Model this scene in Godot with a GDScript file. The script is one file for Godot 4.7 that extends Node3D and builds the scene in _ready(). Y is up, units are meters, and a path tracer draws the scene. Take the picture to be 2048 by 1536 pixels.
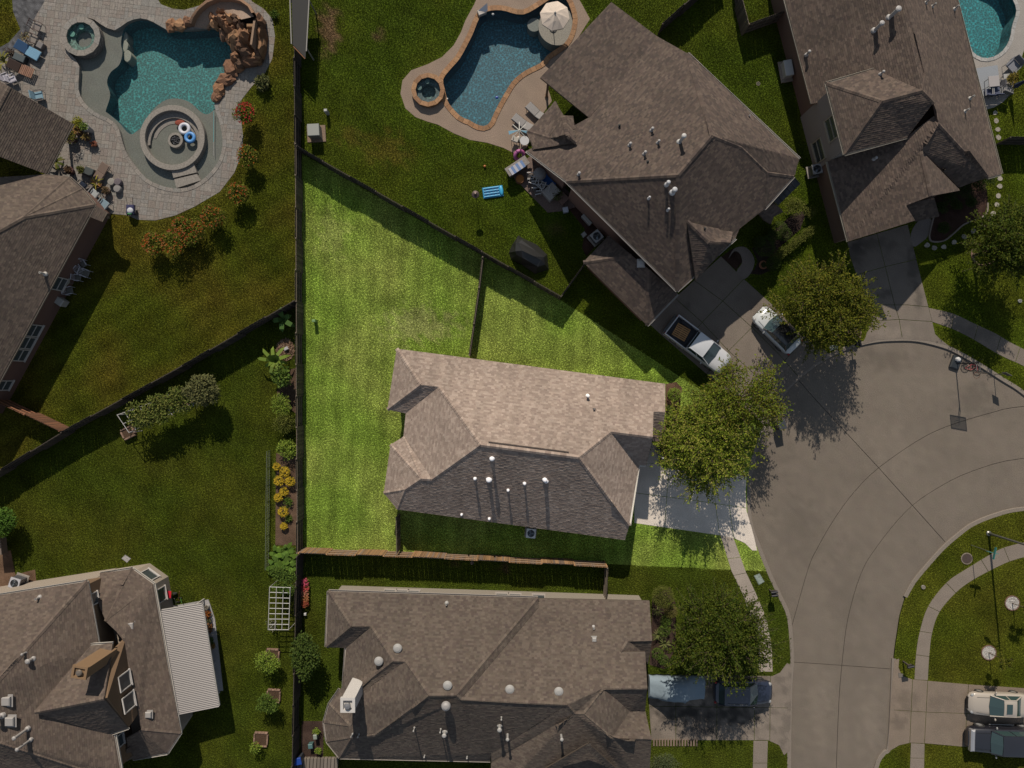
extends Node3D
# A cul-de-sac of houses seen straight down from 58 m. Metres, y up; the top of the photograph is -z.

const CAM_H := 58.0
const FOCAL := 1438.0          # focal length in pixels of the 2048 px photograph
const ZOOM := 600.0 / 2048.0
# origins (in photograph pixels) of the study tiles that positions were read from
const A1 := Vector2(0, 0)
const A2 := Vector2(550, 0)
const A3 := Vector2(1000, 0)
const A4 := Vector2(1448, 0)
const A5 := Vector2(0, 400)
const A6 := Vector2(1000, 400)
const A7 := Vector2(1448, 400)
const A8 := Vector2(740, 680)
const A9 := Vector2(0, 780)
const B1 := Vector2(0, 1086)
const B2 := Vector2(550, 1086)
const B3 := Vector2(1000, 1086)
const B4 := Vector2(1448, 1086)
const B5 := Vector2(1200, 720)
const B6 := Vector2(1448, 800)
const B7 := Vector2(480, 280)

var rng := RandomNumberGenerator.new()
var blotch := FastNoiseLite.new()
var speck := FastNoiseLite.new()
var M := {}
var taken := {}
var bare: Array = []            # ground outlines where no grass grows
var lawns: Array = []


# ---------------------------------------------------------------- mesh builder
class MB:
	var v := PackedVector3Array()
	var n := PackedVector3Array()
	var c := PackedColorArray()
	var col := Color(1, 1, 1)
	var xf := Transform3D()

	func tri(a: Vector3, b: Vector3, d: Vector3) -> void:      # counter-clockwise seen from outside
		a = xf * a
		b = xf * b
		d = xf * d
		var m := (b - a).cross(d - a).normalized()
		v.append(a); v.append(d); v.append(b)
		n.append(m); n.append(m); n.append(m)
		c.append(col); c.append(col); c.append(col)

	func tri_n(a: Vector3, b: Vector3, d: Vector3, na: Vector3, nb: Vector3, nd: Vector3) -> void:
		v.append(xf * a); v.append(xf * d); v.append(xf * b)
		n.append((xf.basis * na).normalized()); n.append((xf.basis * nd).normalized()); n.append((xf.basis * nb).normalized())
		c.append(col); c.append(col); c.append(col)

	func quad(a: Vector3, b: Vector3, d: Vector3, e: Vector3) -> void:
		tri(a, b, d)
		tri(a, d, e)

	func box(at: Vector3, size: Vector3, basis := Basis()) -> void:
		var h := size * 0.5
		var p: Array[Vector3] = []
		for k in 8:
			p.append(at + basis * Vector3(h.x if k & 1 else -h.x, h.y if k & 2 else -h.y, h.z if k & 4 else -h.z))
		quad(p[4], p[5], p[7], p[6])
		quad(p[1], p[0], p[2], p[3])
		quad(p[5], p[1], p[3], p[7])
		quad(p[0], p[4], p[6], p[2])
		quad(p[6], p[7], p[3], p[2])
		quad(p[0], p[1], p[5], p[4])

	func slab(at: Vector3, size: Vector3, bevel: float, basis := Basis()) -> void:   # box whose upper edges are chamfered
		var h := size * 0.5
		var b := minf(bevel, minf(h.x, h.z) * 0.9)
		var lo: Array[Vector3] = []
		var mid: Array[Vector3] = []
		var hi: Array[Vector3] = []
		for s: Vector2 in [Vector2(-1, 1), Vector2(1, 1), Vector2(1, -1), Vector2(-1, -1)]:
			lo.append(at + basis * Vector3(s.x * h.x, -h.y, s.y * h.z))
			mid.append(at + basis * Vector3(s.x * h.x, h.y - b, s.y * h.z))
			hi.append(at + basis * Vector3(s.x * (h.x - b), h.y, s.y * (h.z - b)))
		for k in 4:
			var j := (k + 1) % 4
			quad(lo[k], lo[j], mid[j], mid[k])
			quad(mid[k], mid[j], hi[j], hi[k])
		quad(hi[0], hi[1], hi[2], hi[3])
		quad(lo[3], lo[2], lo[1], lo[0])

	func prism(poly: PackedVector2Array, y0: float, y1: float, under := false) -> void:   # poly in x, z
		var p := poly.duplicate()
		if not Geometry2D.is_polygon_clockwise(p):
			p.reverse()
		var ids := Geometry2D.triangulate_polygon(p)
		for k in range(0, ids.size(), 3):
			var a := p[ids[k]]
			var b := p[ids[k + 1]]
			var d := p[ids[k + 2]]
			if (b - a).cross(d - a) > 0.0:
				var s := b
				b = d
				d = s
			tri(Vector3(a.x, y1, a.y), Vector3(b.x, y1, b.y), Vector3(d.x, y1, d.y))
			if under:
				tri(Vector3(a.x, y0, a.y), Vector3(d.x, y0, d.y), Vector3(b.x, y0, b.y))
		if y1 - y0 > 0.0005:
			for k in p.size():
				var a := p[k]
				var b := p[(k + 1) % p.size()]
				var m := Vector3(a.x, y0, a.y)
				var w := Vector3(b.x, y0, b.y)
				quad(m, w, Vector3(b.x, y1, b.y), Vector3(a.x, y1, a.y))

	func cyl(a: Vector3, b: Vector3, r0: float, r1: float, seg := 10, caps := true) -> void:
		var d := (b - a).normalized()
		var s := d.cross(Vector3.UP if absf(d.y) < 0.9 else Vector3.RIGHT).normalized()
		var t := d.cross(s)
		for k in seg:
			var f0 := TAU * k / seg
			var f1 := TAU * (k + 1) / seg
			var e0 := s * cos(f0) + t * sin(f0)
			var e1 := s * cos(f1) + t * sin(f1)
			tri_n(a + e0 * r0, a + e1 * r0, b + e1 * r1, e0, e1, e1)
			tri_n(a + e0 * r0, b + e1 * r1, b + e0 * r1, e0, e1, e0)
			if caps:
				tri(b, b + e0 * r1, b + e1 * r1)
				tri(a, a + e1 * r0, a + e0 * r0)

	func tube(p: Array, r0: float, r1: float, seg := 6) -> void:
		for k in p.size() - 1:
			var f0 := float(k) / (p.size() - 1)
			var f1 := float(k + 1) / (p.size() - 1)
			cyl(p[k], p[k + 1], lerpf(r0, r1, f0), lerpf(r0, r1, f1), seg, true)

	func lathe(at: Vector3, prof: Array, seg := 16, squash := Vector2.ONE) -> void:   # prof: [radius, height] from the bottom up, outside
		for j in prof.size() - 1:
			var p0: Array = prof[j]
			var p1: Array = prof[j + 1]
			var slope := Vector2(p1[1] - p0[1], -(p1[0] - p0[0])).normalized()
			for k in seg:
				var f0 := TAU * k / seg
				var f1 := TAU * (k + 1) / seg
				var e0 := Vector3(cos(f0) * squash.x, 0, sin(f0) * squash.y)
				var e1 := Vector3(cos(f1) * squash.x, 0, sin(f1) * squash.y)
				var n0 := e0 * slope.x + Vector3.UP * slope.y
				var n1 := e1 * slope.x + Vector3.UP * slope.y
				var a: Vector3 = at + e0 * p0[0] + Vector3.UP * p0[1]
				var b: Vector3 = at + e1 * p0[0] + Vector3.UP * p0[1]
				var d: Vector3 = at + e1 * p1[0] + Vector3.UP * p1[1]
				var e: Vector3 = at + e0 * p1[0] + Vector3.UP * p1[1]
				if p0[0] > 0.0001:
					tri_n(a, d, b, n0, n1, n1)
				if p1[0] > 0.0001:
					tri_n(a, e, d, n0, n0, n1)

	func blob(at: Vector3, r: Vector3, seg := 10, rings := 7, wob := 0.0, sd := 0) -> void:
		var rg := RandomNumberGenerator.new()
		rg.seed = sd + 11
		var pts: Array = []
		for j in rings + 1:
			var row: Array = []
			var f := PI * j / rings
			for k in seg:
				var g := TAU * k / seg
				var d := Vector3(sin(f) * cos(g), -cos(f), sin(f) * sin(g))
				row.append(at + d * r * (1.0 + wob * (rg.randf() - 0.5) * (1.0 if j > 0 and j < rings else 0.0)))
			pts.append(row)
		for j in rings:
			for k in seg:
				var m := (k + 1) % seg
				if wob > 0.12:
					tri(pts[j][k], pts[j + 1][m], pts[j][m])
					tri(pts[j][k], pts[j + 1][k], pts[j + 1][m])
				else:
					var a: Vector3 = pts[j][k]
					var b: Vector3 = pts[j][m]
					var d: Vector3 = pts[j + 1][m]
					var e: Vector3 = pts[j + 1][k]
					tri_n(a, d, b, (a - at) / r / r, (d - at) / r / r, (b - at) / r / r)
					tri_n(a, e, d, (a - at) / r / r, (e - at) / r / r, (d - at) / r / r)

	func loft(rings: Array, caps := true, smooth := true) -> void:      # rings of equal length, closed, counter-clockwise seen from the first ring's outside
		var nr := rings.size()
		var m: int = rings[0].size()
		var nn: Array = []
		for j in nr:
			var row: Array = []
			for k in m:
				var du: Vector3 = rings[j][(k + 1) % m] - rings[j][(k + m - 1) % m]
				var dv: Vector3 = rings[mini(j + 1, nr - 1)][k] - rings[maxi(j - 1, 0)][k]
				row.append(du.cross(dv).normalized())
			nn.append(row)
		for j in nr - 1:
			for k in m:
				var l := (k + 1) % m
				if smooth:
					tri_n(rings[j][k], rings[j][l], rings[j + 1][l], nn[j][k], nn[j][l], nn[j + 1][l])
					tri_n(rings[j][k], rings[j + 1][l], rings[j + 1][k], nn[j][k], nn[j + 1][l], nn[j + 1][k])
				else:
					quad(rings[j][k], rings[j][l], rings[j + 1][l], rings[j + 1][k])
		if caps:
			for k in range(1, m - 1):
				tri(rings[0][0], rings[0][k + 1], rings[0][k])
				tri(rings[nr - 1][0], rings[nr - 1][k], rings[nr - 1][k + 1])

	func mesh(off := Vector3.ZERO, gain := 1.0) -> ArrayMesh:   # gain makes up for the mean of the grain texture, so that vertex colours are the real base colours
		var a := []
		a.resize(Mesh.ARRAY_MAX)
		if gain != 1.0:
			for k in c.size():
				var e := c[k]
				c[k] = Color(e.r * gain, e.g * gain, e.b * gain)
		if off != Vector3.ZERO:
			for k in v.size():
				v[k] -= off
		a[Mesh.ARRAY_VERTEX] = v
		a[Mesh.ARRAY_NORMAL] = n
		a[Mesh.ARRAY_COLOR] = c
		var m := ArrayMesh.new()
		m.add_surface_from_arrays(Mesh.PRIMITIVE_TRIANGLES, a)
		return m


# ---------------------------------------------------------------- places
func px(x: float, y: float, h := 0.0) -> Vector3:
	return Vector3((x - 1024.0) * (CAM_H - h) / FOCAL, h, (y - 768.0) * (CAM_H - h) / FOCAL)

func q(t: Vector2, x: float, y: float, h := 0.0) -> Vector3:
	return px(t.x + x * ZOOM, t.y + y * ZOOM, h)

func flat(p: Vector3) -> Vector2:
	return Vector2(p.x, p.z)

func poly(t: Vector2, a: Array, h := 0.0) -> PackedVector2Array:        # tile coordinates x, y, x, y ...
	var out := PackedVector2Array()
	for k in range(0, a.size(), 2):
		out.append(flat(q(t, a[k], a[k + 1], h)))
	return out

func ppoly(a: Array, h := 0.0) -> PackedVector2Array:                    # photograph coordinates
	var out := PackedVector2Array()
	for k in range(0, a.size(), 2):
		out.append(flat(px(a[k], a[k + 1], h)))
	return out

func rounded(p: PackedVector2Array, closed := true, steps := 5) -> PackedVector2Array:   # Catmull-Rom through the points
	var out := PackedVector2Array()
	var n := p.size()
	for k in (n if closed else n - 1):
		var a := p[(k - 1 + n) % n] if closed else p[maxi(k - 1, 0)]
		var b := p[k]
		var c := p[(k + 1) % n]
		var d := p[(k + 2) % n] if closed else p[mini(k + 2, n - 1)]
		for s in steps:
			out.append(b.cubic_interpolate(c, a, d, float(s) / steps))
	if not closed:
		out.append(p[n - 1])
	return out

func circle(c: Vector2, r: float, seg := 40) -> PackedVector2Array:
	var out := PackedVector2Array()
	for k in seg:
		out.append(c + Vector2(cos(TAU * k / seg), sin(TAU * k / seg)) * r)
	return out

func grown(p: PackedVector2Array, d: float) -> PackedVector2Array:
	var g := Geometry2D.offset_polygon(p, d, Geometry2D.JOIN_MITER)
	var best := PackedVector2Array()
	for r in g:
		if not Geometry2D.is_polygon_clockwise(r) or best.is_empty():
			if r.size() > best.size():
				best = r
	return best if best.size() > 2 else p


# ---------------------------------------------------------------- nodes
func numbered(called: String) -> String:
	var k: int = taken.get(called, -1) + 1
	taken[called] = k
	return called if k == 0 else "%s_%03d" % [called, k]

func thing(called: String, label: String, category: String, at := Vector3.ZERO, group := "", turn := 0.0) -> Node3D:
	var o := Node3D.new()
	o.name = numbered(called)
	add_child(o)
	o.position = at
	o.rotation.y = turn
	o.set_meta("label", label)
	o.set_meta("category", category)
	if group:
		o.set_meta("group", group)
	return o

func base_of(n: Node) -> Vector3:
	var off := Vector3.ZERO
	var w := n
	while w is Node3D and w != self:
		off += (w as Node3D).position
		w = w.get_parent()
	return off

func part(parent: Node, called: String, mb: MB, m: Material, local := false) -> MeshInstance3D:   # mb in world coordinates unless local
	var o := MeshInstance3D.new()
	o.name = called
	o.mesh = mb.mesh(Vector3.ZERO if local else base_of(parent), m.get_meta("gain", 1.0))
	o.material_override = m
	parent.add_child(o, true)
	return o

func put(parent: Node, called: String, mesh: Mesh, m: Material, xf: Transform3D) -> MeshInstance3D:   # a shared mesh
	var o := MeshInstance3D.new()
	o.name = called
	o.mesh = mesh
	o.material_override = m
	o.transform = xf
	parent.add_child(o, true)
	return o

func setting(called: String, mb: MB, m: Material) -> MeshInstance3D:
	var o := MeshInstance3D.new()
	o.name = numbered(called)
	o.mesh = mb.mesh(Vector3.ZERO, m.get_meta("gain", 1.0))
	o.material_override = m
	o.set_meta("kind", "structure")
	add_child(o)
	return o

func stuff(o: Node) -> Node:
	o.set_meta("kind", "stuff")
	return o


# ---------------------------------------------------------------- materials
func lin(r: float, g: float, b: float) -> Color:
	return Color(r, g, b).linear_to_srgb()

func noise_tex(size: int, freq: float, oct: int, lo: float, hi: float, sd: int, kind := FastNoiseLite.TYPE_SIMPLEX_SMOOTH, normal := 0.0) -> NoiseTexture2D:
	var f := FastNoiseLite.new()
	f.noise_type = kind
	f.seed = sd
	f.frequency = freq
	f.fractal_octaves = oct
	f.fractal_gain = 0.65
	var t := NoiseTexture2D.new()
	t.width = size
	t.height = size
	t.seamless = true
	t.seamless_blend_skirt = 0.15
	t.generate_mipmaps = false
	t.noise = f
	if normal > 0.0:
		t.as_normal_map = true
		t.bump_strength = normal
	else:
		var g := Gradient.new()
		g.set_color(0, Color(lo, lo, lo))
		g.set_color(1, Color(hi, hi, hi))
		t.color_ramp = g
		t.set_meta("gain", 1.0 / pow((lo + hi) * 0.5, 2.2))
	return t

func mat(called: String, c: Color, rough := 0.85, tex: Texture2D = null, tile := 4.0, bump: Texture2D = null, bump_amt := 1.0, metal := 0.0) -> StandardMaterial3D:
	var m := StandardMaterial3D.new()
	m.resource_name = called
	m.albedo_color = c
	m.roughness = rough
	m.metallic = metal
	m.vertex_color_use_as_albedo = true
	m.uv1_triplanar = true
	m.uv1_world_triplanar = true
	m.uv1_scale = Vector3.ONE / tile
	if tex:
		m.albedo_texture = tex
		m.set_meta("gain", tex.get_meta("gain", 1.0))
	if bump:
		m.normal_enabled = true
		m.normal_texture = bump
		m.normal_scale = bump_amt
	M[called] = m
	return m

func materials() -> void:
	var grain := noise_tex(512, 0.11, 3, 0.35, 1.0, 3)
	var fine := noise_tex(512, 0.2, 2, 0.55, 1.0, 5)
	var soft := noise_tex(512, 0.03, 4, 0.72, 1.0, 8)
	var grain_n := noise_tex(512, 0.12, 3, 0, 1, 9, FastNoiseLite.TYPE_SIMPLEX_SMOOTH, 6.0)
	var rock_n := noise_tex(512, 0.03, 5, 0, 1, 21, FastNoiseLite.TYPE_SIMPLEX_SMOOTH, 9.0)
	var wave_n := noise_tex(512, 0.022, 3, 0, 1, 33, FastNoiseLite.TYPE_CELLULAR, 5.0)
	var W := Color(1, 1, 1)
	mat("grass", W, 0.95, grain, 9.3, grain_n, 0.8)
	mat("soil", W, 0.95, grain, 5.0, grain_n, 0.6)
	mat("concrete", W, 0.9, fine, 6.0, grain_n, 0.15)
	mat("stone", W, 0.8, soft, 3.0)
	mat("shingle", W, 0.92, fine, 3.1, grain_n, 0.25)
	mat("wood", W, 0.85, fine, 1.7)
	mat("wall", W, 0.9, fine, 2.0)
	mat("paint", W, 0.55)
	mat("plain", W, 0.75)
	mat("metal", W, 0.4, null, 1.0, null, 1.0, 0.7)
	mat("dark_metal", W, 0.5, null, 1.0, null, 1.0, 0.4)
	mat("cloth", W, 0.9, fine, 1.1)
	mat("rock", W, 0.9, soft, 1.3, rock_n, 0.9)
	mat("mulch", W, 0.95, grain, 2.3, grain_n, 1.0)
	mat("plaster", W, 0.7, soft, 2.2)
	var cells := noise_tex(512, 0.05, 2, 0.32, 1.0, 41, FastNoiseLite.TYPE_CELLULAR)  # caustic light cells of rippling water, painted into the plaster colour
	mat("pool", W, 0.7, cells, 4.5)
	var l := mat("leaf", W, 0.75)
	l.backlight_enabled = true
	l.backlight = Color(0.16, 0.2, 0.05)
	mat("blade", W, 0.8)
	mat("bark", W, 0.95, grain, 0.8)
	var cp := mat("car_paint", W, 0.28)
	cp.clearcoat_enabled = true
	cp.clearcoat = 0.8
	cp.clearcoat_roughness = 0.08
	for k: String in ["grass", "blade", "leaf", "mulch", "bark"]:
		M[k].metallic_specular = 0.16
	mat("rubber", W, 0.8)
	mat("tarp", W, 0.42)
	mat("plastic", W, 0.45)
	var gl := StandardMaterial3D.new()
	gl.resource_name = "glass"
	gl.albedo_color = Color(0.1, 0.14, 0.14, 0.45)
	gl.transparency = BaseMaterial3D.TRANSPARENCY_ALPHA
	gl.roughness = 0.05
	M["glass"] = gl
	var pane := StandardMaterial3D.new()
	pane.resource_name = "window_glass"
	pane.albedo_color = lin(0.05, 0.06, 0.065)
	pane.roughness = 0.06
	pane.metallic_specular = 0.7
	M["window_glass"] = pane
	var wt := StandardMaterial3D.new()
	wt.resource_name = "water"
	wt.albedo_color = Color(0.1, 0.3, 0.32, 0.012)
	wt.transparency = BaseMaterial3D.TRANSPARENCY_ALPHA
	wt.roughness = 0.04
	wt.metallic_specular = 0.28
	wt.normal_enabled = true
	wt.normal_texture = wave_n
	wt.normal_scale = 0.35
	wt.uv1_triplanar = true
	wt.uv1_world_triplanar = true
	wt.uv1_scale = Vector3.ONE / 5.0
	M["water"] = wt


# ---------------------------------------------------------------- sheets
# a flat sheet over a polygon, cut into cells so that vertex colours can carry patches, dirt and wear
func sheet(mb: MB, p: PackedVector2Array, y: float, cell: float, colour: Callable, holes: Array = []) -> void:
	var lo := p[0]
	var hi := p[0]
	for k in p:
		lo = lo.min(k)
		hi = hi.max(k)
	var i0 := floori(lo.x / cell)
	var i1 := floori(hi.x / cell)
	var j0 := floori(lo.y / cell)
	var j1 := floori(hi.y / cell)
	var inside := {}
	var cols := {}
	for i in range(i0, i1 + 2):
		for j in range(j0, j1 + 2):
			var w := (Vector2(i, j) + Vector2(0.5, 0.5)) * cell
			var s := 1 if Geometry2D.is_point_in_polygon(w, p) else 0
			if s:
				for h: PackedVector2Array in holes:
					if Geometry2D.is_point_in_polygon(w, h):
						s = 2
			inside[Vector2i(i, j)] = s
			cols[Vector2i(i, j)] = colour.call(Vector2(i, j) * cell)
	var edge := {}
	var loops: Array = [p]
	loops.append_array(holes)
	for lp: PackedVector2Array in loops:
		for k in lp.size():
			var a := lp[k]
			var b := lp[(k + 1) % lp.size()]
			var steps := ceili(a.distance_to(b) / (cell * 0.2)) + 1
			for s in steps + 1:
				var w := a.lerp(b, float(s) / steps) / cell
				edge[Vector2i(floori(w.x), floori(w.y))] = true
	for i in range(i0, i1 + 1):
		for j in range(j0, j1 + 1):
			var a := Vector2(i, j) * cell
			var b := a + Vector2(cell, cell)
			if not edge.has(Vector2i(i, j)):
				if inside[Vector2i(i, j)] != 1:
					continue
				var pa := Vector3(a.x, y, a.y)
				var pb := Vector3(b.x, y, a.y)
				var pc := Vector3(b.x, y, b.y)
				var pd := Vector3(a.x, y, b.y)
				var ca: Color = cols[Vector2i(i, j)]
				var cb: Color = cols[Vector2i(i + 1, j)]
				var cc: Color = cols[Vector2i(i + 1, j + 1)]
				var cd: Color = cols[Vector2i(i, j + 1)]
				mb.v.append_array([pa, pb, pc, pa, pc, pd])
				mb.c.append_array([ca, cb, cc, ca, cc, cd])
				for k in 6:
					mb.n.append(Vector3.UP)
			else:
				var sq := PackedVector2Array([a, Vector2(b.x, a.y), b, Vector2(a.x, b.y)])
				var pieces := Geometry2D.intersect_polygons(sq, p)
				for h: PackedVector2Array in holes:
					var next: Array[PackedVector2Array] = []
					for s in pieces:
						for r in Geometry2D.clip_polygons(s, h):
							next.append(r)
					pieces = next
				for s in pieces:
					var ids := Geometry2D.triangulate_polygon(s)
					if ids.is_empty():
						s = Geometry2D.convex_hull(s)
						s.remove_at(s.size() - 1)
						for k in range(1, s.size() - 1):
							ids.append_array([0, k, k + 1])
					for k in range(0, ids.size(), 3):
						var u := s[ids[k]]
						var w := s[ids[k + 1]]
						var z := s[ids[k + 2]]
						if (w - u).cross(z - u) < 0.0:
							var sw := w
							w = z
							z = sw
						for e: Vector2 in [u, w, z]:
							mb.v.append(Vector3(e.x, y, e.y))
							mb.c.append(colour.call(e))
							mb.n.append(Vector3.UP)

# cut a paved area along its joints; every piece becomes a slab of its own
func slabs(called: String, p: PackedVector2Array, joints: Array, y: float, colour: Callable, m: Material, cell := 0.35, gap := 0.02) -> MeshInstance3D:
	var bed := MB.new()
	bed.col = Color(0.025, 0.022, 0.018)
	bed.prism(p, y - 0.05, y - 0.035)
	var root := setting(called, bed, M.soil)
	bare.append(p)
	var pieces: Array[PackedVector2Array] = [p]
	for j: PackedVector2Array in joints:
		var cuts := Geometry2D.offset_polyline(j, gap, Geometry2D.JOIN_MITER, Geometry2D.END_BUTT)
		for cut in cuts:
			var next: Array[PackedVector2Array] = []
			for s in pieces:
				var got := Geometry2D.clip_polygons(s, cut)
				var hole := false
				for r in got:
					if Geometry2D.is_polygon_clockwise(r):
						hole = true
				if hole:
					next.append(s)
				else:
					next.append_array(got)
			pieces = next
	for s in pieces:
		if s.size() < 3:
			continue
		var mb := MB.new()
		sheet(mb, s, y, cell, colour)
		if mb.v.is_empty():
			continue
		for k in s.size():
			var a := s[k]
			var b := s[(k + 1) % s.size()]
			mb.col = colour.call(a)
			var rev := not Geometry2D.is_polygon_clockwise(s)
			if rev:
				mb.quad(Vector3(b.x, y - 0.04, b.y), Vector3(a.x, y - 0.04, a.y), Vector3(a.x, y, a.y), Vector3(b.x, y, b.y))
			else:
				mb.quad(Vector3(a.x, y - 0.04, a.y), Vector3(b.x, y - 0.04, b.y), Vector3(b.x, y, b.y), Vector3(a.x, y, a.y))
		part(root, "slab", mb, m)
	return root

# a raised strip along a line (kerbs, coping, edging)
func strip(mb: MB, line: PackedVector2Array, half: float, y0: float, y1: float, closed := false) -> void:
	var n := line.size()
	for k in (n if closed else n - 1):
		var a := line[k]
		var b := line[(k + 1) % n]
		if a.distance_to(b) < 0.001:
			continue
		var pa := line[(k - 1 + n) % n] if closed or k > 0 else a - (b - a)
		var nb := line[(k + 2) % n] if closed or k < n - 2 else b + (b - a)
		var da := ((b - a).normalized() + (a - pa).normalized()).normalized().orthogonal() * half
		var db := ((b - a).normalized() + (nb - b).normalized()).normalized().orthogonal() * half
		var bev := minf(0.03, half * 0.4)
		var ia := da * (1.0 - bev / half)
		var ib := db * (1.0 - bev / half)
		var A := [a + da, a + ia, a - ia, a - da]
		var B := [b + db, b + ib, b - ib, b - db]
		var hs := [y1 - bev, y1, y1, y1 - bev]
		for s in 3:
			mb.quad(Vector3(A[s].x, hs[s], A[s].y), Vector3(A[s + 1].x, hs[s + 1], A[s + 1].y), Vector3(B[s + 1].x, hs[s + 1], B[s + 1].y), Vector3(B[s].x, hs[s], B[s].y))
		mb.quad(Vector3(A[0].x, y0, A[0].y), Vector3(A[0].x, hs[0], A[0].y), Vector3(B[0].x, hs[0], B[0].y), Vector3(B[0].x, y0, B[0].y))
		mb.quad(Vector3(A[3].x, hs[3], A[3].y), Vector3(A[3].x, y0, A[3].y), Vector3(B[3].x, y0, B[3].y), Vector3(B[3].x, hs[3], B[3].y))
		if not closed and (k == 0 or k == n - 2):
			if k == 0:
				mb.quad(Vector3(A[3].x, y0, A[3].y), Vector3(A[3].x, hs[3], A[3].y), Vector3(A[0].x, hs[0], A[0].y), Vector3(A[0].x, y0, A[0].y))
			if k == n - 2:
				mb.quad(Vector3(B[0].x, y0, B[0].y), Vector3(B[0].x, hs[0], B[0].y), Vector3(B[3].x, hs[3], B[3].y), Vector3(B[3].x, y0, B[3].y))


# ---------------------------------------------------------------- houses
# verts: name -> [x, y, height] or [x, y, edge_from, edge_to, pitch]: the point of that sight line on the roof plane rising from an eave
func roof_points(t: Vector2, verts: Dictionary) -> Dictionary:
	var out := {}
	for k: String in verts:
		var d: Array = verts[k]
		if d.size() == 3:
			out[k] = q(t, d[0], d[1], d[2])
			continue
		var a: Vector3 = out[d[2]]
		var b: Vector3 = out[d[3]]
		var s := (Vector2(t.x + d[0] * ZOOM, t.y + d[1] * ZOOM) - Vector2(1024, 768)) / FOCAL
		var e := (flat(b) - flat(a)).normalized().orthogonal()
		var guess := s * (CAM_H - a.y) - flat(a)
		if guess.dot(e) < 0.0:
			e = -e
		var tp := tan(deg_to_rad(d[4]))
		var kd := s.dot(e)
		var h := (a.y + tp * (kd * CAM_H - flat(a).dot(e))) / (1.0 + tp * kd)
		out[k] = Vector3(s.x * (CAM_H - h), h, s.y * (CAM_H - h))
	return out

func newell(p: Array) -> Vector3:
	var n := Vector3.ZERO
	for k in p.size():
		var a: Vector3 = p[k]
		var b: Vector3 = p[(k + 1) % p.size()]
		n += Vector3((a.y - b.y) * (a.z + b.z), (a.z - b.z) * (a.x + b.x), (a.x - b.x) * (a.y + b.y))
	n = n.normalized()
	return n if n.y >= 0.0 else -n

func deck(mb: MB, p: Array, top: float, thick: float) -> void:
	var f := PackedVector2Array()
	for w: Vector3 in p:
		f.append(flat(w))
	var ids := Geometry2D.triangulate_polygon(f)
	var up := Vector3.UP
	for k in range(0, ids.size(), 3):
		var a: Vector3 = p[ids[k]]
		var b: Vector3 = p[ids[k + 1]]
		var c: Vector3 = p[ids[k + 2]]
		if (b - a).cross(c - a).y < 0.0:
			var s := b
			b = c
			c = s
		mb.tri(a + up * top, b + up * top, c + up * top)
		mb.tri(a + up * (top - thick), c + up * (top - thick), b + up * (top - thick))
	var cw := Geometry2D.is_polygon_clockwise(f)
	for k in p.size():
		var a: Vector3 = p[k]
		var b: Vector3 = p[(k + 1) % p.size()]
		if not cw:
			var s := a
			a = b
			b = s
		mb.quad(a + up * (top - thick), b + up * (top - thick), b + up * top, a + up * top)

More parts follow.
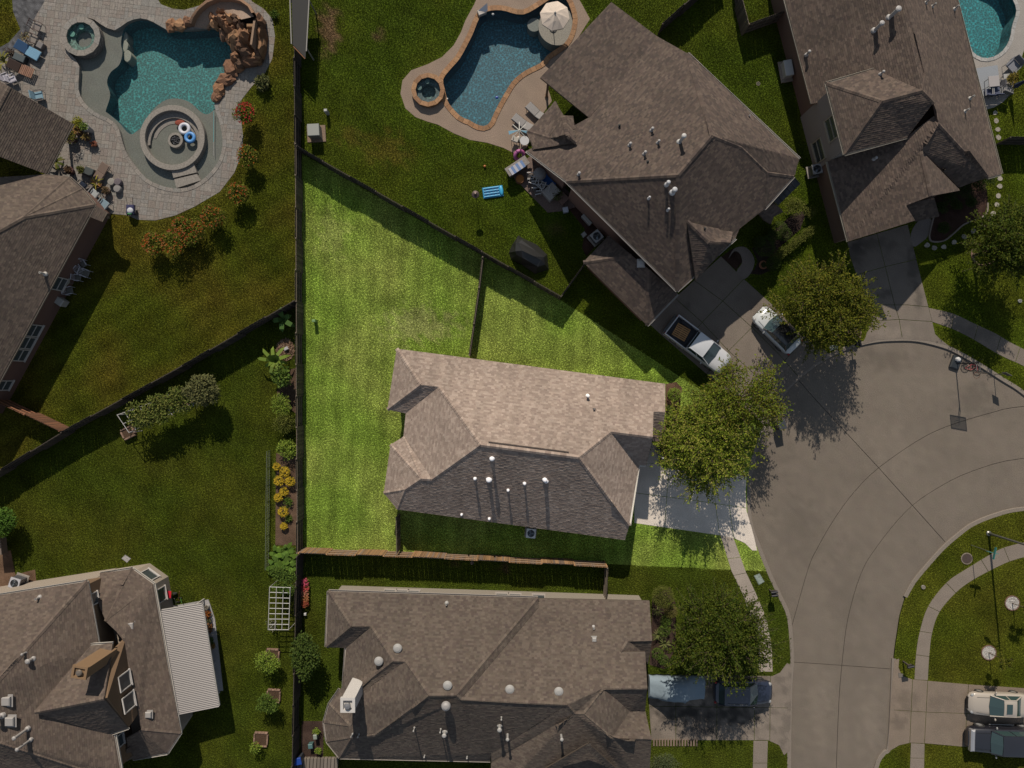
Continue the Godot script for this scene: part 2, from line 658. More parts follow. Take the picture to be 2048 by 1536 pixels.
func shingles(mb: MB, p: Array, tones: Array, sd: int) -> void:
	var n := newell(p)
	var cen := Vector3.ZERO
	for w: Vector3 in p:
		cen += w / p.size()
	var u := Vector3.UP.cross(n).normalized()
	var v := n.cross(u).normalized()
	var f := PackedVector2Array()
	var lo := Vector2(1e9, 1e9)
	var hi := -lo
	for w: Vector3 in p:
		var e := Vector2((w - cen).dot(u), (w - cen).dot(v))
		f.append(e)
		lo = lo.min(e)
		hi = hi.max(e)
	if Geometry2D.triangulate_polygon(f).is_empty():
		return
	# the true surface, triangle by triangle, so that the courses follow a face that is not quite flat
	var gf := PackedVector2Array()
	for w: Vector3 in p:
		gf.append(flat(w))
	var ids := Geometry2D.triangulate_polygon(gf)
	var tri: Array = []
	var low := 99.0
	var high := -99.0
	for w: Vector3 in p:
		low = minf(low, w.y)
		high = maxf(high, w.y)
	for k in range(0, ids.size(), 3):
		var a: Vector3 = p[ids[k]]
		var b: Vector3 = p[ids[k + 1]]
		var c: Vector3 = p[ids[k + 2]]
		var tn := (b - a).cross(c - a)
		if absf(tn.y) > 0.0001:
			tri.append([flat(a), flat(b), flat(c), a, -tn.x / tn.y, -tn.z / tn.y])
	var rg := RandomNumberGenerator.new()
	rg.seed = sd
	var course := 0.145
	var row := 0
	var y := lo.y
	while y < hi.y:
		var x := lo.x - rg.randf() * 0.3
		while x < hi.x:
			var tw := 0.14 + rg.randf() * 0.17
			var sq := PackedVector2Array([Vector2(x, y), Vector2(x + tw, y), Vector2(x + tw, y + course), Vector2(x, y + course)])
			var hit := 0
			for e in sq:
				if Geometry2D.is_point_in_polygon(e, f):
					hit += 1
			if hit > 0:
				var world := cen + u * x + v * y
				var streak := speck.get_noise_3d(u.dot(world) * 2.6, 7.0, v.dot(world) * 0.22)
				var b := 1.0 + 0.2 * blotch.get_noise_3d(world.x * 0.9, world.y * 0.9, world.z * 0.9) + 0.2 * streak
				var tone: Color = tones[rg.randi() % tones.size()]
				var kk := b * (0.9 + 0.2 * rg.randf())
				mb.col = Color(tone.r * kk, tone.g * kk, tone.b * kk)
				var lift := 0.008 + 0.013 * rg.randf()
				var bits: Array[PackedVector2Array] = [sq]
				if hit < 4:
					bits = Geometry2D.intersect_polygons(sq, f)
				for s in bits:
					var m := s.size()
					if m < 3:
						continue
					var w3: Array[Vector3] = []
					for e in s:
						var w := cen + u * e.x + v * e.y
						w.y = clampf(surf(tri, w), low, high)
						w3.append(w + n * (0.006 + lift * (1.0 - (e.y - y) / course)))
					var ccw := not Geometry2D.is_polygon_clockwise(s)
					for k in range(1, m - 1):
						if ccw:
							mb.tri(w3[0], w3[k], w3[k + 1])
						else:
							mb.tri(w3[0], w3[k + 1], w3[k])
					if hit == 4:
						mb.quad(w3[0] - n * lift, w3[1] - n * lift, w3[1], w3[0])
			x += tw
		y += course
		row += 1

func surf(tri: Array, w: Vector3) -> float:
	var f := flat(w)
	var best := w.y
	var near := 1e9
	for t: Array in tri:
		var y: float = t[3].y + t[4] * (f.x - t[3].x) + t[5] * (f.y - t[3].z)
		if Geometry2D.point_is_inside_triangle(f, t[0], t[1], t[2]):
			return y
		var d: float = f.distance_squared_to((t[0] + t[1] + t[2]) / 3.0)
		if d < near:
			near = d
			best = y
	return best

func ridge_cap(mb: MB, a: Vector3, b: Vector3, tones: Array, sd: int) -> void:
	var rg := RandomNumberGenerator.new()
	rg.seed = sd
	var d := b - a
	var len := d.length()
	if len < 0.3:
		return
	d /= len
	var s := d.cross(Vector3.UP).normalized()
	var n := s.cross(d).normalized()
	var k := 0.0
	while k < len:
		var e := minf(k + 0.22, len)
		var tone: Color = tones[rg.randi() % tones.size()]
		var kk := 0.95 + 0.3 * rg.randf()
		mb.col = Color(tone.r * kk, tone.g * kk, tone.b * kk)
		var p0 := a + d * k + n * 0.05
		var p1 := a + d * e + n * 0.065
		var w := s * 0.15
		var dn := -Vector3.UP * 0.085
		mb.quad(p0, p1, p1 + w + dn, p0 + w + dn)
		mb.quad(p0 - w + dn, p1 - w + dn, p1, p0)
		mb.tri(p1, p1 + w + dn, p1 - w + dn)
		k = e

func roof(house: Node3D, pts: Dictionary, faces: Array, tones: Array, sd: int) -> void:
	var edges := {}
	for f: Array in faces:
		var p: Array = []
		for k: String in f:
			p.append(pts[k])
		var mb := MB.new()
		mb.col = tones[0] * 0.8
		deck(mb, p, -0.02, 0.16)
		sd += 1
		var slope := part(house, "roof_slope", mb, M.plain)
		var sm := MB.new()
		shingles(sm, p, tones, sd)
		if sm.v.size():
			stuff(part(slope, "shingle_courses", sm, M.shingle))
		var cen := Vector3.ZERO
		for w: Vector3 in p:
			cen += w / p.size()
		for k in f.size():
			var a: String = f[k]
			var b: String = f[(k + 1) % f.size()]
			var key := a + "|" + b if a < b else b + "|" + a
			if edges.has(key):
				var other: Array = edges[key]
				if newell(p).dot(other[0] - pts[a]) < -0.03:      # the other face falls away: a hip or a ridge
					var cm := MB.new()
					ridge_cap(cm, pts[a], pts[b], tones, sd)
					if cm.v.size():
						part(house, "ridge_cap", cm, M.shingle)
			else:
				edges[key] = [cen]

func gutter(house: Node3D, a: Vector3, b: Vector3, col := Color(0.62, 0.59, 0.54)) -> void:
	var mb := MB.new()
	mb.col = col
	var d := (b - a).normalized()
	var s := d.cross(Vector3.UP).normalized()
	var up := Vector3.UP
	var cen := house.get_meta("middle", Vector3.ZERO) as Vector3
	if s.dot(a - cen) < 0.0:
		s = -s
	# a trough: back, floor, front lip
	for e in [[Vector3(0.0, -0.14, 0), Vector3(0.0, 0.0, 0)], [Vector3(0.0, -0.14, 0), Vector3(0.11, -0.14, 0)], [Vector3(0.11, -0.14, 0), Vector3(0.12, -0.01, 0)]]:
		var m0: Vector3 = e[0]
		var m1: Vector3 = e[1]
		var mid := (m0 + m1) * 0.5
		var half := (m1 - m0).length() * 0.5 + 0.008
		var ax := (s * (m1.x - m0.x) + up * (m1.y - m0.y)).normalized()
		var bz := d.cross(ax)
		mb.box((a + b) * 0.5 + s * mid.x + up * mid.y, Vector3(a.distance_to(b), half * 2.0, 0.016), Basis(d, ax, bz))
	part(house, "gutter", mb, M.paint)

func walls(house: Node3D, p: PackedVector2Array, y1: float, inset: float, col: Color, m: Material = null, y0 := 0.0, called := "wall") -> PackedVector2Array:
	var w := grown(p, -inset)
	var mb := MB.new()
	mb.col = col
	mb.prism(w, y0, y1)
	bare.append(w)
	part(house, called, mb, m if m else M.wall)
	return w

# a window on a vertical wall: middle of its foot, the outward way it faces, width, height
func window(house: Node3D, foot: Vector3, out: Vector3, w: float, h: float, rows := 2, frame := Color(0.6, 0.57, 0.52)) -> void:
	out.y = 0.0
	out = out.normalized()
	var side := Vector3.UP.cross(out).normalized()
	var mid := foot + Vector3.UP * h * 0.5
	var bs := Basis(side, Vector3.UP, out)
	var f := MB.new()
	f.col = frame
	for s in [-1.0, 1.0]:
		f.box(mid + side * s * (w * 0.5 - 0.035) + out * 0.03, Vector3(0.07, h, 0.09), bs)
		f.box(mid + Vector3.UP * s * (h * 0.5 - 0.035) + out * 0.031, Vector3(w - 0.14, 0.07, 0.088), bs)
	for r in range(1, rows):
		f.box(mid + Vector3.UP * (h * r / rows - h * 0.5) + out * 0.028, Vector3(w - 0.14, 0.05, 0.08), bs)
	f.box(foot - Vector3.UP * 0.03 + out * 0.05, Vector3(w + 0.1, 0.06, 0.14), bs)
	var win := part(house, "window", f, M.paint)
	for r in rows:
		var g := MB.new()
		g.box(foot + Vector3.UP * (h * (r + 0.5) / rows) + out * 0.012, Vector3(w - 0.15, h / rows - 0.06, 0.02), bs)
		part(win, "pane", g, M.window_glass)

# a pipe through a roof with its flashing and cap
func vent(house: Node3D, foot: Vector3, r: float, h: float, kind := 0, col := Color(0.62, 0.6, 0.58)) -> void:
	var mb := MB.new()
	mb.col = col
	if kind == 0:      # plain pipe with a flashing cone
		mb.lathe(foot, [[r * 2.6, -0.12], [r * 2.2, 0.02], [r * 1.1, 0.1], [r, 0.12], [r, h], [r * 0.75, h], [r * 0.7, h - 0.06], [0.0, h - 0.06]], 12)
	elif kind == 1:    # pipe with a rain cap
		mb.lathe(foot, [[r * 1.8, -0.12], [r * 1.5, 0.03], [r * 0.85, 0.1], [r * 0.85, h - 0.02], [r * 1.3, h], [r * 1.3, h + 0.05], [r * 0.8, h + 0.11], [0.0, h + 0.13]], 12)
	elif kind == 2:    # low round dome ventilator
		mb.lathe(foot, [[r * 0.62, -0.3], [r * 0.62, h * 0.5], [r, h * 0.5], [r, h * 0.62], [r * 0.85, h * 0.85], [r * 0.45, h], [0.0, h * 1.03]], 20)
	elif kind == 3:    # square slant-back hood
		mb.slab(foot + Vector3.UP * h * 0.5, Vector3(r * 2.0, h, r * 2.0), 0.05)
		mb.box(foot + Vector3.UP * 0.02, Vector3(r * 2.7, 0.03, r * 2.9))
	part(house, ["vent_pipe", "vent_pipe", "dome_vent", "vent_hood"][kind], mb, M.paint)

func face_height(p: Array, x: float, z: float) -> float:
	var n := newell(p)
	var c := Vector3.ZERO
	for w: Vector3 in p:
		c += w / p.size()
	return c.y - (n.x * (x - c.x) + n.z * (z - c.z)) / n.y

# where the sight line through a tile point meets the roof face
func on_face(pts: Dictionary, f: Array, t: Vector2, x: float, y: float) -> Vector3:
	var p: Array = []
	for k: String in f:
		p.append(pts[k])
	var h := 4.0
	for i in 12:
		var w := q(t, x, y, h)
		h = lerpf(h, face_height(p, w.x, w.z), 0.7)
	return q(t, x, y, h)

func house_thing(called: String, label: String, middle: Vector3) -> Node3D:
	var o := thing(called, label, "house", Vector3(middle.x, 0, middle.z))
	o.set_meta("middle", Vector3(middle.x, 0, middle.z))
	return o

func gable_wall(house: Node3D, p: Array, col: Color, depth := 0.16, called := "gable_wall") -> void:
	var mb := MB.new()
	mb.col = col
	var n := Vector3.ZERO
	for k in p.size():
		var a: Vector3 = p[k]
		var b: Vector3 = p[(k + 1) % p.size()]
		n += Vector3((a.y - b.y) * (a.z + b.z), (a.z - b.z) * (a.x + b.x), (a.x - b.x) * (a.y + b.y))
	n = n.normalized() * depth
	for k in range(1, p.size() - 1):
		mb.tri(p[0], p[k], p[k + 1])
		mb.tri(p[0] - n, p[k + 1] - n, p[k] - n)
	for k in p.size():
		var a: Vector3 = p[k]
		var b: Vector3 = p[(k + 1) % p.size()]
		mb.quad(b, a, a - n, b - n)
	part(house, called, mb, M.wall)


# ---------------------------------------------------------------- fences
# a board fence: pickets on rails between posts; every other bay shows its rails
func fence(label: String, line: Array, height: float, tones: Array, sd: int, side := 1.0, group := "", alternate := true) -> Node3D:
	var rg := RandomNumberGenerator.new()
	rg.seed = sd
	var o := thing("board_fence", label, "fence", line[0], group)
	var base: Vector3 = line[0]
	var shapes: Array = []
	for t: Color in tones:
		for k in 2:
			var mb := MB.new()
			mb.col = t * (0.85 + 0.3 * k)
			var w := 0.136
			# dog-eared top
			var pr := PackedVector2Array([Vector2(-w / 2, 0), Vector2(w / 2, 0), Vector2(w / 2, 0.965), Vector2(w / 2 - 0.03, 1.0), Vector2(-w / 2 + 0.03, 1.0), Vector2(-w / 2, 0.965)])
			for s in [1.0, -1.0]:
				for e in range(1, 5):
					var a := Vector3(pr[0].x, pr[0].y, 0.009 * s)
					var b := Vector3(pr[e].x, pr[e].y, 0.009 * s)
					var c := Vector3(pr[e + 1].x, pr[e + 1].y, 0.009 * s)
					if s > 0:
						mb.tri(a, b, c)
					else:
						mb.tri(a, c, b)
			for e in 6:
				var a := pr[e]
				var b := pr[(e + 1) % 6]
				mb.quad(Vector3(a.x, a.y, -0.009), Vector3(b.x, b.y, -0.009), Vector3(b.x, b.y, 0.009), Vector3(a.x, a.y, 0.009))
			shapes.append(mb.mesh())
	var bay := 0
	for j in line.size() - 1:
		var a: Vector3 = line[j]
		var b: Vector3 = line[j + 1]
		var d := b - a
		var len := d.length()
		d /= len
		var nrm := Vector3.UP.cross(d).normalized() * side
		var nb := maxi(1, roundi(len / 2.4))
		for i in nb:
			var p0 := a + d * (len * i / nb)
			var p1 := a + d * (len * (i + 1) / nb)
			var face := 1.0 if (bay % 2 == 0 or not alternate) else -1.0
			var top := height + (0.05 * sin(bay * 2.1) if alternate else 0.02 * sin(bay * 2.1))
			var post := MB.new()
			post.col = tones[0] * 0.9
			post.box(p0 + Vector3.UP * (top * 0.5), Vector3(0.09, top, 0.09), Basis(d, Vector3.UP, nrm))
			part(o, "post", post, M.wood)
			var rail := MB.new()
			rail.col = tones[tones.size() - 1] * 0.95
			for hh in [0.25, 0.55, 0.9]:
				rail.box((p0 + p1) * 0.5 + Vector3.UP * (top * hh) - nrm * face * 0.02, Vector3(p0.distance_to(p1) - 0.1, 0.09, 0.04), Basis(d, Vector3.UP, nrm))
			part(o, "rails", rail, M.wood)
			var np := maxi(1, floori((p0.distance_to(p1)) / 0.145))
			for k in np:
				var at := p0 + (p1 - p0) * ((k + 0.5) / np) + nrm * face * 0.052
				var hh := top * (0.985 + 0.03 * rg.randf())
				var bs := Basis(d * (p0.distance_to(p1) / np / 0.141), Vector3.UP * hh, nrm).rotated(nrm, (rg.randf() - 0.5) * 0.02)
				put(o, "picket", shapes[rg.randi() % shapes.size()], M.wood, Transform3D(bs, at - base))
			bay += 1
		var last := MB.new()
		last.col = tones[0] * 0.9
		last.box(b + Vector3.UP * (height * 0.5), Vector3(0.09, height, 0.09), Basis(d, Vector3.UP, nrm))
		part(o, "post", last, M.wood)
	return o


# ---------------------------------------------------------------- plants
func leaf(mb: MB, at: Vector3, dir: Vector3, nrm: Vector3, len: float, wid: float) -> void:
	var s := dir.cross(nrm).normalized() * wid * 0.5
	var m := at + dir * len * 0.45 + nrm * wid * 0.1
	mb.tri(at, m + s, at + dir * len)
	mb.tri(at, at + dir * len, m - s)

func leaf_cloud(mb: MB, rg: RandomNumberGenerator, c: Vector3, r: Vector3, count: int, size: float, tones: Array, hollow := 0.35) -> void:
	for k in count:
		var d := Vector3(rg.randfn(), rg.randfn(), rg.randfn()).normalized()
		var f := pow(rg.randf(), 0.45)
		f = lerpf(hollow, 1.0, f) * (0.9 + 0.25 * rg.randf())
		var p := c + d * r * f
		var dir := (d * 0.6 + Vector3(rg.randfn(), rg.randfn() - 0.2, rg.randfn())).normalized()
		var nr := (Vector3.UP * 1.1 + d * 0.5 + Vector3(rg.randfn(), rg.randfn(), rg.randfn()) * 0.55).normalized()
		var t: Color = tones[rg.randi() % tones.size()]
		var kk := 0.75 + 0.5 * rg.randf()
		mb.col = Color(t.r * kk, t.g * kk, t.b * kk)
		leaf(mb, p, dir, nr, size * (0.7 + 0.6 * rg.randf()), size * (0.4 + 0.25 * rg.randf()))

func tree(called: String, label: String, at: Vector3, crown: Vector3, rad: Vector3, lobes: int, leaves: int, size: float, tones: Array, sd: int, group := "") -> Node3D:
	var rg := RandomNumberGenerator.new()
	rg.seed = sd
	var o := thing(called, label, "tree", at, group)
	var tr := MB.new()
	tr.col = Color(0.1, 0.075, 0.055)
	var fork := at.lerp(crown, 0.55)
	fork.y = crown.y - rad.y * 0.45
	tr.tube([at - Vector3.UP * 0.1, at + Vector3.UP * 0.3, at.lerp(fork, 0.6) + Vector3(0.06, 0, -0.05), fork], 0.05 * rad.x + 0.015, 0.03 * rad.x + 0.008, 10)
	var cm := MB.new()
	var per := leaves / lobes
	for k in lobes:
		var g := TAU * (k * 0.618) + rg.randf() * 0.5
		var el := asin(clampf(lerpf(-0.5, 0.98, (k + 0.5) / lobes), -1, 1))
		var d := Vector3(cos(g) * cos(el), sin(el), sin(g) * cos(el))
		var reach := 0.5 + 0.34 * rg.randf()
		var c := crown + d * rad * reach
		tr.tube([fork, fork.lerp(c, 0.5) + Vector3(0, -0.12, 0), c], 0.018 * rad.x, 0.006 * rad.x, 5)
		var lr := rad * (0.26 + 0.14 * rg.randf())
		leaf_cloud(cm, rg, c, lr, int(per * 0.72), size, tones, 0.1)
		# twigs that break the outline
		for w in 8:
			var td := (d + Vector3(rg.randfn(), rg.randfn() * 0.6, rg.randfn()) * 0.5).normalized()
			var tl := rad.x * (0.28 + 0.36 * rg.randf())
			var tip := c + td * tl * Vector3(1, 0.7, 1)
			tr.cyl(c, tip, 0.012, 0.005, 4, false)
			var nn := int(per * 0.28 / 8.0)
			for e in nn:
				var f := 0.35 + 0.65 * rg.randf()
				var p := c.lerp(tip, f) + Vector3(rg.randfn(), rg.randfn(), rg.randfn()) * 0.07
				var t: Color = tones[rg.randi() % tones.size()]
				var kk := 0.8 + 0.5 * rg.randf()
				cm.col = Color(t.r * kk, t.g * kk, t.b * kk)
				leaf(cm, p, (td + Vector3(rg.randfn(), rg.randfn(), rg.randfn()) * 0.7).normalized(), (Vector3.UP + Vector3(rg.randfn(), 0, rg.randfn()) * 0.5).normalized(), size * (0.8 + 0.5 * rg.randf()), size * 0.5)
	part(o, "trunk", tr, M.bark)
	part(o, "crown", cm, M.leaf)
	return o

func shrub(called: String, label: String, at: Vector3, r: Vector3, leaves: int, size: float, tones: Array, sd: int, group := "", flowers := 0, ftones: Array = [], tight := 0.7, cat := "shrub") -> Node3D:
	var rg := RandomNumberGenerator.new()
	rg.seed = sd
	var o := thing(called, label, cat, at, group)
	var st := MB.new()
	st.col = Color(0.09, 0.07, 0.05)
	var cm := MB.new()
	var c := at + Vector3.UP * r.y * 0.95
	for k in 5:
		var d := Vector3(rg.randfn(), 0.9, rg.randfn()).normalized()
		st.cyl(at - Vector3.UP * 0.03, at + d * r * 1.1 * Vector3(1, 1.2, 1), 0.03, 0.01, 5, false)
	if tight >= 0.9:
		leaf_cloud(cm, rg, c, r, leaves, size, tones, 0.8)
	else:
		var n := 7
		for k in n:
			var g := TAU * k * 0.618
			var d := Vector3(cos(g), rg.randf() * 0.6 - 0.1, sin(g)) * (0.2 + 0.5 * rg.randf())
			leaf_cloud(cm, rg, c + d * r, r * (0.45 + 0.2 * rg.randf()), leaves / n, size, tones, 0.15)
	part(o, "stems", st, M.bark)
	part(o, "foliage", cm, M.leaf)
	if flowers:
		var fm := MB.new()
		for k in flowers:
			var d := Vector3(rg.randfn(), absf(rg.randfn()) * 0.8 + 0.2, rg.randfn()).normalized()
			var p := c + d * r * (0.85 + 0.2 * rg.randf())
			var t: Color = ftones[rg.randi() % ftones.size()]
			fm.col = t * (0.7 + 0.6 * rg.randf())
			for e in 4:
				var g := TAU * e / 4 + rg.randf()
				leaf(fm, p, Vector3(cos(g), 0.35, sin(g)).normalized(), Vector3.UP, 0.085, 0.06)
		stuff(part(o, "flowers", fm, M.leaf))
	return o


# ---------------------------------------------------------------- the setting
var street_poly: PackedVector2Array
var pool_holes: Array = []

func turf(base: Color, dry: Color, amount: float, stripe_dir := Vector2.ZERO, stripe_w := 1.0, stripe_amt := 0.0, spots: Array = []) -> Callable:
	return func(w: Vector2) -> Color:
		var k := 1.0 + 0.28 * blotch.get_noise_2d(w.x * 2.2, w.y * 2.2) + 0.3 * speck.get_noise_2d(w.x * 1.3, w.y * 1.3)
		var f := clampf(amount * (0.5 + 1.3 * blotch.get_noise_2d(w.x * 1.1 + 90.0, w.y * 1.1)), 0.0, 1.0)
		if stripe_amt > 0.0:
			var s := sin(w.dot(stripe_dir) * TAU / stripe_w + 1.5 * blotch.get_noise_2d(w.x * 0.6, w.y * 0.6))
			k *= 1.0 + stripe_amt * s
		var c := base.lerp(dry, f)
		for sp: Array in spots:                     # bare or yellowed patches: centre, radii, colour
			var d: Vector2 = (w - sp[0]) / sp[1]
			var e: float = d.length() + 0.9 * speck.get_noise_2d(w.x * 3.0, w.y * 3.0)
			if e < 1.0:
				c = c.lerp(sp[2], smoothstep(1.0, 0.45, e) * 0.85)
		return Color(c.r * k, c.g * k, c.b * k)

func conc(base: Color, blot := 0.16, stains: Array = [], mottle := 0.0) -> Callable:
	return func(w: Vector2) -> Color:
		var k := 1.0 + blot * 0.7 * blotch.get_noise_2d(w.x * 1.5, w.y * 1.5) + 0.12 * speck.get_noise_2d(w.x * 2.0, w.y * 2.0)
		if mottle > 0.0:
			k *= 1.0 - mottle * smoothstep(-0.05, 0.3, speck.get_noise_2d(w.x * 1.6 + 40.0, w.y * 1.6))
		for sp: Array in stains:
			var d: Vector2 = (w - sp[0]) / sp[1]
			var e: float = d.length() + 0.7 * speck.get_noise_2d(w.x * 2.5, w.y * 2.5)
			if e < 1.0:
				k *= lerpf(1.0, sp[2], smoothstep(1.0, 0.3, e))
		return Color(base.r * k, base.g * k, base.b * k)

func lawn(p: PackedVector2Array, fn: Callable, cell := 0.5) -> void:
	var mb := MB.new()
	for s in Geometry2D.clip_polygons(p, street_poly):
		if Geometry2D.is_polygon_clockwise(s):
			continue
		sheet(mb, s, 0.0, cell, fn, pool_holes)
		lawns.append([s, fn])
	setting("lawn", mb, M.grass)

func walkway(called: String, p: PackedVector2Array, joints: Array, y: float, fn: Callable) -> void:
	slabs(called, p, joints, y, fn, M.concrete)

func build_ground() -> void:
	street_poly = ppoly([1577, 1640, 1580, 1400, 1584, 1330, 1583, 1288, 1577, 1232, 1559, 1191, 1540, 1150, 1520, 1100, 1505, 1060, 1499, 1030, 1498, 990, 1500, 950, 1510, 905, 1526, 860, 1545, 820, 1574, 778, 1600, 752, 1630, 729, 1659, 711, 1690, 697, 1723, 687, 1760, 680, 1800, 678, 1830, 679, 1858, 684, 1896, 695, 1928, 711, 1961, 730, 2005, 758, 2048, 786, 2120, 850, 2180, 930, 2200, 1010, 2048, 1018, 1990, 1031, 1946, 1049, 1917, 1070, 1887, 1096, 1858, 1128, 1829, 1163, 1811, 1194, 1800, 1232, 1791, 1291, 1788, 1317, 1785, 1400, 1779, 1493, 1768, 1507, 1753, 1536, 1735, 1640])
	# the wide ground: one sheet to the horizon, with holes only where pools are dug
	var g := MB.new()
	g.col = Color(0.035, 0.045, 0.012)
	var inner := PackedVector2Array([Vector2(-60, -50), Vector2(60, -50), Vector2(60, 50), Vector2(-60, 50)])
	sheet(g, inner, -0.2, 4.0, func(_w: Vector2) -> Color: return Color(0.035, 0.045, 0.012), pool_holes)
	var far := 700.0
	for r: Array in [[-far, -far, far, -50.0], [-far, 50.0, far, far], [-far, -50.0, -60.0, 50.0], [60.0, -50.0, far, 50.0]]:
		g.quad(Vector3(r[0], -0.2, r[3]), Vector3(r[2], -0.2, r[3]), Vector3(r[2], -0.2, r[1]), Vector3(r[0], -0.2, r[1]))
	setting("ground", g, M.grass)

	var dull := Color(0.037, 0.056, 0.005)
	var tan_dry := Color(0.073, 0.063, 0.009)
	var soil := Color(0.12, 0.072, 0.042)
	# property by property
	lawn(ppoly([-80, -60, 600, -60, 605, 600, 380, 733, 0, 952, -80, 995]), turf(Color(0.043, 0.052, 0.005), Color(0.072, 0.057, 0.008), 0.6, Vector2(0.5, 0.866), 1.7, 0.16))
	lawn(ppoly([605, 600, 606, 1100, 598, 1640, -80, 1640, -80, 995, 0, 952, 380, 733]), turf(Color(0.036, 0.049, 0.005), Color(0.053, 0.055, 0.007), 0.5))
	var spots := [[flat(px(658, 60)), Vector2(1.0, 2.4), soil], [flat(px(756, 72)), Vector2(0.4, 0.75), soil * 0.8], [flat(px(775, 300)), Vector2(2.2, 1.7), Color(0.078, 0.066, 0.011)], [flat(px(700, 275)), Vector2(1.2, 1.0), Color(0.068, 0.06, 0.01)], [flat(px(1110, 455)), Vector2(1.0, 0.7), Color(0.07, 0.06, 0.02)]]
	lawn(ppoly([600, -60, 1545, -60, 1612, 330, 1618, 470, 1560, 640, 1600, 752, 1526, 860, 1118, 598, 604, 308]), turf(dull, Color(0.053, 0.058, 0.006), 0.4, Vector2.ZERO, 1, 0, spots))
	lawn(ppoly([1545, -60, 2130, -60, 2130, 860, 1850, 800, 1600, 752, 1560, 640, 1618, 470, 1612, 330]), turf(Color(0.046, 0.066, 0.005), tan_dry, 0.35))
	lawn(ppoly([604, 308, 1118, 598, 1526, 860, 1560, 1000, 1540, 1143, 606, 1100]), turf(Color(0.138, 0.208, 0.03), Color(0.21, 0.243, 0.055), 0.6, Vector2(1, 0.03), 1.25, 0.11, [[flat(px(665, 470)), Vector2(1.6, 2.2), Color(0.2, 0.235, 0.06)], [flat(px(840, 650)), Vector2(3.5, 1.6), Color(0.225, 0.245, 0.08)]]), 0.3)  # extra brightness of the highlighted plot is painted into this turf colour
	lawn(ppoly([606, 1100, 1540, 1143, 1640, 1240, 1640, 1640, 598, 1640]), turf(Color(0.038, 0.054, 0.006), Color(0.053, 0.055, 0.007), 0.4, Vector2.ZERO, 1, 0, [[flat(px(1005, 1139)), Vector2(0.6, 0.5), soil * 0.6], [flat(px(910, 1128)), Vector2(0.5, 0.3), soil * 0.6]]))
	lawn(ppoly([2130, 990, 2130, 1640, 1690, 1640, 1700, 1200, 1850, 1000]), turf(Color(0.049, 0.062, 0.0055), tan_dry, 0.4))


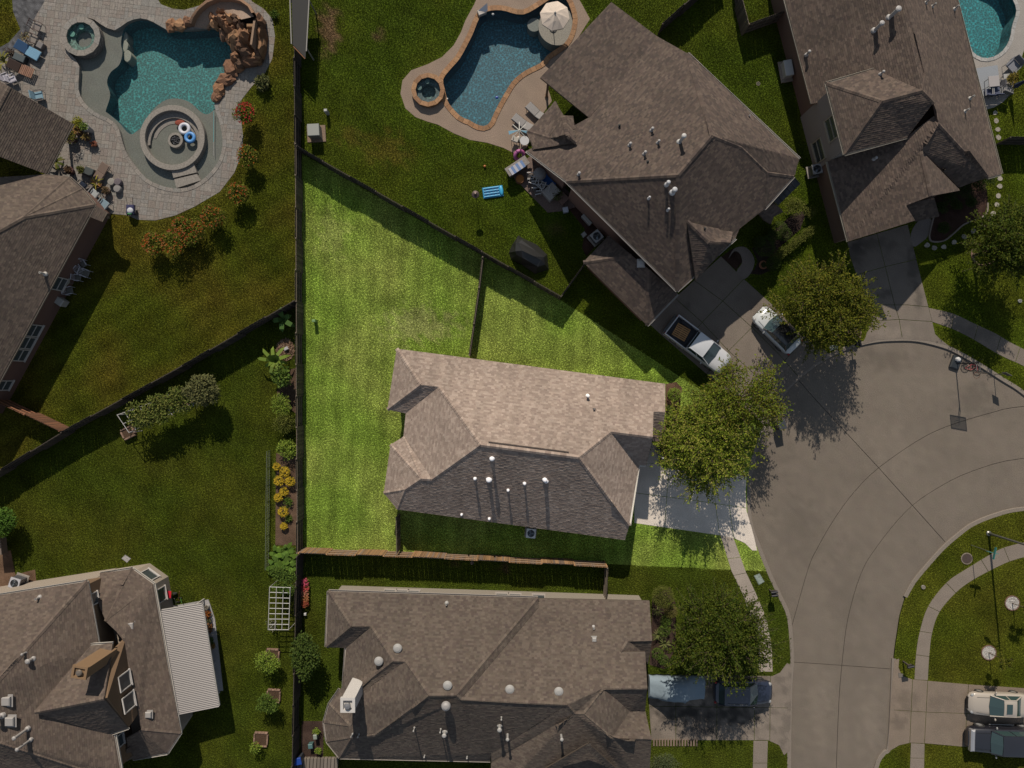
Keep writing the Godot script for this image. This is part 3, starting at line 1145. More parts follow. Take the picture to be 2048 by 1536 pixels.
func build_street() -> void:
	var c := Color(0.12, 0.099, 0.079)
	var joints := [
		ppoly([1480, 640, 1577, 736, 1633, 800, 1759, 936, 1896, 1089, 1990, 1195]),
		rounded(ppoly([2260, 795, 2048, 813, 1987, 825, 1896, 853, 1835, 883, 1759, 936, 1712, 982, 1671, 1037, 1635, 1099, 1618, 1137, 1591, 1231, 1560, 1345]), false, 4),
		rounded(ppoly([2260, 905, 2048, 917, 1946, 943, 1873, 979, 1814, 1023, 1756, 1093, 1723, 1149, 1697, 1239, 1685, 1332, 1679, 1408, 1674, 1536, 1670, 1680]), false, 4),
		ppoly([1520, 1321, 1583, 1325, 1685, 1332, 1850, 1344]),
	]
	var stains := [[flat(px(1770, 720)), Vector2(3, 1.2), 0.8], [flat(px(1950, 800)), Vector2(2.6, 1.8), 0.78], [flat(px(1600, 1060)), Vector2(3.0, 4.0), 0.86], [flat(px(1550, 900)), Vector2(2.0, 3.0), 0.84], [flat(px(1690, 1190)), Vector2(2.0, 5.0), 0.88], [flat(px(1640, 1420)), Vector2(1.2, 4.0), 1.18], [flat(px(1740, 1440)), Vector2(1.1, 4.0), 1.15], [flat(px(1800, 900)), Vector2(3.5, 2.5), 1.1], [flat(px(1860, 770)), Vector2(3.0, 2.0), 1.06]]
	slabs("street", street_poly, joints, -0.12, conc(c, 0.13, stains), M.concrete, 0.35, 0.022)
	# kerbs
	var kc := Color(0.155, 0.13, 0.108)
	var k1 := street_poly.slice(0, 41)
	var k2 := street_poly.slice(43, 60)
	for line: PackedVector2Array in [k1, k2]:
		var mb := MB.new()
		mb.col = kc
		strip(mb, rounded(line, false, 4), 0.17, -0.16, 0.012)
		setting("kerb", mb, M.concrete)
	# thin dirt-filled joint where the gutter pan meets the roadway is part of the slabs; the walks and drives follow
	var pale := Color(0.155, 0.128, 0.105)
	var bright := Color(0.5, 0.445, 0.39)  # concrete colour lightened to carry the brighter light on the highlighted plot
	# sidewalk and drive of the highlighted plot
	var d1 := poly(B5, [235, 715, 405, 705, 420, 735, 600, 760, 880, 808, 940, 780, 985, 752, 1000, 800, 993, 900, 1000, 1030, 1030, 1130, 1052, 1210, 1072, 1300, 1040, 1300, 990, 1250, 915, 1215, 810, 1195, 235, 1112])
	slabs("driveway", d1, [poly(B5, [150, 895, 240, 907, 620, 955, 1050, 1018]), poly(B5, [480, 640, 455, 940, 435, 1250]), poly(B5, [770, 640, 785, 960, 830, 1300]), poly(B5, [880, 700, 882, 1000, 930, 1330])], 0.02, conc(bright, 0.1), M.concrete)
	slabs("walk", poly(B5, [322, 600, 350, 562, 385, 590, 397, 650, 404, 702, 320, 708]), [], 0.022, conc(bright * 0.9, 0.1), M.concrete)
	slabs("sidewalk", ppoly([1440.5, 1070, 1467, 1076, 1492, 1145, 1510, 1183, 1532, 1235, 1543, 1290, 1545, 1343, 1518, 1343, 1516, 1290, 1503, 1240, 1486, 1189, 1463, 1142]), [ppoly([1450, 1118, 1500, 1112]), ppoly([1462, 1152, 1505, 1143]), ppoly([1480, 1192, 1520, 1178]), ppoly([1495, 1240, 1545, 1225]), ppoly([1508, 1290, 1550, 1285])], 0.02, conc(Color(0.26, 0.222, 0.19), 0.12), M.concrete)
	# drive of the house to the south
	var d2 := ppoly([1294, 1349, 1545, 1352, 1560, 1345, 1574, 1326, 1583, 1330, 1580, 1500, 1568, 1510, 1558, 1490, 1536, 1480, 1303, 1480])
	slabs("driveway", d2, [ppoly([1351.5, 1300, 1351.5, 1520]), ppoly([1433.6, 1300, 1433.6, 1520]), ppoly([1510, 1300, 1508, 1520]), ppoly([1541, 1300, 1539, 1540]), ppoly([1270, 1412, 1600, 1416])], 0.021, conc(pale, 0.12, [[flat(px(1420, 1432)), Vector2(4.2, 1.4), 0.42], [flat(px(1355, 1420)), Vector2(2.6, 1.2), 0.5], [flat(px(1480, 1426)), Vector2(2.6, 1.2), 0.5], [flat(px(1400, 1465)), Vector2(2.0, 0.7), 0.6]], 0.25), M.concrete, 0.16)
	slabs("sidewalk", ppoly([1507, 1481.5, 1535.5, 1481.5, 1531, 1640, 1503, 1640]), [ppoly([1480, 1526, 1560, 1526])], 0.02, conc(pale, 0.12), M.concrete)
	# east side
	var sw := PackedVector2Array()
	sw.append_array(rounded(poly(B4, [1300, 930, 1310, 770, 1335, 610, 1395, 430, 1520, 270, 1650, 180, 1850, 60, 1950, 20, 2100, -12, 2300, -30]), false, 4))
	sw.append_array(rounded(poly(B4, [2300, 55, 2100, 85, 1980, 115, 1880, 155, 1700, 250, 1580, 340, 1470, 470, 1420, 610, 1400, 770, 1390, 936]), false, 4))
	slabs("sidewalk", sw, [poly(B4, [1290, 760, 1420, 778]), poly(B4, [1310, 598, 1440, 618]), poly(B4, [1370, 420, 1490, 478]), poly(B4, [1505, 260, 1590, 350]), poly(B4, [1740, 90, 1810, 205]), poly(B4, [1905, 20, 1950, 130])], 0.02, conc(pale, 0.14), M.concrete)
	var d3 := poly(B4, [1162, 800, 1195, 790, 1190, 850, 1215, 908, 1285, 931, 1395, 941, 1665, 965, 2400, 1015, 2400, 1420, 1640, 1390, 1370, 1366, 1272, 1362, 1195, 1380, 1120, 1425, 1135, 1100])
	slabs("driveway", d3, [poly(B4, [1290, 850, 1265, 1420]), poly(B4, [1395, 850, 1365, 1420]), poly(B4, [1672, 900, 1640, 1450]), poly(B4, [1100, 1136, 1400, 1155, 2450, 1190])], 0.021, conc(Color(0.15, 0.117, 0.09), 0.16, [[flat(q(B4, 1250, 1080)), Vector2(1.2, 1.4), 0.75], [flat(q(B4, 1190, 1230)), Vector2(1.0, 0.8), 0.72], [flat(q(B4, 1480, 1090)), Vector2(1.6, 1.0), 0.82]]), M.concrete, 0.25)
	slabs("sidewalk", poly(B4, [1276, 1366, 1368, 1371, 1360, 1800, 1260, 1800]), [poly(B4, [1200, 1466, 1450, 1470])], 0.02, conc(pale, 0.12), M.concrete)
	# north-east drive and sidewalk
	var d4 := poly(A7, [842, 290, 1252, 168, 1290, 320, 1350, 560, 1395, 735, 1420, 830, 1440, 915, 1475, 950, 1530, 992, 1400, 962, 1200, 945, 1050, 955, 940, 985, 965, 940, 985, 870, 1008, 830, 1000, 735, 910, 530, 860, 380])
	slabs("driveway", d4, [poly(A7, [1030, 180, 1100, 455, 1165, 720, 1195, 815, 1225, 1000]), poly(A7, [800, 540, 1100, 455, 1400, 385]), poly(A7, [900, 740, 1100, 716, 1250, 716, 1450, 735]), poly(A7, [900, 850, 1050, 825, 1190, 815, 1500, 835])], 0.021, conc(Color(0.125, 0.104, 0.086), 0.12, [[flat(q(A7, 900, 370)), Vector2(1.0, 1.6), 0.6], [flat(q(A7, 1290, 440)), Vector2(0.7, 2.2), 0.6], [flat(q(A7, 1000, 300)), Vector2(2.5, 0.8), 0.7], [flat(q(A7, 1100, 640)), Vector2(0.7, 0.6), 0.6], [flat(q(A7, 1330, 660)), Vector2(0.4, 1.6), 0.6], [flat(q(A7, 1130, 900)), Vector2(2.5, 0.8), 1.2]]), M.concrete, 0.25)
	var s4 := PackedVector2Array()
	s4.append_array(rounded(poly(A7, [1398, 737, 1560, 775, 1700, 840, 1850, 910, 1950, 970, 2048, 1020, 2250, 1140]), false, 3))
	s4.append_array(rounded(poly(A7, [2250, 1260, 2048, 1135, 1950, 1090, 1850, 1040, 1700, 950, 1560, 880, 1422, 832]), false, 3))
	slabs("sidewalk", s4, [poly(A7, [1570, 740, 1550, 900]), poly(A7, [1740, 830, 1700, 980]), poly(A7, [1895, 910, 1850, 1070]), poly(A7, [2030, 980, 1980, 1130])], 0.02, conc(Color(0.13, 0.107, 0.088), 0.14, [[flat(q(A7, 1700, 900)), Vector2(3.5, 1.0), 0.78]]), M.concrete, 0.25)
	slabs("walk", rounded(poly(A7, [1292, 318, 1345, 290, 1385, 255, 1410, 190, 1412, 130, 1330, 140, 1275, 230]), true, 3), [], 0.018, conc(Color(0.13, 0.11, 0.1), 0.14), M.concrete, 0.25)
	# north drive
	var d5 := ppoly([1300, 649, 1356, 590, 1442, 513, 1486, 557, 1545, 610, 1600, 668, 1640, 692, 1659, 709, 1630, 728, 1600, 751, 1574, 777, 1545, 818, 1528, 850, 1470, 797, 1404, 740, 1325, 672])
	slabs("driveway", d5, [poly(A6, [1300, 530, 1520, 690, 1720, 870, 1910, 1060, 2100, 1280]), poly(A6, [1150, 630, 1380, 835, 1560, 1030, 1750, 1200, 1900, 1350]), poly(A6, [1180, 1060, 1380, 835, 1520, 690, 1720, 480]), poly(A6, [1350, 1250, 1560, 1030, 1720, 870, 1950, 640]), poly(A6, [1740, 1320, 1930, 1110, 2120, 900])], 0.021, conc(Color(0.13, 0.107, 0.088), 0.14, [[flat(q(A6, 1270, 720)), Vector2(0.5, 0.4), 0.7]]), M.concrete, 0.25)
	slabs("walk", rounded(poly(A6, [1560, 400, 1600, 330, 1680, 325, 1735, 400, 1722, 480, 1668, 540, 1615, 490, 1652, 430, 1640, 370, 1600, 350]), true, 3), [], 0.018, conc(Color(0.14, 0.115, 0.1), 0.12), M.concrete, 0.25)


# short real blades over every open stretch of lawn
func build_grass() -> void:
	var cell := 0.25
	var blocked := {}
	for p: PackedVector2Array in bare:
		var lo := p[0]
		var hi := p[0]
		for w in p:
			lo = lo.min(w)
			hi = hi.max(w)
		for i in range(floori(maxf(lo.x, -46.0) / cell) - 1, ceili(minf(hi.x, 46.0) / cell) + 1):
			for j in range(floori(maxf(lo.y, -36.0) / cell) - 1, ceili(minf(hi.y, 36.0) / cell) + 1):
				var c := Vector2(i + 0.5, j + 0.5) * cell
				if Geometry2D.is_point_in_polygon(c, p) or Geometry2D.is_point_in_polygon(c + Vector2(0.13, 0.13), p) or Geometry2D.is_point_in_polygon(c - Vector2(0.13, 0.13), p) or Geometry2D.is_point_in_polygon(c + Vector2(0.13, -0.13), p) or Geometry2D.is_point_in_polygon(c + Vector2(-0.13, 0.13), p):
					blocked[Vector2i(i, j)] = true
	var tuft := MB.new()
	for k in 4:
		var a := TAU * k / 4 + 0.4
		var out := Vector3(cos(a), 0, sin(a))
		var side := Vector3(-out.z, 0, out.x) * 0.011
		tuft.tri(out * 0.008 - side, out * 0.008 + side, out * 0.055 + Vector3.UP * (0.045 + 0.01 * k))
	var mesh := tuft.mesh()
	for l: Array in lawns:
		var p: PackedVector2Array = l[0]
		var fn: Callable = l[1]
		var lo := p[0]
		var hi := p[0]
		for w in p:
			lo = lo.min(w)
			hi = hi.max(w)
		lo = lo.max(Vector2(-44, -34))
		hi = hi.min(Vector2(44, 34))
		var buf := PackedFloat32Array()
		for i in range(floori(lo.x / cell), ceili(hi.x / cell)):
			for j in range(floori(lo.y / cell), ceili(hi.y / cell)):
				if blocked.has(Vector2i(i, j)) or not Geometry2D.is_point_in_polygon(Vector2(i + 0.5, j + 0.5) * cell, p):
					continue
				var c: Color = fn.call(Vector2(i + 0.5, j + 0.5) * cell)
				for k in 7:
					var x := (i + rng.randf()) * cell
					var z := (j + rng.randf()) * cell
					var a := rng.randf() * TAU
					var s := 0.75 + 0.6 * rng.randf()
					var ca := cos(a) * s
					var sa := sin(a) * s
					var g := 0.85 + 0.32 * rng.randf()
					buf.append_array([ca, 0.0, sa, x, 0.0, s, 0.0, 0.0, -sa, 0.0, ca, z, c.r * g, c.g * g, c.b * g, 1.0])
		if buf.is_empty():
			continue
		var mm := MultiMesh.new()
		mm.transform_format = MultiMesh.TRANSFORM_3D
		mm.use_colors = true
		mm.mesh = mesh
		mm.instance_count = buf.size() / 16
		mm.buffer = buf
		var o := MultiMeshInstance3D.new()
		o.name = numbered("grass")
		o.multimesh = mm
		o.material_override = M.blade
		o.set_meta("kind", "stuff")
		o.set_meta("label", "short mown grass blades covering the lawns")
		o.set_meta("category", "grass")
		o.set_meta("group", "mown grass")
		add_child(o)


# ---------------------------------------------------------------- the houses
func build_subject_house() -> void:
	var t := A8
	var pt := roof_points(t, {
		"A": [183, 60, 2.9], "B": [2015, 300, 2.9], "S1": [187, 1155, 2.9], "S2": [1740, 1365, 2.9],
		"C": [2015, 490, "A", "B", 32], "D": [1935, 490, "A", "B", 32], "E": [1930, 660, "A", "B", 32], "F": [1645, 625, "A", "B", 32],
		"G": [1425, 800, "A", "B", 32], "R": [755, 715, "A", "B", 32], "K": [470, 320, "A", "B", 32], "L": [345, 305, "A", "B", 32],
		"N": [120, 475, 2.9], "O": [245, 500, 2.9], "P": [230, 660, 2.9], "P2": [140, 715, 2.9], "P3": [95, 1045, 2.9],
		"X": [425, 950, "S1", "S2", 32], "Q1": [350, 946, "S1", "S2", 32], "Q3": [240, 1020, "S1", "S2", 32], "H": [1770, 1265, "S1", "S2", 32],
		"E1": [1832, 855, 3.4], "E2": [1885, 852, 3.3], "C2": [1985, 690, 3.0], "D2": [1925, 690, 3.0],
	})
	var o := house_thing("ranch_house", "single storey house with pale tan shingle hip roof and many white vent pipes", q(t, 1000, 720, 0))
	var tones := [Color(0.232, 0.18, 0.147), Color(0.205, 0.157, 0.128), Color(0.256, 0.202, 0.167), Color(0.188, 0.142, 0.117)]  # shingle tones made paler, standing in for brighter light on this plot
	var faces := [["A", "B", "C", "D", "E", "F", "G", "R", "K", "L"], ["A", "L", "N"], ["L", "K", "O", "N"], ["K", "R", "X", "P", "O"], ["P", "X", "Q1"], ["P", "Q1", "P2"], ["P2", "Q1", "Q3", "P3"], ["P3", "Q3", "S1"],
		["R", "G", "H", "S2", "S1", "Q3", "Q1", "X"], ["F", "G", "H", "E1"], ["F", "E1", "E2", "E"], ["D", "C", "C2", "D2"]]
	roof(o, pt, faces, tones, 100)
	var brick := Color(0.3, 0.21, 0.16)
	var w := PackedVector2Array()
	for k in ["A", "B", "C2", "D2", "E2", "E1", "S2", "S1", "P3", "P2", "P", "O", "N"]:
		w.append(flat(pt[k]))
	walls(o, w, 2.78, 0.42, brick)
	gable_wall(o, [pt.C2 + Vector3(-0.1, -0.25, 0), pt.B + Vector3(-0.1, -0.25, 0), pt.C + Vector3(-0.1, -0.2, 0)], brick)
	gable_wall(o, [pt.E2 + Vector3(-0.1, -0.25, 0), pt.E + Vector3(-0.1, -0.2, 0), pt.D2 + Vector3(-0.1, -0.25, 0)], brick)
	gutter(o, pt.E1, pt.H)
	gutter(o, pt.E2, pt.E1)
	gutter(o, pt.D2, pt.C2)
	# ridge vent
	var rv := MB.new()
	rv.col = Color(0.07, 0.055, 0.045)
	var a: Vector3 = pt.R.lerp(pt.G, 0.08) + Vector3(0, -0.1, -0.28)
	var b: Vector3 = pt.R.lerp(pt.G, 0.9) + Vector3(0, -0.1, -0.28)
	rv.cyl(a + Vector3.UP * 0.05, b + Vector3.UP * 0.05, 0.035, 0.035, 6)
	part(o, "ridge_vent", rv, M.shingle)
	var sf: Array = faces[8]
	var nf: Array = faces[0]
	for e: Array in [[834, 805, 0.13, 0.62, 1], [718, 943, 0.09, 0.4, 1], [813, 948, 0.15, 0.6, 1], [943, 1022, 0.08, 0.4, 1], [1055, 976, 0.09, 0.42, 1], [1193, 950, 0.12, 0.55, 1], [1204, 962, 0.08, 0.5, 0], [627, 1188, 0.07, 0.35, 1], [815, 1216, 0.08, 0.35, 1]]:
		vent(o, on_face(pt, sf, t, e[0], e[1]), e[2], e[3], e[4], Color(0.75, 0.74, 0.76))
	vent(o, on_face(pt, nf, t, 1485, 382), 0.1, 0.4, 1, Color(0.8, 0.78, 0.75))
	vent(o, on_face(pt, nf, t, 1530, 474), 0.08, 0.22, 3, Color(0.1, 0.09, 0.085))


func build_north_house() -> void:
	var t := A3
	var pt := roof_points(t, {
		"a": [760, 15, 2.9], "b": [275, 530, 2.9], "c": [610, 805, 3.9], "d": [1075, 250, 3.9], "i": [180, 1030, 2.9], "h": [455, 1238, 5.2], "e": [1280, 365, 5.5],
		"f": [1445, 925, 8.9], "g": [1215, 1195, 8.9], "p": [2045, 1085, 5.5], "o": [2005, 1203, 5.4], "m": [1645, 1005, 7.7], "n": [1822, 1178, 6.4],
		"u": [1805, 1425, 5.3], "m2": [1636, 1560, 5.3], "y": [1610, 1625, 5.2], "k": [1210, 1985, 5.2],
		"s1": [382, 690, 3.05], "s2": [190, 895, 2.9], "s3": [225, 1022, 3.3], "s4": [520, 972, 4.75], "s5": [500, 790, 3.95], "s6": [338, 942, 3.9], "s7": [460, 928, 5.0], "s8": [430, 790, 4.3],
		"gA": [1280, 1510, 7.35], "gv": [1588, 1588, 5.55], "gE": [1575, 1652, 6.7], "gB": [1428, 1655, 7.0], "gS": [1335, 1918, 5.35],
	})
	var o := house_thing("two_storey_house", "two storey house with dark brown shingle roof beside the kidney shaped pool", q(t, 1150, 900, 0))
	var tones := [Color(0.0689, 0.0491, 0.0388), Color(0.0571, 0.0404, 0.0327), Color(0.0823, 0.0602, 0.0471), Color(0.0479, 0.0348, 0.0289)]
	var faces := [["d", "e", "f", "g", "h", "i", "c"], ["a", "b", "c", "d"], ["e", "p", "o", "n", "m", "f"], ["h", "g", "k"], ["g", "f", "m", "m2", "y", "k"], ["m", "n", "u", "m2"], ["n", "o", "u"],
		["s1", "s2", "s6", "s8"], ["s2", "s3", "s4", "s7", "s6"], ["s8", "s6", "s7"], ["s8", "s7", "s4", "s5"], ["gA", "gv", "gE", "gB"], ["gA", "gB", "gE", "gS"]]
	roof(o, pt, faces, tones, 200)
	var low := roof_points(A6, {"w1": [570, 425, 2.8], "w2": [742, 243, 2.8], "w3": [1215, 640, 2.8], "w4": [1005, 855, 2.8], "t1": [900, 378, "w1", "w4", 31], "t2": [1020, 475, "w1", "w4", 31]})
	roof(o, low, [["w1", "w2", "t1"], ["w1", "t1", "t2", "w4"], ["w4", "t2", "w3"]], tones, 260)
	var brick := Color(0.15, 0.085, 0.062)
	var w := PackedVector2Array()
	for k in ["h", "e", "p", "o", "u", "y", "k"]:
		w.append(flat(pt[k]))
	walls(o, w, 5.1, 0.35, brick)
	w = PackedVector2Array()
	for k in ["i", "s2", "s1", "c", "d", "e", "h"]:
		w.append(flat(pt[k]))
	walls(o, w, 2.7, 0.5, brick)
	w = PackedVector2Array()
	for k in ["w1", "w2", "w3", "w4"]:
		w.append(flat(low[k]))
	walls(o, w, 2.65, 0.4, brick)
	var white := Color(0.36, 0.33, 0.3)
	for e: Array in [[pt.h, pt.k], [pt.i, pt.h], [pt.k, pt.y], [pt.e, pt.p], [pt.o, pt.u], [low.w1, low.w2], [low.w3, low.w4]]:
		gutter(o, e[0], e[1], white)
	# post of the covered patio
	var post := MB.new()
	post.col = Color(0.12, 0.07, 0.045)
	var pb := q(t, 318, 655, 0)
	post.box(pb + Vector3.UP * 1.4, Vector3(0.16, 2.8, 0.16))
	post.box(pb + Vector3.UP * 0.1, Vector3(0.26, 0.2, 0.26))
	part(o, "patio_post", post, M.wood)
	# dark standing-seam awning at the east side, and the entry hood below it
	var aw := MB.new()
	aw.col = Color(0.035, 0.036, 0.045)
	var w0 := q(t, 2008, 1210, 3.9)
	var w1 := q(t, 1868, 1372, 3.9)
	var w2 := q(t, 1898, 1402, 3.3)
	var w3 := q(t, 2048, 1258, 3.3)
	deck(aw, [w0, w1, w2, w3], 0.0, 0.06)
	for s in 6:
		var f := s / 5.0
		aw.cyl(w0.lerp(w1, f) + Vector3.UP * 0.03, w3.lerp(w2, f) + Vector3.UP * 0.03, 0.03, 0.03, 4)
	part(o, "metal_awning", aw, M.dark_metal)
	var hp := roof_points(t, {"a": [1768, 1460, 3.4], "b": [1862, 1372, 3.4], "c": [1936, 1445, 2.9], "d": [1870, 1478, 2.9], "e": [1850, 1530, 2.8], "f": [1800, 1500, 3.2]})
	roof(o, hp, [["a", "b", "c", "d"], ["a", "d", "e", "f"]], tones, 280)
	var pm: Array = faces[0]
	for e: Array in [[815, 860, 0.07, 0.25, 3], [1035, 890, 0.09, 0.4, 1], [885, 992, 0.09, 0.4, 1], [1078, 975, 0.08, 0.4, 1], [985, 1052, 0.09, 0.45, 1], [1008, 1105, 0.07, 0.2, 3], [538, 1192, 0.09, 0.4, 1]]:
		vent(o, on_face(pt, pm, t, e[0], e[1]), e[2], e[3], e[4], Color(0.26, 0.25, 0.245) if e[4] == 1 else Color(0.03, 0.03, 0.03))
	vent(o, on_face(pt, pm, t, 1228, 968), 0.13, 1.2, 1, Color(0.38, 0.37, 0.36))
	for e: Array in [[1140, 1258, 0.11, 0.5], [1180, 1310, 0.14, 0.6], [1015, 1355, 0.07, 0.35], [1145, 1435, 0.07, 0.35]]:
		vent(o, on_face(pt, faces[3], t, e[0], e[1]), e[2], e[3], 1, Color(0.36, 0.36, 0.37))
	vent(o, on_face(pt, faces[2], t, 1697, 797), 0.06, 0.3, 0, Color(0.3, 0.29, 0.28))
	vent(o, on_face(pt, faces[11], t, 1395, 1562), 0.07, 0.25, 3, Color(0.03, 0.03, 0.03))
	vent(o, on_face(low, ["w1", "t1", "t2", "w4"], A6, 962, 432), 0.22, 0.18, 3, Color(0.3, 0.29, 0.28))


func build_northeast_house() -> void:
	var t := A4
	var pt := roof_points(t, {
		"w0": [341, -300, 3.0], "w2": [605, 705, 3.0], "r0": [1150, -300, 7.4], "rA": [1370, 502, 7.4], "e0": [1513, -300, 3.0], "e1": [1895, 1187, 3.0], "rD": [1802, 1212, 3.8],
		"rB": [1432, 702, 7.2], "rC": [1462, 842, 6.85], "Dr": [1352, 618, 7.6],
		"D1": [700, 568, 5.9], "D2": [1125, 446, 5.9], "D3": [825, 1052, 5.9], "D4": [1247, 935, 5.9], "Dm": [1080, 690, 7.5],
		"w3": [706, 1102, 3.0], "b0": [850, 1648, 3.0], "b1": [1306, 1505, "w3", "b0", 30], "b2": [1243, 1402, "w3", "b0", 30], "v": [1347, 1030, "w3", "b0", 30], "g2": [1415, 1337, "w3", "b0", 30], "g3": [1612, 1300, 3.9], "u": [1607, 1272, 3.4], "x1": [1250, 930, "w3", "b0", 30], "x2": [1435, 790, "w3", "b0", 30], "p1": [1230, 1400, 3.5], "p2": [1435, 1347, 3.5], "p3": [1470, 1476, 2.8], "p4": [1312, 1510, 2.75],
	})
	var o := house_thing("brick_house", "brown brick house with a raised dormer box over its shingle roof", q(t, 1100, 700, 0))
	var tones := [Color(0.0739, 0.0523, 0.041), Color(0.0621, 0.0444, 0.035), Color(0.0873, 0.0634, 0.0494), Color(0.0521, 0.0372, 0.0304)]
	var faces := [["w0", "r0", "rA", "Dr", "w2"], ["r0", "e0", "e1", "rD", "rC", "rB", "Dr", "rA"], ["D1", "D2", "rA", "Dr", "Dm"], ["D1", "Dm", "D3"], ["D3", "Dm", "Dr", "rB", "D4"],
		["w3", "x1", "x2", "rC", "v", "g2", "b2", "b1", "b0"], ["v", "g3", "g2"], ["rC", "rD", "u", "v"], ["p1", "p2", "p3", "p4"]]
	roof(o, pt, faces, tones, 300)
	var brick := Color(0.13, 0.082, 0.06)
	var w := PackedVector2Array()
	for k in ["w0", "e0", "e1", "u", "b1", "b0", "w3", "w2"]:
		w.append(flat(pt[k]))
	walls(o, w, 2.88, 0.35, brick)
	w = PackedVector2Array()
	for k in ["D1", "D2", "D4", "D3"]:
		w.append(flat(pt[k]))
	walls(o, w, 5.8, 0.38, Color(0.22, 0.2, 0.18), null, 0.0, "dormer_wall")
	var trim := Color(0.3, 0.27, 0.22)
	for e: Array in [[pt.w0, pt.w2], [pt.w3, pt.b0], [pt.D1, pt.D3], [pt.D3, pt.D4], [pt.D1, pt.D2], [pt.e0, pt.e1], [pt.e1, pt.rD]]:
		gutter(o, e[0], e[1], trim)
	# windows of the west side, upper and lower
	var wall_dir: Vector3 = (pt.D3 - pt.D1).normalized()
	var out := wall_dir.cross(Vector3.UP).normalized()
	if out.x > 0:
		out = -out
	var mid: Vector3 = pt.D1.lerp(pt.D3, 0.55)
	var foot := Vector3(mid.x, 3.6, mid.z) - out * 0.37
	window(o, foot, out, 1.7, 1.6, 2, Color(0.3, 0.27, 0.2))
	foot = Vector3(mid.x, 0.8, mid.z) - out * 0.37 + wall_dir * 0.8
	window(o, foot, out, 1.7, 1.6, 2, Color(0.3, 0.27, 0.2))
	for e: Array in [[565, 372, 0.09, 0.5, 0], [1030, 205, 0.14, 1.0, 0], [1135, 115, 0.16, 1.1, 0], [1070, 505, 0.08, 0.4, 2], [1025, 1085, 0.09, 0.3, 5]]:
		var f: Array = faces[e[4]]
		vent(o, on_face(pt, f, t, e[0], e[1]), e[2], e[3], 1, Color(0.3, 0.29, 0.28))
	for e: Array in [[1375, 20], [1420, 45], [1575, 60], [1680, 670], [1645, 760]]:
		vent(o, on_face(pt, faces[1], t, e[0], e[1]), 0.06, 0.5, 0, Color(0.36, 0.35, 0.33))


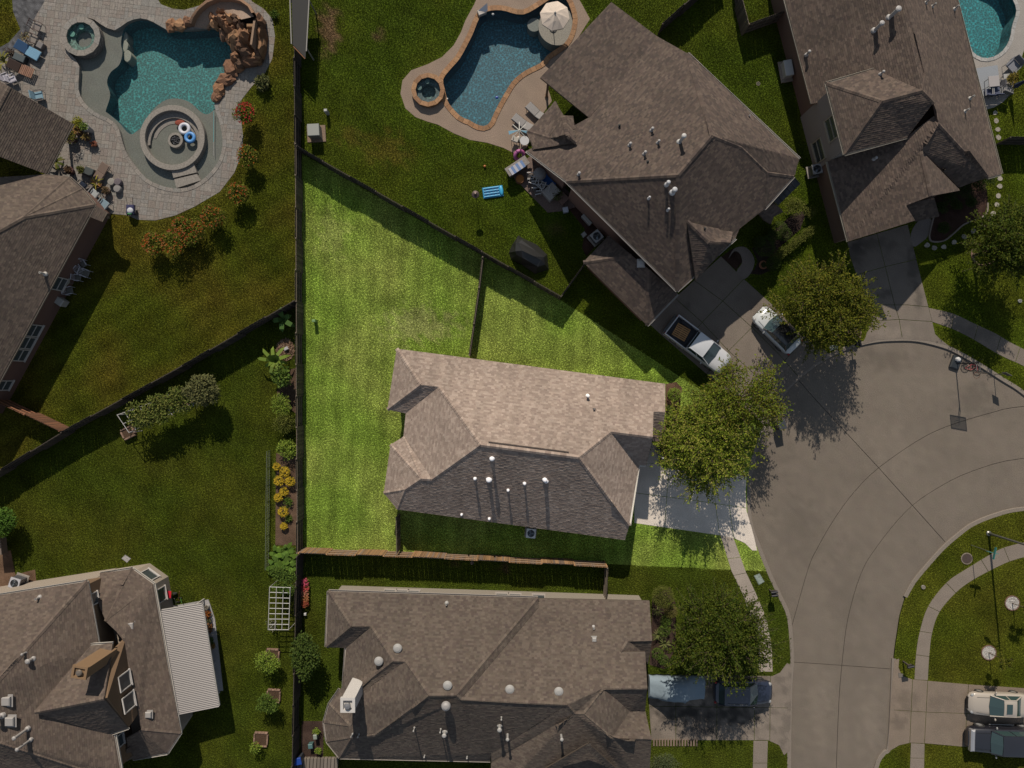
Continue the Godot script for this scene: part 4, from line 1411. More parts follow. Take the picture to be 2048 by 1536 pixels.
func build_south_house() -> void:
	var t := B2
	var pt := roof_points(t, {
		"A": [365, 330, 2.9], "B": [1795, 376, 2.9], "S1": [442, 1465, 2.9], "S2": [1470, 1487, 2.9],
		"L": [520, 570, "A", "B", 33], "K": [655, 570, "A", "B", 33], "M": [808, 805, "A", "B", 33], "N": [890, 808, "A", "B", 33], "R": [1050, 1040, "A", "B", 33], "T": [1238, 1038, "A", "B", 33],
		"C": [350, 710, 2.9], "C2": [485, 715, 2.9], "C3": [466, 1000, 2.9], "Z1": [576, 985, 4.3], "Z2": [582, 1028, 4.2], "V": [685, 1310, "S1", "S2", 33],
		"E0": [1797, 379, 2.6], "E1": [2556, 395, 2.6], "B2": [1803, 436, "E0", "E1", 33], "T2": [1268, 1066, "E0", "E1", 33], "Rl": [1995, 1103, "E0", "E1", 33], "Rr": [2047, 1164, 6.3], "Gk": [2110, 1166, 6.3],
		"Gr": [2245, 990, "E0", "E1", 33], "E4": [2541, 987, "E0", "E1", 33], "E3": [2527, 745, "E0", "E1", 33], "Eg": [2412, 666, "E0", "E1", 33], "E2": [2574, 661, "E0", "E1", 33], "Eh": [2362, 745, "E0", "E1", 33],
		"E5": [2545, 832, 3.0], "E6": [2504, 742, 3.6], "G5": [2526, 1150, 4.3], "G6": [2420, 1147, 4.7], "G7": [2571, 1336, 5.6], "G8": [2302, 1330, 6.0], "Z": [2546, 1760, 2.9], "Y": [1475, 1760, 2.9], "S3": [1476, 1437, 3.5], "S4": [1477, 1490, 3.2],
		"b0": [440, 1000, 2.9], "b1": [370, 1100, 2.9], "b2": [335, 1225, 2.9], "b3": [355, 1355, 2.9], "q1": [515, 1250, 4.4], "q2": [522, 1328, 4.4], "q0": [602, 1105, 4.5],
	})
	var o := house_thing("ranch_house", "long single storey house with white round roof ventilators and a white chimney", q(t, 1300, 900, 0))
	var tones := [Color(0.0797, 0.0608, 0.0473), Color(0.0697, 0.0529, 0.0411), Color(0.089, 0.0694, 0.0541), Color(0.0622, 0.0457, 0.037)]
	var faces := [["A", "B", "T", "R", "N", "M", "K", "L"], ["A", "L", "C"], ["L", "K", "C2", "C"], ["K", "M", "Z1", "C3", "C2"], ["M", "N", "Z2", "Z1"], ["N", "R", "V", "q0", "Z2"],
		["B", "B2", "T2", "T"], ["B2", "E0", "E1", "E2", "Eg", "Eh", "E3", "E4", "Gr", "Gk", "Rr", "Rl", "T2"], ["R", "T", "T2", "Rl", "S3", "S2", "S1", "q2", "V"],
		["S3", "Rl", "Rr", "S4"], ["S4", "Rr", "Gk", "G8", "G7", "Z", "Y"], ["Gr", "Gk", "G8", "G6"], ["Gr", "E4", "G5", "G6"], ["G6", "G5", "G7", "G8"], ["Eg", "E2", "E5", "E6"], ["Eg", "E6", "Eh"],
		["b0", "C3", "Z1", "Z2", "q0", "q1", "b1"], ["b1", "q1", "b2"], ["b2", "q1", "q2", "b3"], ["b3", "q2", "S1"], ["q1", "q0", "V", "q2"]]
	roof(o, pt, faces, tones, 400)
	# front gable at the foot of the frame
	var gp := roof_points(t, {"a": [2141, 1368, 6.4], "b": [1840, 1545, 4.6], "c": [1905, 1565, 4.4], "d": [2145, 1425, 6.0], "e": [2330, 1540, 4.6], "f": [2290, 1560, 4.4]})
	roof(o, gp, [["a", "b", "c", "d"], ["a", "d", "f", "e"]], tones, 470)
	var siding := Color(0.2, 0.175, 0.145)
	var w := PackedVector2Array()
	for k in ["A", "B", "E1", "E2", "E5", "G5", "Z", "Y", "S2", "S1", "b3", "b2", "b1", "C3", "C2", "C"]:
		w.append(flat(pt[k]))
	walls(o, w, 2.6, 0.35, siding)
	var trim := Color(0.3, 0.27, 0.24)
	for e: Array in [[pt.A, pt.B], [pt.C, pt.A], [pt.C2, pt.C], [pt.C3, pt.C2], [pt.b1, pt.b0], [pt.b2, pt.b1], [pt.b3, pt.b2], [pt.S1, pt.b3], [pt.S1, pt.S2]]:
		gutter(o, e[0], e[1], trim)
	# windows of the north wall
	var nd: Vector3 = (pt.B - pt.A).normalized()
	var nout := Vector3(nd.z, 0, -nd.x)
	for e: Array in [[760, 0.95], [845, 0.95], [928, 0.95], [1548, 1.0], [1640, 1.0], [1806, 1.0]]:
		var f: Vector3 = pt.A.lerp(pt.B, (e[0] - 365.0) / 1430.0)
		window(o, Vector3(f.x, 0.9, f.z) - nout * 0.345, nout, e[1], 1.4, 1, trim)
	# chimney
	var ch := MB.new()
	ch.col = Color(0.42, 0.4, 0.38)
	var cb := q(t, 500, 1100, 7.0)
	ch.box(Vector3(cb.x, 4.9, cb.z), Vector3(0.95, 4.2, 0.85))
	for s: Array in [[Vector3(0.42, 7.08, 0), Vector3(0.2, 0.2, 1.06)], [Vector3(-0.42, 7.08, 0), Vector3(0.2, 0.2, 1.06)], [Vector3(0, 7.081, 0.43), Vector3(0.64, 0.2, 0.2)], [Vector3(0, 7.081, -0.43), Vector3(0.64, 0.2, 0.2)]]:
		ch.box(Vector3(cb.x, 0, cb.z) + s[0], s[1])
	var chimney := part(o, "chimney", ch, M.wall)
	var cap := MB.new()
	cap.col = Color(0.3, 0.29, 0.28)
	cap.lathe(Vector3(cb.x, 7.0, cb.z), [[0.16, 0.0], [0.16, 0.3], [0.24, 0.32], [0.2, 0.38], [0.0, 0.42]], 14)
	part(chimney, "flue_cap", cap, M.metal)
	var ns: Array = faces[0]
	var es: Array = faces[7]
	var ss: Array = faces[8]
	var vw := Color(0.27, 0.26, 0.25)
	for e: Array in [[840, 712, ns], [712, 800, faces[3]], [1180, 965, ns], [1603, 992, es], [1936, 1007, es]]:
		vent(o, on_face(pt, e[2], t, e[0], e[1]), 0.34, 0.36, 2, vw)
	vent(o, on_face(pt, ss, t, 1170, 1098), 0.34, 0.6, 2, Color(0.24, 0.23, 0.22))
	vent(o, on_face(pt, ns, t, 1172, 412), 0.07, 0.35, 0, vw)
	vent(o, on_face(pt, es, t, 2174, 575), 0.08, 0.3, 0, vw)
	vent(o, on_face(pt, es, t, 2178, 655), 0.16, 0.25, 3, vw)
	for e: Array in [[952, 1260, 0.05, 0.5], [1132, 1270, 0.05, 0.5], [1160, 1288, 0.13, 0.6], [1022, 1447, 0.05, 0.3], [1312, 1455, 0.05, 0.3], [1534, 1245, 0.13, 0.7], [1546, 1188, 0.05, 0.4], [530, 1304, 0.05, 0.4], [574, 1305, 0.05, 0.4]]:
		vent(o, on_face(pt, ss, t, e[0], e[1]), e[2], e[3], 1, vw)
	vent(o, on_face(pt, faces[9], t, 1588, 1300), 0.1, 0.9, 1, vw)
	vent(o, on_face(pt, faces[10], t, 1952, 1300), 0.1, 0.9, 1, vw)


func build_southwest_house() -> void:
	var t := B1
	var pt := roof_points(t, {
		"U0": [-420, 422, 5.5], "U2": [590, 262, 5.5], "U3": [668, 690, 5.5], "Sx": [782, 1312, 5.5], "Sy": [828, 1570, 5.5], "Ur": [-30, 960, 8.8], "Us": [-60, 1345, 8.8], "Ul": [-420, 1010, 8.8], "Sz": [640, 1570, 6.1], "Sl": [-420, 1900, 5.5], "Uk": [-420, 1400, 8.8], "Sm": [560, 1820, 5.5],
		"g0": [235, 1156, 7.9], "g1": [618, 697, 5.75], "g2": [768, 688, 5.6], "gp": [710, 1062, 8.0], "g3": [875, 1262, 5.55], "g4": [737, 1310, 5.6],
		"l1": [680, 210, 2.9], "l2": [900, 175, 2.9], "l3": [1050, 282, 2.9], "l4": [1230, 1300, 2.9], "l5": [1140, 1436, 2.9], "l6": [905, 1476, 2.9], "m1": [720, 535, 4.4], "m0": [680, 430, 4.2], "m2": [846, 655, 4.4], "m3": [942, 1160, 4.4], "m4": [962, 1275, 4.3], "m5": [862, 1330, 4.3], "m6": [880, 1480, 3.4],
	})
	var o := house_thing("two_storey_house", "two storey house with a brown gabled dormer, tan chimney and grey brown shingles", q(t, 600, 800, 0))
	var tones := [Color(0.089, 0.0657, 0.0509), Color(0.0789, 0.0578, 0.0456), Color(0.0986, 0.0743, 0.0578), Color(0.0705, 0.0515, 0.041)]
	var faces := [["U0", "U2", "Ur", "Ul"], ["U2", "U3", "Sx", "Sy", "Sz", "Us", "Ur"], ["Us", "Sz", "Sm", "Sl", "Uk"], ["Ul", "Ur", "Us", "Uk"], ["Sz", "Sy", "Sm"], ["g0", "g1", "g2", "gp"], ["g0", "gp", "g3", "g4"],
		["l1", "l2", "m1", "m0"], ["l2", "l3", "m1"], ["l3", "l4", "m4", "m3", "m2", "m1"], ["l4", "l5", "m4"], ["l5", "l6", "m6", "m5", "m4"]]
	roof(o, pt, faces, tones, 500)
	var brown := Color(0.13, 0.082, 0.045)
	var pale := Color(0.25, 0.21, 0.17)
	var w := PackedVector2Array()
	for k in ["U0", "U2", "U3", "Sx", "Sy", "Sm", "Sl"]:
		w.append(flat(pt[k]))
	walls(o, w, 5.4, 0.35, brown, null, 0.0, "upper_wall")
	w = PackedVector2Array()
	for k in ["U0", "U2", "l1", "l2", "l3", "l4", "l5", "l6", "Sy", "Sl"]:
		w.append(flat(pt[k]))
	walls(o, w, 2.75, 0.3, pale)
	# north wall of the lower storey stands out past the upper eave
	gable_wall(o, [pt.m2 + Vector3(0, -0.3, 0), q(t, 768, 742, 5.5), pt.gp + Vector3(0.15, -0.15, 0), pt.g3 + Vector3(0, -0.1, 0), pt.m3 + Vector3(0, -0.3, 0)], brown)
	var wd: Vector3 = (pt.m3 - pt.m2).normalized()
	var out := Vector3(-wd.z, 0, wd.x)
	if out.x < 0:
		out = -out
	for f: float in [0.5, 0.78]:
		var c: Vector3 = pt.m2.lerp(pt.m3, f)
		window(o, Vector3(c.x, 4.6, c.z) + out * 0.03, out, 1.15, 1.5, 1, Color(0.4, 0.38, 0.36))
	var ed: Vector3 = (pt.U3 - pt.U2).normalized()
	var eo := Vector3(-ed.z, 0, ed.x)
	if eo.x < 0:
		eo = -eo
	for c: Vector3 in [pt.U2.lerp(pt.U3, 0.33), pt.Sx.lerp(pt.Sy, 0.3)]:
		window(o, Vector3(c.x, 4.0, c.z) - eo * 0.345, eo, 0.9, 1.3, 1, Color(0.4, 0.38, 0.36))
	# bay windows of the north-east corner
	for e: Array in [["l2", "l3"], ["l3", "l4"]]:
		var a: Vector3 = pt[e[0]]
		var b: Vector3 = pt[e[1]]
		var d := (b - a).normalized()
		var n := Vector3(d.z, 0, -d.x)
		var c := a.lerp(b, 0.5 if e[0] == "l2" else 0.1)
		window(o, Vector3(c.x, 0.9, c.z) - n * 0.295, n, 1.1, 1.4, 1, Color(0.4, 0.38, 0.36))
	var trim := Color(0.4, 0.37, 0.33)
	for e: Array in [["U0", "U2"], ["U2", "U3"], ["Sx", "Sy"], ["l1", "l2"], ["l2", "l3"], ["l3", "l4"], ["l4", "l5"], ["l5", "l6"], ["g3", "g4"], ["g2", "g1"]]:
		gutter(o, pt[e[0]], pt[e[1]], trim)
	# boxed chimney
	var ch := MB.new()
	ch.col = Color(0.17, 0.105, 0.055)
	var cb := q(t, 548, 880, 9.0)
	var bs := Basis(Vector3.UP, -0.18)
	ch.box(Vector3(cb.x, 7.2, cb.z), Vector3(1.0, 3.6, 0.75), bs)
	for s: Array in [[Vector3(0.44, 9.05, 0), Vector3(0.16, 0.16, 0.87)], [Vector3(-0.44, 9.05, 0), Vector3(0.16, 0.16, 0.87)], [Vector3(0, 9.051, 0.36), Vector3(0.72, 0.16, 0.14)], [Vector3(0, 9.051, -0.36), Vector3(0.72, 0.16, 0.14)]]:
		ch.box(Vector3(cb.x, 0, cb.z) + bs * s[0], s[1], bs)
	var chimney := part(o, "chimney", ch, M.wall)
	var cap := MB.new()
	cap.col = Color(0.25, 0.2, 0.16)
	cap.lathe(Vector3(cb.x, 9.0, cb.z), [[0.15, 0.0], [0.15, 0.14], [0.23, 0.16], [0.18, 0.24], [0.0, 0.28]], 14)
	part(chimney, "flue_cap", cap, M.metal)
	var vw := Color(0.25, 0.235, 0.22)
	for e: Array in [[895, 562, 9, 3, 0.24, 0.22], [1018, 1168, 9, 3, 0.22, 0.22], [50, 1075, 1, 3, 0.3, 0.24], [75, 1213, 1, 3, 0.3, 0.24], [270, 372, 0, 0, 0.08, 0.45], [178, 745, 1, 1, 0.07, 0.4], [222, 790, 1, 1, 0.14, 0.5], [10, 1180, 1, 1, 0.14, 0.6], [185, 1270, 1, 1, 0.11, 1.3], [205, 1345, 1, 1, 0.1, 1.3]]:
		vent(o, on_face(pt, faces[e[2]], t, e[0], e[1]), e[4], e[5], e[3], vw)
	# satellite of the house: corrugated patio cover on posts
	var a := q(t, 1096, 460, 2.75)
	var b := q(t, 1380, 415, 2.45)
	var c := q(t, 1496, 1116, 2.45)
	var d := q(t, 1215, 1172, 2.75)
	var pc := thing("patio_cover", "grey corrugated metal patio cover against the two storey house", "patio cover", Vector3((a.x + c.x) / 2, 0, (a.z + c.z) / 2))
	var cm := MB.new()
	var n := 118
	for k in n:
		var f0 := float(k) / n
		var f1 := float(k + 1) / n
		var y0 := 0.04 if k % 2 == 0 else 0.0
		var y1 := 0.0 if k % 2 == 0 else 0.04
		cm.col = Color(0.2, 0.19, 0.185) if k % 2 == 0 else Color(0.17, 0.16, 0.155)
		cm.quad(a.lerp(d, f0) + Vector3.UP * y0, a.lerp(d, f1) + Vector3.UP * y1, b.lerp(c, f1) + Vector3.UP * y1, b.lerp(c, f0) + Vector3.UP * y0)
	part(pc, "corrugated_sheet", cm, M.dark_metal)
	for e: Array in [[b, c], [d, c], [a, b]]:
		var bm := MB.new()
		bm.col = Color(0.35, 0.33, 0.31)
		var s: Vector3 = (e[1] - e[0]).normalized()
		bm.box((e[0] + e[1]) * 0.5 - Vector3.UP * 0.1, Vector3((e[1] - e[0]).length() - 0.1, 0.14, 0.08), Basis(s, s.cross(Vector3.UP).cross(s).normalized(), s.cross(Vector3.UP)))
		part(pc, "beam", bm, M.paint)
	for f: float in [0.03, 0.35, 0.68, 0.97]:
		var pm := MB.new()
		pm.col = Color(0.35, 0.33, 0.31)
		var p := b.lerp(c, f).lerp(a.lerp(d, f), 0.3)
		pm.box(Vector3(p.x, 1.18, p.z), Vector3(0.1, 2.3, 0.1))
		part(pc, "post", pm, M.paint)


func build_northwest_house() -> void:
	var t := A1
	var pt := roof_points(t, {
		"a": [62, 590, 5.4], "b": [492, 841, 3.1], "c": [312, 1188, 3.1], "d": [-160, 1010, 5.4], "e": [-400, 900, 3.0], "f": [-250, 440, 3.0], "g": [0, 558, 4.9],
		"E1": [645, 1397, 2.9], "E2": [-160, 2880, 2.9], "n1": [-300, 1230, 3.4], "n2": [472, 1212, 2.9], "n3": [560, 1290, 2.9],
		"r1": [162, 1482, "E1", "E2", 33], "r2": [0, 1572, "E1", "E2", 33], "r3": [-300, 1720, "E1", "E2", 33],
		"r4": [-420, 2700, "E1", "E2", 33],
	})
	var o := house_thing("brick_house", "red brown brick house with a fanned shingle roof corner by the travertine patio", q(t, 100, 1500, 0))
	var tones := [Color(0.0806, 0.0602, 0.0464), Color(0.0705, 0.0523, 0.041), Color(0.0924, 0.0697, 0.0532), Color(0.0613, 0.0451, 0.0357)]
	var faces := [["a", "b", "c", "d"], ["a", "d", "e", "f", "g"], ["n1", "c", "n2", "r1", "r2", "r3"], ["n2", "n3", "r1"], ["n3", "E1", "r1"], ["E1", "E2", "r4", "r3", "r2", "r1"]]
	roof(o, pt, faces, tones, 600)
	var brick := Color(0.11, 0.062, 0.046)
	var w := PackedVector2Array()
	for k in ["n1", "n2", "n3", "E1", "E2", "r4"]:
		w.append(flat(pt[k]))
	walls(o, w, 2.75, 0.3, brick)
	# the upper block is an open covered patio on posts
	for e: Array in [[470, 890], [330, 1160], [120, 690]]:
		var qm := MB.new()
		qm.col = Color(0.1, 0.07, 0.05)
		var qp := q(t, e[0], e[1], 0.0)
		qm.box(qp + Vector3.UP * 1.5, Vector3(0.2, 3.0, 0.2))
		part(o, "patio_post", qm, M.wood)
	var d: Vector3 = (pt.E2 - pt.E1).normalized()
	var n := Vector3(-d.z, 0, d.x)
	if n.x < 0:
		n = -n
	var len: float = pt.E1.distance_to(pt.E2)
	for e: Array in [[0.362, 1.1], [0.582, 1.05], [0.64, 1.05], [0.698, 1.05], [0.84, 0.9]]:
		var c: Vector3 = pt.E1.lerp(pt.E2, e[0])
		window(o, Vector3(c.x, 0.85, c.z) - n * 0.295, n, e[1], 1.5, 2, Color(0.36, 0.34, 0.31))
	gutter(o, pt.E1, pt.E2, Color(0.2, 0.17, 0.14))
	gutter(o, pt.n2, pt.n3, Color(0.2, 0.17, 0.14))
	gutter(o, pt.n3, pt.E1, Color(0.2, 0.17, 0.14))
	gutter(o, pt.b, pt.c, Color(0.2, 0.17, 0.14))
	var pm := MB.new()
	pm.col = Color(0.2, 0.15, 0.1)
	var pp := q(t, 735, 1480, 0)
	pm.box(pp + Vector3.UP * 1.35, Vector3(0.2, 2.7, 0.2))
	pm.box(pp + Vector3.UP * 0.1, Vector3(0.32, 0.2, 0.32))
	part(o, "porch_post", pm, M.wood)
	var ph := roof_points(t, {"a": [640, 1392, 2.88], "b": [735, 1455, 2.7], "c": [700, 1515, 2.7], "d": [600, 1475, 2.88]})
	roof(o, ph, [["a", "b", "c", "d"]], tones, 640)
	vent(o, on_face(pt, faces[5], t, 305, 1868), 0.08, 0.6, 0, Color(0.38, 0.36, 0.33))


# ---------------------------------------------------------------- pools
var pool_nw: PackedVector2Array
var deep_nw: PackedVector2Array
var pool_n: PackedVector2Array
var pool_ne: PackedVector2Array
var spa_nw: Vector2
var spa_n: Vector2
var isle: Vector2

func ccw(p: PackedVector2Array) -> PackedVector2Array:
	if Geometry2D.is_polygon_clockwise(p):
		p.reverse()
	return p

func qz(o: Vector2, k: float, x: float, y: float, h := 0.0) -> Vector3:      # a tile of another scale
	return px(o.x + x * k, o.y + y * k, h)

func pools_first() -> void:
	spa_nw = flat(q(A1, 556, 252, 0.3))
	spa_n = flat(q(A2, 1046, 617, 0.3))
	isle = flat(q(A1, 1176, 940, 0.2))
	pool_nw = ccw(rounded(poly(A1, [560, 120, 640, 130, 700, 172, 745, 195, 800, 205, 850, 160, 920, 130, 980, 125, 1050, 150, 1110, 185, 1160, 205, 1330, 200, 1450, 190, 1530, 225, 1590, 310, 1610, 400, 1570, 490, 1500, 570, 1470, 660, 1470, 740, 1500, 830, 1522, 930, 1520, 1020, 1490, 1110, 1430, 1190, 1370, 1240, 1290, 1280, 1200, 1290, 1100, 1270, 1000, 1220, 920, 1130, 860, 1040, 830, 950, 810, 880, 760, 820, 690, 790, 610, 740, 560, 680, 535, 610, 540, 500, 540, 450, 510, 400, 450, 340, 430, 250, 470, 170]), true, 4))
	deep_nw = ccw(rounded(poly(A1, [850, 166, 920, 133, 980, 128, 1050, 153, 1110, 188, 1160, 208, 1330, 203, 1450, 194, 1526, 229, 1585, 312, 1605, 400, 1566, 487, 1496, 568, 1467, 655, 1466, 715, 1430, 758, 1390, 770, 1340, 738, 1280, 685, 1190, 662, 1100, 682, 1010, 765, 960, 850, 920, 888, 870, 905, 800, 830, 720, 762, 708, 745, 738, 640, 716, 550, 742, 482, 800, 430, 822, 350, 812, 290, 822, 220]), true, 4))
	pool_n = ccw(rounded(poly(A2, [1490, 70, 1560, 72, 1640, 95, 1700, 98, 1760, 70, 1830, 25, 1900, -15, 1980, -10, 2015, 50, 2035, 130, 2020, 220, 1985, 290, 1920, 340, 1860, 380, 1820, 430, 1740, 470, 1680, 505, 1620, 560, 1570, 640, 1520, 730, 1490, 790, 1465, 845, 1420, 865, 1370, 850, 1330, 825, 1270, 800, 1210, 740, 1175, 690, 1160, 620, 1145, 545, 1190, 480, 1260, 400, 1310, 310, 1350, 230, 1390, 130, 1430, 85]), true, 4))
	pool_ne = ccw(rounded(poly(A4, [1560, -120, 1640, 180, 1670, 280, 1690, 350, 1740, 390, 1790, 400, 1850, 385, 1910, 340, 1950, 270, 1962, 200, 1975, 150, 1995, 90, 1985, 30, 1960, -20, 1900, -150, 1750, -220, 1600, -200]), true, 4))
	pool_holes = [pool_nw, circle(spa_n, 1.0, 28), pool_n, pool_ne]

func basin(o: Node3D, p: PackedVector2Array, floor_poly: PackedVector2Array, y0: float, yf: float, wall: Color, floor_col: Color, called := "basin") -> void:
	var mb := MB.new()
	mb.col = wall
	for k in p.size():
		var a := p[k]
		var b := p[(k + 1) % p.size()]
		mb.quad(Vector3(a.x, yf, a.y), Vector3(b.x, yf, b.y), Vector3(b.x, y0, b.y), Vector3(a.x, y0, a.y))
	sheet(mb, floor_poly, yf, 0.5, func(w: Vector2) -> Color:
		var k := 1.0 + 0.35 * speck.get_noise_2d(w.x * 2.5, w.y * 2.5)
		return Color(floor_col.r * k, floor_col.g * k, floor_col.b * k))
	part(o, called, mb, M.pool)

func resample(p: PackedVector2Array, step: float, closed := true) -> PackedVector2Array:
	var out := PackedVector2Array()
	var total := 0.0
	var n := p.size()
	for k in (n if closed else n - 1):
		total += p[k].distance_to(p[(k + 1) % n])
	var count := maxi(3, roundi(total / step))
	var d := total / count
	var acc := 0.0
	var want := 0.0
	for k in (n if closed else n - 1):
		var a := p[k]
		var b := p[(k + 1) % n]
		var l := a.distance_to(b)
		while want <= acc + l and out.size() < count + (0 if closed else 1):
			out.append(a.lerp(b, (want - acc) / maxf(l, 0.0001)))
			want += d
		acc += l
	return out

# stones laid end to end along a line, each a piece of its own
func coping(o: Node, line: PackedVector2Array, half: float, y0: float, y1: float, step: float, tones: Array, m: Material, sd: int, called := "coping_stone", closed := true) -> void:
	var rg := RandomNumberGenerator.new()
	rg.seed = sd
	var p := resample(line, step, closed)
	var n := p.size()
	var base := base_of(o)
	for k in (n if closed else n - 1):
		var a := p[k]
		var b := p[(k + 1) % n]
		var pa := p[(k - 1 + n) % n] if closed or k > 0 else a * 2.0 - b
		var nb := p[(k + 2) % n] if closed or k < n - 2 else b * 2.0 - a
		var da := (b - pa).normalized().orthogonal() * half
		var db := (nb - a).normalized().orthogonal() * half
		var g := (b - a).normalized() * 0.008
		var mb := MB.new()
		mb.col = tones[rg.randi() % tones.size()] * (0.88 + 0.24 * rg.randf())
		var lift := 0.006 * rg.randf()
		mb.prism(PackedVector2Array([a + da + g, b + db - g, b - db - g, a - da + g]), y0, y1 + lift)
		part(o, called, mb, m)
	if n < 0:
		print(base)

func paving(o: Node, p: PackedVector2Array, holes: Array, y: float, size: float, tones: Array, sd: int, turn := 0.0) -> void:
	var rg := RandomNumberGenerator.new()
	rg.seed = sd
	var mb := MB.new()
	var lo := p[0]
	var hi := p[0]
	for w in p:
		lo = lo.min(w.rotated(-turn))
		hi = hi.max(w.rotated(-turn))
	var i := lo.x - size
	var row := 0
	while i < hi.x + size:
		var j := lo.y - size
		while j < hi.y + size:
			var cuts: Array = []
			match rg.randi() % 4:
				0: cuts = [Rect2(0, 0, 1, 1)]
				1: cuts = [Rect2(0, 0, 1, 0.5), Rect2(0, 0.5, 0.5, 0.5), Rect2(0.5, 0.5, 0.5, 0.5)]
				2: cuts = [Rect2(0, 0, 0.66, 1), Rect2(0.66, 0, 0.34, 0.5), Rect2(0.66, 0.5, 0.34, 0.5)]
				3: cuts = [Rect2(0, 0, 0.5, 1), Rect2(0.5, 0, 0.5, 1)]
			for r: Rect2 in cuts:
				var a := Vector2(i, j) + r.position * size + Vector2(0.009, 0.009)
				var b := Vector2(i, j) + r.end * size - Vector2(0.009, 0.009)
				var sq := PackedVector2Array([a.rotated(turn), Vector2(b.x, a.y).rotated(turn), b.rotated(turn), Vector2(a.x, b.y).rotated(turn)])
				var hit := 0
				for w in sq:
					if Geometry2D.is_point_in_polygon(w, p):
						hit += 1
				if hit == 0:
					continue
				var bits: Array[PackedVector2Array] = [sq]
				if hit < 4:
					bits = Geometry2D.intersect_polygons(sq, p)
				for h: PackedVector2Array in holes:
					var next: Array[PackedVector2Array] = []
					for s in bits:
						next.append_array(Geometry2D.clip_polygons(s, h))
					bits = next
				var t: Color = tones[rg.randi() % tones.size()]
				var kk := 0.92 + 0.16 * rg.randf()
				mb.col = Color(t.r * kk, t.g * kk, t.b * kk)
				for s in bits:
					if s.size() > 2:
						mb.prism(s, y, y + 0.0002 + 0.003 * rg.randf())
			j += size
		i += size
		row += 1
	stuff(part(o, "paving_tiles", mb, M.stone))

func water(o: Node3D, p: PackedVector2Array, y: float, holes: Array = []) -> void:
	var mb := MB.new()
	sheet(mb, p, y, 1.5, func(_w: Vector2) -> Color: return Color(1, 1, 1), holes)
	part(o, "water", mb, M.water)

func rock(mb: MB, at: Vector3, r: Vector3, sd: int, col: Color) -> void:
	mb.col = col
	mb.blob(at, r, 9, 6, 0.5, sd)

